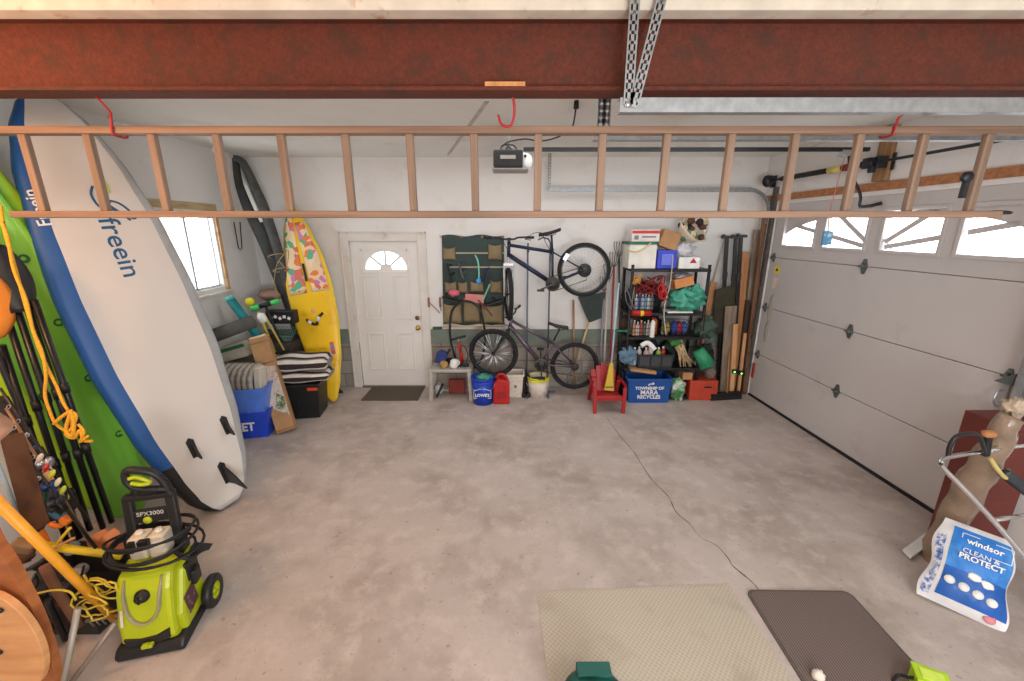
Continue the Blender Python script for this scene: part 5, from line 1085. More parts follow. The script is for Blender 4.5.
# buckets
def bucket(nm, lab, px, py, r, h, m, rimm, handle=True, yc=None):
    p = fl(px,py); c = V((p.x,p.y+r*.9,0)); t = thing(nm, lab, 'bucket', c); q = MB(); q.lathe([(0,.004),(r*.88,0),(r,h*.97),(r*.97,h*.97),(r*.86,.01),(0,.01)], c, seg=28); part('body', q, m, t)
    q = MB(); q.lathe([(r*1.0,h*.80),(r*1.05,h*.81),(r*1.05,h*.84),(r*1.01,h*.85),(r*1.01,h*.93),(r*1.07,h*.94),(r*1.07,h),(r*.98,h),(r*.98,h*.8)], c, seg=28); part('rim', q, rimm, t)
    if handle: q = MB(); q.tube(arc(c+V((0,-r*1.0,h*.85)),r*1.08,180,360,14,(1,0,0),(0,-.25,.75)),.004,5); part('handle', q, SILV, t)
    return t, c
BB = mat('bucket_blue', (26,64,176), .35)
bk, c = bucket('bucket', 'blue bucket with white lettering on the floor under the front wheel of the lower bike', 482.5, 406, .145, .36, BB, BB)
text('lettering', "LOWE'S", .052, WHT, bk, M.Translation(c+V((0,-.141,.15))) @ M.Rotation(R(-3),4,'X'), ext=.0015, bold=.002)
q = MB(); y = -.1385
for a,b_ in (((-.11,.10),(.11,.10)),((.11,.10),(.11,.20)),((.11,.20),(.03,.235)),((.03,.235),(-.03,.235)),((-.03,.235),(-.11,.20)),((-.11,.20),(-.11,.10))): q.bar(c+V((a[0],y+.028*(abs(a[0])/.11)**2,a[1])),c+V((b_[0],y+.028*(abs(b_[0])/.11)**2,b_[1])),.006,.004,(0,1,0))
part('emblem_outline', q, WHT, bk)
heap('green_cloth', 'green cloth and string stuffed in the top of the blue bucket', 'cloth', 484,378,c.y-.02,(.10,.09,.05),mat('cloth_green',(70,150,120),.8,dark=(30,60,120),dpos=.55,dscale=12),.5,3,5,z=.345)
# fuel can
p = fl(501.5,405); c = V((p.x,p.y+.10,0)); t = thing('fuel_can', 'red plastic fuel can on the floor right of the blue bucket', 'fuel can', c)
q = MB(); q.prism([(-.10,.0),(.10,.0),(.105,.03),(.105,.27),(.07,.33),(-.05,.345),(-.105,.28),(-.105,.03)], .17, M.Translation(c)); part('body', q, mat('can_red',(178,30,30),.4), t, bev=.018)
q = MB(); q.tube(smoothpath([c+V((-.06,0,.32)),c+V((-.04,0,.38)),c+V((.03,0,.385)),c+V((.07,0,.33))],4),.016,8); part('handle', q, mat('can_red',(0,0,0)), t)
q = MB(); q.cyl(c+V((-.07,0,.31)),c+V((-.085,0,.37)),.025,.022); part('cap', q, BLK, t); q = MB(); q.cyl(c+V((.04,-.0865,.24)),c+V((.04,-.089,.24)),.02); q.box(c+V((0,-.0875,.13)),(.12,.006,.10)); part('moulded_mark', q, mat('can_red2',(150,26,28),.5), t)
# white square pail and white bucket with a yellow rim
p = fl(514,398); c = V((p.x+.0,p.y+.12,0)); t = thing('square_pail', 'white square pail behind the red fuel can', 'pail', c); q = MB(); q.open_box(c,(.25,.23),(.21,.19),.33,.004); part('body', q, mat('pail_white',(214,206,192),.5,dark=(180,166,146),dpos=.6,dscale=9), t, bev=.01)
q = MB(); [q.box(c+V((x,y,.318)),(a,b_,.03)) for x,y,a,b_ in ((0,-.12,.27,.02),(0,.12,.27,.02),(-.13,0,.02,.22),(.13,0,.02,.22))]; part('rim', q, mat('pail_white',(0,0,0)), t, bev=.004)
q = MB(); q.cyl(c+V((.02,-.106,.16)),c+V((.02,-.110,.16)),.02); part('mark', q, mat('mark_grey',(110,110,110),.6), t)
wb, c = bucket('bucket', 'white bucket with a yellow rim below the pedals of the lower bike', 538.5, 398.5, .15, .28, mat('bucket_white',(218,212,200),.45,dark=(190,150,120),dpos=.62,dscale=7), mat('rim_yellow',(210,206,50),.45))
q = MB(); q.ball(c+V((0,0,.20)),(.12,.12,.05),16,8,.3,3); part('contents', q, mat('moss',(96,104,50),.9), wb)
for i,(x,lab) in enumerate(((523.5,'left black boot standing between the white pail and the white bucket'),(528,'right black boot just left of the white bucket'))):
    p = fl(x,397); c = V((p.x,p.y+.08,0)); q = MB(); q.prism([(-.03,.0),(.035,0),(.03,.30),(-.025,.30)], .09, M.Translation(c)); q.box(c+V((0,-.06,.03)),(.06,.12,.06)); single('rubber_boot', lab, 'boot', q, BLK, bev=.02)
# tools leaning behind the lower bike
def lean(name, lab, cat, a, b, r, m, Y0=5.5, Y1=5.40, head=None, group=None, r2=None):
    A_ = at(*a,Y0); B_ = at(*b,Y1); B_.z = max(B_.z,.01); t = thing(name, lab, cat, B_, group=group); q = MB(); q.cyl(A_,B_,r,r2,10); part('shaft', q, m, t)
    if head: head(t,A_,B_)
    return t
def flagh(t,A_,B_):
    q = MB(); P = [at(578,297,5.44),at(606,292,5.44),at(602,318,5.44),at(589,323,5.44)]
    q.add(P+[p+V((0,.02,0)) for p in P], [(0,1,2,3),(7,6,5,4),(0,4,5,1),(1,5,6,2),(2,6,7,3),(3,7,4,0)]); part('blade', q, mat('shovel_dark',(38,50,46),.6), t, bev=.004)
lean('snow_shovel', 'dark green scoop shovel standing blade up behind the rear wheels', 'shovel', (589,322),(572,378),.014,mat('shaft_tan',(190,164,116),.6),5.44,5.46,flagh)
lean('garden_fork', 'wooden handled tool standing upright between the two rear wheels', 'garden tool', (573.5,300),(574.5,392),.014,wood('old_handle',(170,134,98),(130,98,70)),5.50,5.44)
def tines(t,A_,B_):
    q = MB(); d = (A_-B_).normalized()
    for k in range(-2,3): q.tube(smoothpath([A_, A_+V((k*.02,0,0))+d*.06, A_+V((k*.032,-.01,0))+d*.16, A_+V((k*.034,-.05,0))+d*.21],3),.0055,5)
    part('tines', q, mat('tine_grey',(112,106,98),.5,.5), t)
hm = [mat('handle_blue_grey',(128,136,146),.5), mat('handle_pale',(196,186,176),.5), mat('handle_red',(150,58,48),.5), mat('handle_dark',(66,60,60),.5)]
hl = [((604,292),(599,385),hm[0],'blue-grey handled rake, leftmost of the tools behind the red chair'),((608,280),(603,388),hm[1],'pale handled rake behind the red chair'),((614,268),(609,390),hm[2],'red handled fork behind the red chair'),((619,258),(621,392),hm[3],'dark handled fork standing against the left side of the shelf')]
for a,b_,m_,lab in hl: lean('garden_rake', lab, 'garden rake', a,b_,.0135,m_,5.46,5.36,tines)
# red child's chair
cF = M.Translation((1.20,4.90,0)); ch = thing('adirondack_chair', 'small red plastic adirondack chair holding a yellow broom', 'chair', fr=cF); RC = mat('chair_red',(160,34,36),.4,bump=.05)
q = MB()
q.prism([(-.20,.205),(.04,.17),(.14,.14),(.14,.155),(.04,.185),(-.20,.225)], .30, pz); part('seat', q, RC, ch, local=True, bev=.005)
q = MB(); q.box((0,-.205,.19),(.34,.02,.06)); part('seat_apron', q, RC, ch, local=True, bev=.006)
for k in range(5):
    x = (k-2)*.066; h = .36-.035*abs(k-2)**1.3; q = MB(); q.bar((x*.9,.12,.15),(x*1.0,.23,.15+h),.064,.014,(0,1,0)); part('back_slat', q, RC, ch, local=True, bev=.005)
q = MB(); q.bar((-.16,.19,.33),(.16,.19,.33),.03,.02); part('back_rail', q, RC, ch, local=True)
for s_ in (-1,1):
    q = MB(); q.tube(smoothpath([V((s_*.185,.17,.33)),V((s_*.20,.0,.335)),V((s_*.205,-.12,.33)),V((s_*.20,-.20,.31))],4),.030,8,flat=.35); part('armrest', q, RC, ch, local=True)
    q = MB(); q.bar((s_*.185,-.20,.33),(s_*.175,-.22,0),.045,.03,(0,1,0)); part('leg', q, RC, ch, local=True, bev=.006)
    q = MB(); q.bar((s_*.17,.06,.33),(s_*.17,.22,0),.045,.03,(0,1,0)); part('leg', q, RC, ch, local=True, bev=.006)
# yellow broom standing on the chair
A_, B_ = at(615.5,322,5.1), V((at(609,385,4.86).x,4.86,.22)); t = thing('broom', 'broom with yellow bristles resting on the seat of the red chair', 'broom', B_); M_ = B_.lerp(A_,.40)
q = MB(); q.cyl(M_,at(619,283,5.2),.011); part('handle', q, mat('handle_lightblue',(176,196,212),.4), t)
f = frame(B_+V((0,0,.01)), M_-B_, (1,0,0)); L_ = (M_-B_).length; q = MB()
sv = [f @ V(p) for p in ((-.06,-.018,0),(.06,-.018,0),(.020,-.014,L_),(-.020,-.014,L_),(-.06,.018,0),(.06,.018,0),(.020,.014,L_),(-.020,.014,L_))]; q.add(sv,[(0,1,2,3),(7,6,5,4),(0,4,5,1),(1,5,6,2),(2,6,7,3),(3,7,4,0)]); part('bristles', q, stripes('bristle_yellow',[((206,178,60),.7),((166,136,40),.3)],.012,0), t, bev=.004)
q = MB(); q.box(f @ V((0,-.002,.05)),(.10,.042,.016)); part('stitching', q, mat('stitch_green',(90,110,50),.7), t)
q = MB(); p = at(619,331,5.0); q.cyl(p+V((-.05,0,0)),p+V((.09,0,.0)),.012); q.ball(p+V((.09,0,0)),.018); single('green_hook', 'bright green clip crossing the broom handle', 'clip', q, GRN)
# ================================================================ BLACK SHELF AND ITS LOAD
SY = 5.10; SD = .40; SX0, SX1 = at(627,330,SY).x, at(708,300,SY).x
LV = [at(668,y,SY).z for y in (269,313,337,368,397)]; LV[-1] = max(LV[-1],.04)
sh_ = thing('shelving_unit', 'black plastic shelving unit crammed with boxes, bags and baskets', 'shelf', ((SX0+SX1)/2,SY+SD/2,0))
for z in LV:
    q = MB(); q.box(((SX0+SX1)/2,SY+SD/2,z-.02),(SX1-SX0,SD,.035)); part('shelf_board', q, BLK, sh_, bev=.006)
for x in (SX0+.02,SX1-.02):
    for y in (SY+.02,SY+SD-.02): q = MB(); q.cyl((x,y,0),(x,y,LV[0]+.05),.02,seg=10); part('post', q, BLK, sh_)
def gx(px, z=1.0, Y=SY): return at(px,300,Y).x
def bx(name, lab, cat, r, Y, dep, m, bev=.006, lvl=None, group=None, rot=None):
    c, s = pxb(*r, Y, dep)
    if lvl is not None: h = s[2]; c.z = lvl+h/2+.001
    q = MB(); q.box(c, s, rot); o = single(name, lab, cat, q, m, bev=bev, group=group); return o, c, s
L0, L1, L2, L3, L4 = LV
# top of the shelf
o, c, s = bx('plastic_tub', 'white plastic tub with a green lid on top of the black shelf', 'tub', (629,244,656.5,268.5), SY+.02, .32, mat('tub_white',(216,214,204),.4), .01, L0)
tubt = c.z+s[2]/2
q = MB(); q.box((c.x,c.y,tubt+.012),(s[0]+.02,s[1]+.02,.03)); part('lid', q, mat('lid_green',(36,104,74),.5), o, bev=.004)
q = MB(); q.tube(smoothpath([V((c.x-s[0]/2-.03,SY,tubt-.06)),V((c.x-.1,SY-.0,tubt-.09)),V((c.x,SY-.01,tubt-.05)),V((c.x+.08,SY+.0,tubt+.02))],5),.008,6); single('tan_strap', 'tan strap draped over the front of the white tub', 'strap', q, mat('strap_tan',(206,186,130),.7))
o, c, s = bx('small_box', 'white and red printed box lying on the white tub', 'box', (632,228,660,240), SY+.03, .28, mat('box_white',(216,208,202),.6), .004, tubt+.03)
q = MB(); q.box((c.x,SY+.029,c.z+s[2]*.30),(s[0]*.98,.003,s[2]*.25)); part('red_print', q, mat('print_red',(186,60,64),.6), o)
q = MB(); [q.box((c.x-s[0]*.33+s[0]*.0*k,SY+.029,c.z-s[2]*.15),(.05,.003,.05)) for k in range(1)]; q.box((c.x+s[0]*.12,SY+.029,c.z-s[2]*.1),(s[0]*.5,.003,.02)); part('grey_print', q, mat('print_grey',(120,124,132),.6), o)
o, c, s = bx('blue_bin', 'small violet-blue bin in the middle of the top of the black shelf', 'bin', (657.5,250,677,268.5), SY+.02, .28, mat('bin_violet',(58,72,196),.4), .01, L0)
blt = c.z+s[2]/2
q = MB(); q.box((c.x,SY+.012,c.z),(s[0]*.6,.014,s[2]*.6)); part('front_panel', q, mat('bin_violet_light',(110,122,220),.4), o, bev=.004)
q = MB(); c, s = pxb(661,231,680,249,SY+.05,.16); q.box(c,s,M.Rotation(R(20),3,'Y')); single('paper_bag', 'crumpled brown paper bag on the violet-blue bin', 'bag', q, CARD, bev=.02)
def crump(name, lab, cat, px, py, Y, r, m, sd=1, amp=.7, fq=3.2, z=None): return heap(name, lab, cat, px, py, Y, r, m, amp, fq, sd, z)
o, c, s = bx('white_box', 'white box with a red triangle at the right end of the shelf top', 'box', (679,257,700,268.5), SY+.02, .26, WHT, .006, L0)
q = MB(); q.prism([(c.x+.0,c.z-.0),(c.x+.09,c.z),(c.x+.045,c.z+.06)], .004, M.Translation((0,SY+.018,0))); part('red_triangle', q, mat('tri_red',(176,40,60),.5), o)
crump('clear_bag', 'clear crumpled plastic bag between the violet-blue bin and the white box', 'plastic bag', 682,250,SY+.15,(.13,.10,.10),mat('film_white',(206,206,212),.25,var=.1),4)
t = thing('flower_basket', 'cream basket of dried brown flowers tipped on its side on top of the shelf', 'basket', at(692,252,SY+.15))
c = at(687,234,SY+.15); q = MB(); q.lathe([(.05,-.16),(.16,.04),(.22,.10),(.215,.10),(.15,.03),(.04,-.15)], c, (.45,-.5,.6), 22); part('basket', q, mat('basket_cream',(210,198,178),.7,var=.15,bump=.5), t)
FM = [mat('flower_brown',(92,62,48),.8,var=.4), mat('flower_cream',(206,190,150),.8,var=.2), mat('flower_teal',(84,124,116),.7,var=.3), mat('flower_black',(48,36,38),.8)]
rr = random.Random(11); d = V((.45,-.5,.6)).normalized()
for k in range(14):
    p_ = c+d*.08+V((rr.uniform(-.16,.15),rr.uniform(-.05,.05),rr.uniform(-.10,.12))); q = MB(); q.ball(p_,rr.uniform(.035,.06),10,7,.5,5,k); part('dried_flower', q, FM[k%4], t)
q = MB(); q.tube(arc(c+d*.1,.2,0,180,14,(.9,.3,-.3),(.2,-.6,.8)),.009,6); part('basket_handle', q, mat('basket_cream',(0,0,0)), t)
# second level
rr = random.Random(21)
def tangle(name, lab, px0, px1, py0, py1, Y, m, n, r, seed, z0=0):
    rg = random.Random(seed); q = MB(); pts = []
    for k in range(n): pts.append(at(rg.uniform(px0,px1), rg.uniform(py0,py1), Y+rg.uniform(-.04,.06)))
    q.tube(smoothpath(pts,5), r, 5); return single(name, lab, 'cord', q, m)
tangle('cord_bundle','tangled dark red cord at the left of the second shelf level',634,666,276,296,SY+.06,mat('cord_dark_red',(128,34,38),.6),34,.009,1)
tangle('cord_bundle','bunch of bright red cord hanging in the middle of the shelf',658,667,280,300,SY-.02,mat('cord_red',(190,50,50),.6),26,.010,2)
tangle('cord_bundle','small orange and tan cord bundle at the top left of the shelf',633,642,274,284,SY-.01,mat('cord_orange',(206,150,70),.7),14,.009,3)
tangle('thin_rope','thin grey cord hanging down the left post of the shelf',624,636,284,318,SY-.03,mat('cord_grey',(130,130,130),.6),10,.004,4)
q = MB(); q.tube(smoothpath([at(673,255,SY-.02),at(672,268,SY-.03),at(670,285,SY-.03),at(666,300,SY-.03),at(664,314,SY-.03),at(666,335,SY-.03)],5),.007,6); single('pale_strap', 'pale strap hanging straight down the middle of the shelf front', 'strap', q, mat('strap_pale',(190,180,168),.6))
def basket(lab, px0, px1, zb, h, Yf=SY-.01, dep=.26):
    x0, x1 = at(px0,310,Yf).x, at(px1,310,Yf).x; t = thing('wire_basket', lab, 'basket', ((x0+x1)/2,Yf+dep/2,zb)); q = MB()
    for z in (zb+.006,zb+h*.35,zb+h*.7,zb+h):
        q.tube([(x0,Yf,z),(x1,Yf,z),(x1,Yf+dep,z),(x0,Yf+dep,z)],.004,5,closed=True)
    n_ = 9
    for i in range(n_+1): x = x0+(x1-x0)*i/n_; q.tube([(x,Yf,zb+h),(x,Yf,zb+.006),(x,Yf+dep,zb+.006),(x,Yf+dep,zb+h)],.0025,4)
    part('wires', q, BLK, t); return x0, x1
def bottle(lab, x, y, z, r, h, m, capm, name='bottle', cat='bottle', grp=None):
    t = thing(name, lab, cat, (x,y,z), group=grp); q = MB(); q.lathe([(0,0),(r*.95,0),(r,.006),(r,h*.68),(r*.75,h*.78),(r*.35,h*.84),(r*.35,h*.88),(0,h*.88)],(x,y,z),seg=14); part('body', q, m, t)
    q = MB(); q.lathe([(0,0),(r*.42,0),(r*.42,h*.12),(0,h*.12)],(x,y,z+h*.87),seg=12); part('cap', q, capm, t); return t
bc = [((200,200,196),'white'),((60,86,150),'blue'),((184,188,192),'silver grey'),((96,150,190),'pale blue'),((206,198,180),'cream'),((120,124,130),'grey')]
x0, x1 = basket('upper left wire basket of bottles on the black shelf', 634, 656, L1+.03, .17)
for i,(c_,nm) in enumerate(bc): x = x0+.04+(x1-x0-.08)*i/5; bottle('%s bottle in the upper left wire basket, %s from the left' % (nm, ['first','second','third','fourth','fifth','sixth'][i]), x, SY+.06, L1+.037, .022, .19+.02*(i%2), mat('bottle_a%s'%'abcdef'[i],c_,.35), WHT)
x0, x1 = basket('lower left wire basket of bottles and cans on the black shelf', 634, 658, L2+.002, .16)
bd = [((206,150,120),'tan'),((206,206,200),'white'),((190,92,80),'reddish'),((86,112,92),'green'),((206,200,196),'pale'),((190,190,196),'light grey')]
for i,(c_,nm) in enumerate(bd): x = x0+.04+(x1-x0-.08)*i/5; bottle('%s bottle in the lower left wire basket, %s from the left' % (nm, ['first','second','third','fourth','fifth','sixth'][i]), x, SY+.06, L2+.01, .024, .18+.02*((i+1)%2), mat('bottle_b%s'%'abcdef'[i],c_,.35), WHT)
x0, x1 = basket('right wire basket with blue and red things on the black shelf', 668, 694, L2+.002, .18)
for i,(px,c_,nm) in enumerate(((672,(170,160,80),'olive'),(680,(44,72,160),'blue'),(685,(170,40,60),'red'),(690,(60,100,170),'mid blue'))):
    q = MB(); q.ball((gx(px),SY+.10,L2+.10),(.045,.06,.085),14,10,.35,3,i); single('ball_of_cloth', '%s bundle in the right wire basket of the shelf' % nm, 'bundle', q, mat('bundle_c%s'%'abcd'[i],c_,.6))
q = MB(); a = at(632,313,SY-.05); b2 = at(651,313.5,SY-.05); q.cyl(a,b2,.035,seg=16); o = single('red_flare', 'red cylinder lying across the lower left wire basket', 'canister', q, RED)
q = MB(); m1 = a.lerp(b2,.42); m2 = a.lerp(b2,.6); q.cyl(m1,m2,.036,seg=16); part('yellow_label', q, YEL, o)
bottle('white spray bottle standing beside the red cylinder', gx(654.5), SY-.02, L2+.005, .03, .26, WHT, RED, 'spray_bottle')
# right hand side, second level
q = MB(); c, s = pxb(675,278,694,287,SY+.0,.16); q.box(c,s,M.Rotation(R(-14),3,'Y')); single('orange_box', 'orange-tan cardboard box on the crumpled green tarpaulin', 'box', q, mat('box_orange',(206,136,84),.8), bev=.004)
crump('foil_pack', 'silver crumpled foil pack under the top board of the shelf', 'pack', 681,276,SY+.15,(.11,.08,.045),mat('foil',(180,186,196),.3,.4),6)
q = MB(); p_ = at(687,296,SY+.08)
q.ball((p_.x,p_.y,L1+.17),(.215,.14,.155),40,28,.55,3.0,12); q.ball((p_.x+.04,p_.y-.05,L1+.22),(.13,.12,.10),30,20,.8,3.4,5); single('green_tarpaulin', 'crumpled teal-green tarpaulin on the right of the second shelf level', 'tarpaulin', q, mat('tarp_green',(70,158,134),.45,var=.25,vs=8,bump=1,bs=9))
q = MB(); q.box((gx(681),SY+.08,L1+.012),(.32,.2,.02)); single('white_paper', 'sheaf of white paper under the green tarpaulin', 'paper', q, WHT, bev=.004)
# third level: black crate with things
c, s = pxb(638,353,674,367,SY-.04,.30); t = thing('crate', 'black plastic crate full of bottles on the fourth shelf level', 'crate', (c.x,c.y,L3)); q = MB(); q.open_box((c.x,c.y,L3+.001),(s[0],.28),(s[0]*.93,.25),.19,.006); part('body', q, mat('crate_black',(44,46,48),.5), t)
q = MB()
for k in range(3): q.box((c.x+(k-1)*s[0]*.31,c.y-.142,L3+.10),(s[0]*.27,.01,.13))
part('side_panel', q, mat('crate_panel',(58,60,62),.5), t, bev=.004)
it = [(640,'blue-white can in the black crate',(170,184,204)),(646,'white folded sheet in the black crate',(214,210,204)),(652,'pink jug in the black crate',(206,160,160)),(658,'white spray bottle standing tall in the black crate',(222,222,222)),(665,'lime green tube in the black crate',(150,176,70)),(671,'red bottle at the right end of the black crate',(186,44,48))]
for i,(px,lab,c_) in enumerate(it): bottle(lab, gx(px), SY+.05+.05*(i%2), L3+.03, .034, .24+.05*(i==3), mat('bottle_d%s'%'abcdef'[i],c_,.35), WHT if i != 3 else BLK, 'bottle')
q = MB(); a = at(641,346,SY-.0); b2 = at(655,350,SY-.05); q.tube(smoothpath([a,at(648,343,SY),b2],4),.035,8,flat=.5); single('white_sleeve','white rolled sheet lying on top of the black crate','roll',q,WHT)
crump('blue_cloth', 'grey-blue cloth hanging at the left end of the fourth shelf level', 'cloth', 628,356,SY+.02,(.10,.08,.11),mat('cloth_greyblue',(96,126,148),.8,var=.2),8)
q = MB(); rg = random.Random(5)
for k in range(26): a = at(rg.uniform(672,682),rg.uniform(337,344),SY+.05); b2 = at(rg.uniform(680,692),rg.uniform(360,367),SY-.02+rg.uniform(0,.08)); q.cyl(a,b2,.012,.008,6)
single('bundle_of_sticks', 'bundle of pale straw sticks leaning at the right of the black crate', 'bundle', q, mat('straw',(184,160,124),.8,var=.3,vs=30))
crump('green_glove', 'green gloves lying between the shelf levels at the right', 'gloves', 675,342,SY+.06,(.08,.06,.05),mat('glove_green',(58,120,62),.7),9)
# bottom: recycling bin
c, s = pxb(628,374,672,398.5,SY-.12,.34); c.z = s[2]/2
t = thing('recycling_bin', 'dark blue recycling bin with white lettering under the black shelf', 'recycling bin', (c.x,c.y,0)); RB = mat('recycle_blue',(28,78,150),.4)
q = MB(); q.open_box((c.x,c.y,0),(s[0],.34),(s[0]*.9,.30),s[2],.005); part('body', q, RB, t)
q = MB(); [q.box((c.x+x,c.y+y,s[2]-.012),(a,b_,.03)) for x,y,a,b_ in ((0,-.17,s[0]+.03,.02),(0,.17,s[0]+.03,.02),(-s[0]/2,0,.02,.34),(s[0]/2,0,.02,.34))]; part('rim', q, RB, t, bev=.004)
fy = SY-.12+.012
for b_, z, sz in (('TOWNSHIP OF', s[2]*.62, .055), ('MARA', s[2]*.44, .085), ('RECYCLES', s[2]*.25, .066)): text('lettering', b_, sz, WHT, t, M.Translation((c.x+.0,fy-.012+.02*(1-z/s[2])-.004,z)) @ M.Rotation(R(-3),4,'X'), ext=.0012, bold=.002)
q = MB(); q.tube(smoothpath([V((c.x-.02,fy-.012,s[2]*.74)),V((c.x+.0,fy-.012,s[2]*.80)),V((c.x+.05,fy-.014,s[2]*.80)),V((c.x+.03,fy-.014,s[2]*.86))],4),.008,6,flat=.4); part('emblem', q, WHT, t)
q = MB(); a = at(643,371,SY-.06); q.box(a+V((0,.05,0)),(.34,.16,.035),M.Rotation(R(8),3,'Y')); single('cardboard_sheet', 'piece of brown cardboard sticking out of the recycling bin', 'cardboard', q, CARD, bev=.004)
crump('green_bag', 'green and white bag hanging right of the recycling bin', 'bag', 678,385,SY+.0,(.09,.07,.14),mat('bag_green_white',(60,140,70),.4,var=.2,dark=(220,220,214),dpos=.52,dscale=9),10,z=.15)
c, s = pxb(690,379,718,398.5,SY-.02,.26); c.z = s[2]/2; t = thing('red_crate', 'orange-red plastic box with a hand slot on the floor right of the recycling bin', 'box', (c.x,c.y,0)); q = MB(); q.box(c,s); part('body', q, mat('crate_red',(182,66,44),.5), t, bev=.012); q = MB(); q.box((c.x+.05,SY-.021,c.z+.05),(.10,.006,.022)); part('hand_slot', q, BLK, t, bev=.002); rt = s[2]
q = MB(); q.box((gx(697.5),SY+.10,rt+.052),(.13,.16,.10)); single('small_carton', 'small tan carton on the orange-red box', 'box', q, CARD, bev=.004)
heap('stone', 'grey lump lying on the right end of the orange-red box', 'stone', 710,372,SY+.12,(.07,.07,.08),mat('stone_grey',(128,116,104),.9,var=.2),.4,3,2,z=rt+.065)
a, b2 = at(698,350,SY-.03), at(708,366,SY-.10); q = MB(); q.cyl(a,b2,.075,.10,20); single('green_pot', 'green plastic pot tipped over above the orange-red box', 'pot', q, mat('pot_green',(44,138,96),.45))
crump('dark_bag', 'dark green-grey bag standing on the shelf above the green pot', 'bag', 705,328,SY+.10,(.13,.12,.13),mat('bag_darkgreen',(66,84,72),.8,var=.2),11)
crump('dark_filling', 'black bundle filling the right end of the shelf behind the green pot', 'bundle', 704,355,SY+.24,(.12,.10,.13),mat('bundle_dark',(44,44,42),.8,var=.2),12)
# ================================================================ TIMBER IN THE BACK RIGHT CORNER
def plank(lab, a, b, w, th, m, Ya, Yb, name='plank', cat='plank', up=(0,1,0), grp=None):
    A_, B_ = at(*a,Ya), at(*b,Yb); B_.z = max(B_.z,.015); q = MB(); q.bar(A_,B_,w,th,up); return single(name, lab, cat, q, m, bev=.003)
W1 = wood('plank_tan',(196,140,92),(160,108,66),(20,20,1.5)); W2 = wood('plank_brown',(128,92,66),(92,64,46),(20,20,1.5)); W3 = wood('plank_grey',(150,134,118),(110,94,80),(20,20,1.5)); W4 = wood('plank_pine',(214,164,118),(186,136,92),(20,20,1.5)); W5 = mat('lit_plank',(186,180,172),.6)  # the pale last one paints the light falling on a leaning board
plank('narrow board with a pale top leaning left of the black poles', (727,240),(706,318),.07,.02,W5,5.52,5.50)
plank('short tan board leaning behind the right end of the shelf', (714,282),(700,345),.085,.02,W1,5.50,5.46)
plank('orange-tan board standing right of the black poles', (744,252),(733,392),.13,.022,W1,5.52,5.36)
plank('wide weathered board standing in front of the black poles', (731,306),(725,392),.15,.022,W3,5.34,5.26)
plank('pale pine lath in front of the weathered board', (735.5,324),(731,393),.06,.03,W4,5.27,5.22)
plank('dark thin board just left of the orange-tan board', (748,300),(737,394),.05,.03,mat('plank_dark',(60,48,42),.7),5.40,5.34)
plank('brown plank beside the door track, second from the corner', (765,215),(744,392),.06,.03,W2,5.40,5.30)
plank('narrow pale plank leaning between the brown planks', (745,333),(738,392),.04,.03,W4,5.34,5.28)
plank('grey plank leaning left of the door track', (757,230),(740,392),.08,.02,W3,5.50,5.42)
plank('reddish plank leaning closest to the garage door', (758,290),(745,393),.05,.03,mat('plank_red',(120,66,48),.7),5.36,5.30)
def tpole(lab, a, b, Ya, Yb):
    A_, B_ = at(*a,Ya), at(*b,Yb); B_.z = max(B_.z,.02); t = thing('black_pole', lab, 'pole', B_); q = MB(); q.bar(A_,B_,.045,.03,(0,1,0)); part('shaft', q, BLK, t, bev=.004)
    q = MB(); q.box(A_+V((0,0,.01)),(.14,.05,.035)); q.box(A_+V((-.05,-.01,.03)),(.03,.04,.03)); part('clamp_head', q, BLK, t, bev=.005); q = MB(); q.box(A_.lerp(B_,.25),(.05,.04,.10)); part('slider', q, DGR, t, bev=.004)
tpole('left black clamp pole with a T shaped head in the back right corner', (727,238),(719,380), 5.44,5.40)
tpole('middle black clamp pole with a T shaped head in the back right corner', (736,238),(727,385), 5.43,5.38)
tpole('right black clamp pole, its head pointing to the garage door', (741,237),(732,388), 5.46,5.40)
q = MB(); P = [at(716,290,5.40),at(735,285,5.40),at(736,330,5.38),at(712,335,5.38)]; q.add(P+[p+V((0,.02,0)) for p in P],[(0,1,2,3),(7,6,5,4),(0,4,5,1),(1,5,6,2),(2,6,7,3),(3,7,4,0)]); single('dark_cloth', 'dark olive cloth hanging among the black poles', 'cloth', q, mat('cloth_olive',(62,58,44),.9,var=.3), bev=.004)
# push broom
A_ = fl(726,400); t = thing('push_broom', 'black push broom head standing on the floor in front of the timber', 'broom', A_); q = MB(); f = M.Translation(A_+V((0,.04,0))) @ M.Rotation(R(8),4,'Z')
q.X = f; q.box((0,0,.075),(.45,.07,.035)); q.X = None; part('head', q, BLK, t, bev=.008); q = MB(); q.X = f; q.prism([(-.22,.0),(.22,0),(.215,.06),(-.215,.06)], .085); q.X = None; part('bristles', q, mat('bristle_black',(40,38,36),.9,var=.3,vs=60,bump=.8,bs=200), t)
q = MB(); q.cyl(f @ V((0.02,0,.09)), at(731,330,5.36), .012); part('handle', q, wood('broom_wood',(176,132,92),(140,100,66)), t)
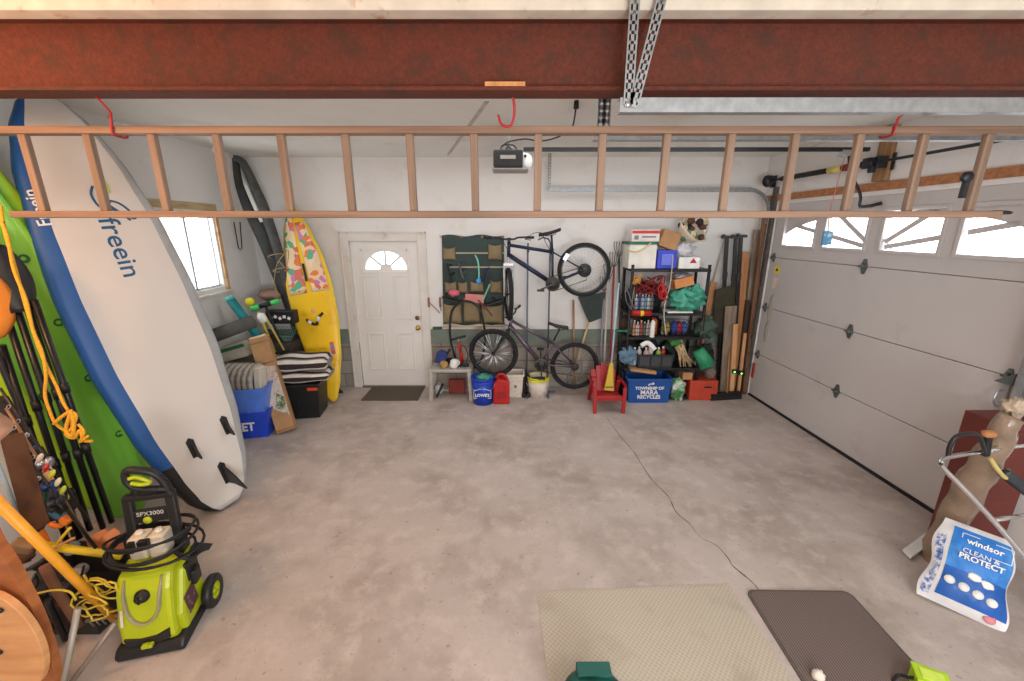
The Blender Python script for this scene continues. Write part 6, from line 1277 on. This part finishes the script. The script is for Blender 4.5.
# safety sensor with its green light
EM = bpy.data.materials.new('green_led'); EM.use_nodes = True; b_ = EM.node_tree.nodes['Principled BSDF']; b_.inputs['Emission Color'].default_value = (.15,1,.15,1); b_.inputs['Emission Strength'].default_value = 4; b_.inputs['Base Color'].default_value = (.1,.6,.1,1)
for px,py,lab in ((734.5,372,'door safety sensor with a green light, the left one by the timber'),(741.5,373.5,'second door safety sensor with a green light, near the door track')):
    p_ = at(px,py,5.18); t = thing('safety_sensor', lab, 'sensor', p_); q = MB(); q.box(p_+V((.02,.03,0)),(.07,.05,.05)); part('body', q, BLK, t, bev=.006); q = MB(); q.ball(p_+V((0,-.004,0)),.010); part('status_light', q, EM, t); 
q = MB(); q.X = RWF; q.box((5.245,.008,.37),(.03,.012,.20)); q.X = None; part('reflector', q, mat('reflector_red',(170,50,44),.4), gd, label='red reflector strip')

DKS = [mat('stuff_black',(30,30,32),.8,var=.2,bump=.5), mat('stuff_brown',(70,54,44),.85,var=.3,bump=.5), mat('stuff_navy',(36,44,66),.8,var=.2,bump=.5), mat('stuff_grey',(92,90,86),.8,var=.3,bump=.5), mat('stuff_green',(40,62,50),.8,var=.3,bump=.5)]  # dark lumps added at the shelf back, standing for shade between the items
for i,(px,lv,w_,h_,k_,lab) in enumerate(((637,1,.12,.13,0,'black bundle at the back left of the second shelf level'),(648,1,.14,.20,1,'dark brown bundle at the back of the second shelf level'),(662,1,.13,.17,0,'black bundle behind the red cord in the middle of the second level'),(698,1,.12,.14,2,'navy bundle behind the green tarpaulin'),
    (663,2,.06,.10,3,'grey bundle in the middle of the third shelf level'),(640,3,.16,.15,0,'black bundle behind the crate at the left of the fourth level'),(660,3,.15,.17,2,'navy bundle behind the middle of the black crate'),(686,3,.15,.15,4,'dark green bundle behind the straw sticks'),
    (684,4,.11,.15,0,'black bundle on the lowest level behind the green and white bag'),(660,2,.16,.12,0,'black bundle at the back of the third level'),(640,2,.16,.12,1,'dark brown bundle at the back left of the third level'))):
    q = MB(); q.ball((gx(px),SY+.30,LV[lv]+h_*.92),(w_,.08,h_),20,14,.35,3.1,i+20); single('dark_filling', lab, 'bundle', q, DKS[k_])
for i,(px,lab,c_) in enumerate(((637,'grey spray can standing on the shelf behind the left wire basket',(120,124,128)),(671,'white bottle just left of the right wire basket',(206,206,202)),(662,'orange bottle beside the white spray bottle',(206,110,50)))):
    bottle(lab, gx(px), SY+.16, L2+.002, .028, .24, mat('bottle_e%s'%'abc'[i],c_,.35), BLK)
for i,(px,lab,c_) in enumerate(((631,'dark blue boot standing at the left end of the lowest level',(40,48,76)),)):
    pass
# ================================================================ FLOOR MATS AND THE RIGHT FOREGROUND
def diamond():
    m = bpy.data.materials.new('chair_mat'); m.use_nodes = True; n = m.node_tree.nodes; l = m.node_tree.links; b = n['Principled BSDF']; b.inputs['Roughness'].default_value = .45
    tc = n.new('ShaderNodeTexCoord'); ch = n.new('ShaderNodeTexChecker'); ch.inputs['Scale'].default_value = 70; ch.inputs['Color1'].default_value = lin((186,176,158)); ch.inputs['Color2'].default_value = lin((172,162,144))
    l.new(tc.outputs['Object'], ch.inputs['Vector']); nz = n.new('ShaderNodeTexNoise'); nz.inputs['Scale'].default_value = 4; nz.inputs['Detail'].default_value = 6; l.new(tc.outputs['Object'], nz.inputs[0])
    r = n.new('ShaderNodeValToRGB'); r.color_ramp.elements[0].position = .55; r.color_ramp.elements[1].position = .72; r.color_ramp.elements[1].color = (.5,.5,.5,1); l.new(nz.outputs[0], r.inputs[0])
    x = n.new('ShaderNodeMixRGB'); l.new(r.outputs[0], x.inputs[0]); l.new(ch.outputs[0], x.inputs[1]); x.inputs[2].default_value = lin((150,138,118)); l.new(x.outputs[0], b.inputs['Base Color'])
    bp = n.new('ShaderNodeBump'); bp.inputs['Strength'].default_value = .6; bp.inputs['Distance'].default_value = .003; l.new(ch.outputs['Fac'], bp.inputs['Height']); l.new(bp.outputs[0], b.inputs['Normal']); return m
A_, B_ = fl(537,592), fl(728,584); d = (B_-A_).normalized(); n_ = V((d.y,-d.x,0)); Wd = (B_-A_).length
f = frame(A_.lerp(B_,.5)+n_*.52, (0,0,1), d); q = MB(); q.X = f; q.prism([], 0) if 0 else None
q.box((0,0,.002),(Wd,1.04,.004)); q.box((0,-.0,.0045),(Wd-.03,1.01,.002)); q.X = None
def mat_obj(name, lab, cat, q, m, fr_, bev=0):
    iv = fr_.inverted(); q.v = [iv @ p for p in q.v]; o = part(name, q, m, None, bev); o.matrix_world = fr_; TM[o.name] = fr_; return tag(o, lab, cat)
mat_obj('floor_mat', 'large translucent beige vinyl mat lying on the concrete floor', 'floor mat', q, diamond(), f, .0015)
A_, B_ = fl(747,595), fl(845,588); d = (fl(915,665)-B_).normalized(); w = V((-d.y,d.x,0)); w = w if w.x > 0 else -w
f = frame(A_.lerp(B_,.5)+d*.36, (0,0,1), w); Wr = (B_-A_).length*.99; q = MB(); q.X = f @ M(((1,0,0,0),(0,0,-1,0),(0,1,0,0),(0,0,0,1))); 
def rrect(w_, h_, r_, n=6): return [(sx*(w_/2-r_)+r_*math.cos(R(a)), sy*(h_/2-r_)+r_*math.sin(R(a))) for sx,sy,a0 in ((1,1,0),(-1,1,90),(-1,-1,180),(1,-1,270)) for a in [a0+90*i/n for i in range(n+1)]]
q.X = f; q.prism(rrect(Wr,.72,.05), .012, M(((1,0,0,0),(0,0,1,0),(0,1,0,.006),(0,0,0,1)))); q.X = None
rug = mat_obj('utility_rug', 'dark grey-brown ribbed entrance rug right of the beige mat', 'rug', q, mat('rug_border',(92,84,78),.95,var=.2,vs=120), f, .002)
q = MB(); q.X = f; q.prism(rrect(Wr-.03,.69,.04), .004, M(((1,0,0,0),(0,0,1,0),(0,1,0,.0135),(0,0,0,1)))); q.X = None; part('ribbed_top', q, stripes('rug_ribs',[((116,100,94),.5),((86,76,70),.5)],.014,0,.95), rug)
# teal-green object at the lower edge
c = fl(594,722,.0); t = thing('green_canister', 'teal-green rounded plastic object cut by the bottom edge, standing on the beige mat', 'canister', (c.x,c.y,0)); TG = mat('teal_green',(18,84,74),.4)
q = MB(); q.lathe([(0,0),(.14,0),(.155,.01),(.16,.08),(.155,.13),(.12,.15),(0,.155)],(c.x,c.y,0),seg=32); part('body', q, TG, t)
cc = at(594,667,c.y+.12); q = MB(); q.box((cc.x,c.y+.12,.135),(.165,.07,.06)); part('spout_block', q, TG, t, bev=.006); q = MB(); q.lathe([(0,0),(.06,0),(.065,.01),(.05,.02),(0,.02)],(c.x,c.y,.155),seg=24); part('cap', q, mat('teal_dark',(14,70,62),.4), t)
q = MB(); p = fl(817,680); q.ball((p.x,p.y,.03),(.03,.025,.03),14,10,.25,3); single('white_ball', 'small white lump at the bottom edge between the two mats', 'ball', q, mat('cream_ball',(214,206,190),.7))
# lime green box at lower right
A_ = at(918,674,1.52); t = thing('lime_box', 'bright lime green plastic case cut by the bottom right edge beside the rug', 'case', (A_.x+.06,1.47,0)); LM = mat('lime_plastic',(170,206,40),.4)
f = M.Translation((A_.x+.05,1.50,0)) @ M.Rotation(R(-28),4,'Z'); hh = A_.z
q = MB(); q.X = f; q.box((0,0,hh/2),(.13,.10,hh)); q.box((0,0,hh+.005),(.14,.11,.014)); q.X = None; part('case', q, LM, t, bev=.006); q = MB(); q.X = f; q.box((0,-.0,hh+.014),(.09,.06,.004)); q.X = None; part('top_panel', q, mat('lime_light',(196,220,90),.4), t)
q = MB(); q.tube(smoothpath([fl(893,681,.02), fl(899,675,.03), V((A_.x-.02,1.53,hh*.6)), V((A_.x+.0,1.52,hh*.8))],5),.007,6); single('black_hose', 'short black hose curving up to the lime green case', 'hose', q, BLKC)
# ---- bag of salt/litter
BGB = mat('bag_blue',(44,120,200),.4,var=.12,vs=14,bump=.35,bs=14,dark=(84,160,224),dpos=.55,dscale=3); BGW = mat('bag_whitefilm',(214,214,214),.4,bump=.3,bs=16)
BL, BR = fl(916,597,.01), fl(1005,630,.01); TL, TR = at(942,516,2.26), at(1017,544,2.02)
ex = (BR-BL).normalized(); ez = ((TL-BL)+(TR-BR)).normalized(); BF = frame(BL.lerp(BR,.5), ez, ex); bwid = (BR-BL).length; twid = (TR-TL).length; bh = ((TL-BL).length+(TR-BR).length)/2
bag = thing('salt_bag', 'large blue and white plastic bag with white lettering leaning at the lower right', 'bag', fr=BF)
def bagsurf(off, u0, u1, v0, v1):
    def fn(u, v):
        U = u0+(u1-u0)*u; Vv = v0+(v1-v0)*v; w_ = bwid+(twid-bwid)*Vv; e = (1-abs(2*U-1)**3)*(1-abs(2*Vv-1)**4)
        wr = .008*NZ.noise(V((U*6,Vv*6,1)))
        return ((U-.5)*w_+.012*math.sin(Vv*11)*(1 if U > .5 else -1)*(abs(2*U-1)**4), -off*e-wr*(.3+e), Vv*bh)
    return fn
q = MB(); q.grid(bagsurf(.075,0,1,0,1),26,26); q.mi = 0; q.grid(bagsurf(-.075,0,1,0,1),26,26); part('bag_film', q, BGW, bag, local=True)
q = MB(); q.grid(lambda u,v: (lambda p: (p[0],p[1]-.003,p[2]))(bagsurf(.075,.17,.97,.10,.93)(u,v)),24,24); part('printed_front', q, [BGB], bag, local=True)
q = MB(); q.grid(lambda u,v: (lambda p: (p[0],p[1]-.003,p[2]))(bagsurf(.075,.03,.12,.05,.80)(u,v)),6,20); part('printed_edge', q, mat('bag_edge',(56,96,170),.4,dark=(220,220,220),dpos=.5,dscale=40), bag, local=True)
q = MB(); q.grid(lambda u,v: (lambda p: (p[0],p[1]-.0045,p[2]))(bagsurf(.075,.17,.97,.10,.45)(u,v)),24,12); part('lower_band', q, mat('bag_darkblue',(26,88,168),.4,var=.1,bump=.3,bs=14), bag, local=True)
def bt_(body, u, v, size, **k):
    p_ = bagsurf(.075,0,1,0,1)(u,v); return text('lettering', body, size, WHT, bag, BF @ M.Translation((p_[0],p_[1]-.010,p_[2])), ext=.0012, **k)
bt_('windsor', .58, .80, .046, bold=.001); bt_('CLEAN &', .54, .68, .038); bt_('PROTECT', .56, .61, .043, bold=.0012)
q = MB(); p_ = bagsurf(.075,0,1,0,1)(.60,.79); w_, h_ = .105, .042
for grp_ in ((((-w_,h_*.3),(-w_,h_)),((-w_,h_),(-w_*.3,h_))),(((w_*.3,h_),(w_,h_)),((w_,h_),(w_,-h_)),((w_,-h_),(w_*.3,-h_)))):
    q = MB()
    for a,b_ in grp_: q.bar((p_[0]+a[0],p_[1]-.008,p_[2]+a[1]),(p_[0]+b_[0],p_[1]-.008,p_[2]+b_[1]),.003,.002,(0,1,0))
    part('logo_bracket', q, WHT, bag, local=True)
q = MB()
for i,(u,v) in enumerate(((.26,.30),(.43,.28),(.60,.26),(.77,.24))): q = MB(); p_ = bagsurf(.075,0,1,0,1)(u,v); q.lathe([(0,0),(.024,0),(.024,.003),(0,.004)],(p_[0],p_[1]-.007,p_[2]),(0,-1,0),16); part('printed_icon', q, WHT, bag, local=True)
for u,v in ((.53,.43),(.68,.40)): q = MB(); p_ = bagsurf(.075,0,1,0,1)(u,v); q.ball((p_[0],p_[1]-.008,p_[2]),(.03,.003,.022),12,6,.3,3); part('printed_icon', q, WHT, bag, local=True)
q = MB(); p_ = bagsurf(.075,0,1,0,1)(.80,.07); q.lathe([(0,0),(.026,0),(.026,.003),(0,.004)],(p_[0],p_[1]-.006,p_[2]),(0,-1,0),16); part('pink_sticker', q, mat('sticker_pink',(206,130,140),.5), bag, local=True)
# sheet of white board on the floor behind, brown wrapped roll
a, b2, c2, d2 = fl(903,549,.03), fl(936,525,.05), fl(946,533,.05), fl(911,557,.03); q = MB(); q.add([a,b2,c2,d2]+[p-V((0,.0,.02)) for p in (a,b2,c2,d2)],[(0,1,2,3),(7,6,5,4),(0,4,5,1),(1,5,6,2),(2,6,7,3),(3,7,4,0)]); o_ = single('white_board', 'narrow white board sticking out from behind the blue and white bag', 'board', q, WHT, bev=.002)
BP = mat('brown_film',(136,116,98),.25,var=.18,vs=6,bump=.9,bs=11,spec=.6)
q = MB(); pts = smoothpath([at(925,585,2.30), at(934,558,2.34), at(952,522,2.36), at(972,485,2.30), at(994,448,2.22), at(1010,418,2.18)],6); n_ = len(pts)
q.tube([p+V((.012*math.sin(i*1.3),0,.012*math.cos(i*1.7))) for i,p in enumerate(pts)],[.03+.05*min(1,i/8)-.03*max(0,(i-n_+12)/12) for i in range(n_)],18); single('wrapped_roll', 'long roll wrapped in shiny brown plastic leaning behind the blue and white bag', 'roll', q, BP)
# chrome tube frame
fr_t = thing('folding_cart', 'bent chrome tube cart frame in front of the red metal cabinet', 'cart', at(1010,600,1.8))
q = MB(); q.tube(smoothpath([at(1050,585,1.70), at(1024,556,1.76), at(990,517,1.84), at(960,485,1.90), at(944,469,1.93), at(941,462,1.94), at(945,458,1.97), at(960,455,2.02), at(985,451,2.12), at(1010,447,2.2), at(1040,444,2.28)],5),.0125,10); part('chrome_tube', q, CHR, fr_t)
q = MB(); q.tube([at(994,520,1.86), at(1040,513,2.1)],.012,10); part('cross_tube', q, CHR, fr_t)
q = MB(); p_ = at(941,464,1.92); q.ball(p_,.009); part('rivet', q, DGR, fr_t)
q = MB(); q.tube(smoothpath([at(948,457,1.99), at(950,446,1.99), at(956,437,1.99), at(966,434,2.0), at(976,434,2.02), at(981,440,2.04), at(985,452,2.08)],5),.011,8); single('bent_bar', 'black bent tube handle rising above the chrome cart frame', 'handle', q, BLK)
A_, B_ = at(989,434,2.1), at(985,456,2.1); t = thing('hand_grip', 'black grip with an orange-brown top beside the black tube handle', 'grip', B_); q = MB(); q.bar(B_,A_,.034,.03); part('grip', q, BLK, t, bev=.008); q = MB(); q.ball(A_+V((.0,0,.0)),(.036,.026,.022),12,8,.3,3); part('top', q, mat('grip_tan',(176,120,72),.6), t)
q = MB(); q.tube(smoothpath([at(990,458,2.1), at(998,470,2.06), at(1006,478,2.08), at(1008,470,2.12)],4),.012,6); single('yellow_rag', 'pale yellow rag tied around the chrome frame', 'rag', q, mat('rag_yellow',(196,180,110),.8))
q = MB(); a, b2 = at(1003,472,2.1), at(1050,508,2.0); q.bar(a,b2,.06,.05,(0,1,0)); single('black_bar', 'thick black plastic bar crossing the right edge above the cross tube', 'bar', q, mat('bar_black',(40,46,52),.4), bev=.012)
# red cabinet at the right edge
a = at(1004,500,2.42); q = MB(); f = M.Translation((3.215,2.46,0)); zt_ = 1.02
t = thing('metal_cabinet', 'dark red metal cabinet standing by the garage door at the right edge', 'cabinet', fr=f); q.box((0,0,zt_/2),(.28,.22,zt_)); part('body', q, mat('cabinet_red',(104,48,40),.5,var=.1,dark=(104,44,36),dpos=.6,dscale=5), t, local=True, bev=.006)
q = MB(); q.box((0,-.113,zt_*.70),(.24,.008,zt_*.5)); part('door_panel', q, mat('cabinet_red',(0,0,0)), t, local=True, bev=.004)
q = MB(); q.ball(at(1014,408,2.20),(.045,.045,.05),20,14,.9,3); single('tan_bag', 'crumpled tan bag on the brown wrapped roll beside the garage door', 'bag', q, mat('tan_film',(188,170,148),.4,bump=.6))
c = fl(1005,628,.0); q = MB(); q.lathe([(.07,-.03),(.10,-.032),(.11,-.02),(.11,.02),(.10,.032),(.07,.03)],(3.14,1.86,.11),(1,.3,0),24); q.lathe([(0,-.02),(.07,-.025),(.07,.025),(0,.02)],(3.14,1.86,.11),(1,.3,0),20); part('wheel', q, BLK, fr_t)
# vertical door track near the photographer, standing on the wall
q = MB(); q.X = RWF; 
for y in (.03,.09): q.box((2.505,y,1.2),(.045,.004,2.4))
q.box((2.53,.06,1.2),(.004,.06,2.4)); q.box((2.48,.01,1.2),(.05,.02,2.4)); q.X = None; single('near_door_track', 'galvanised upright door track at the right edge beside the lift handle', 'track', q, GAL)
# ================================================================ LIGHT
def area(name, loc, rot, sx, sy, power, col):
    l = bpy.data.lights.new(name,'AREA'); l.shape = 'RECTANGLE'; l.size = sx; l.size_y = sy; l.energy = power; l.color = col; o = bpy.data.objects.new(name,l); C.objects.link(o); o.location = loc; o.rotation_euler = rot; return o
w = bpy.data.worlds.new('daylight'); SC.world = w; w.use_nodes = True; bg = w.node_tree.nodes['Background']; bg.inputs['Color'].default_value = (.90,.95,1,1); bg.inputs['Strength'].default_value = 6.0
# two unseen fill lights added behind the camera, no fittings modelled
area('overhead_fill', (1.6,-.9,2.95), (0,0,0), 2.2, 1.0, 40, (.97,.97,1))
area('rear_fill', (2.0,-2.8,1.8), (R(90),0,R(-6)), 3.0, 2.2, 78, (.97,.98,1))
wl = bpy.data.lights.new('warm_bulb','POINT'); wl.energy = 52; wl.color = (1,.50,.24); wl.shadow_soft_size = .12
wo = bpy.data.objects.new('warm_bulb', wl); C.objects.link(wo); wo.location = (-2.45,1.0,2.66)
area('back_room_fill', (.4,3.9,3.0), (0,0,0), 3.6, 1.6, 32, (.96,.98,1))  # fill light added under the ceiling to brighten the back of the room
area('upward_fill', (.6,-1.6,1.2), (R(112),0,0), .9, .9, 66, (.98,.98,1))  # fill light added low behind the camera, aimed up to brighten the ceiling
SC.cycles.use_denoising = True
SC.cycles.max_bounces = 8; SC.cycles.diffuse_bounces = 4; SC.cycles.transparent_max_bounces = 12
SC.cycles.sample_clamp_indirect = 6
# phrases shared by the members of each row or cluster
for pre, ph in (('paddle', 'paddles propped up along the left wall'), ('fishing_rod', 'fishing rods below the paddles'), ('fishing_lure', 'fishing lures on the rods'), ('plank', 'planks leaning in the back right corner'), ('black_pole', 'black clamp poles in the back right corner'),
                ('garden_rake', 'long-handled tools behind the red chair'), ('striped_cushion', 'striped cushions on the black bin'), ('sandal', 'sandals in the green organizer'), ('dark_filling', 'dark bundles on the black shelf'), ('wire_basket', 'wire baskets on the black shelf'),
                ('ball_of_cloth', 'bundles in the right wire basket'), ('rubber_boot', 'black boots between the buckets'), ('hanging_hook', 'red hooks under the steel beam'), ('bicycle', 'bicycles at the back wall'), ('safety_sensor', 'door safety sensors'), ('door_track', 'garage door tracks'), ('bottle', 'bottles on the black shelf')):
    for o in bpy.data.objects:
        if o.parent is None and o.get('category') and o.name.split('.')[0] == pre: o['group'] = ph
for o in bpy.data.objects:
    if o.get('label') and o.get('group') == 'bottles on the black shelf':
        for k, ph in (('upper left wire basket', 'bottles in the upper left wire basket'), ('lower left wire basket', 'bottles in the lower left wire basket'), ('black crate', 'bottles in the black crate')):
            if k in o['label']: o['group'] = ph
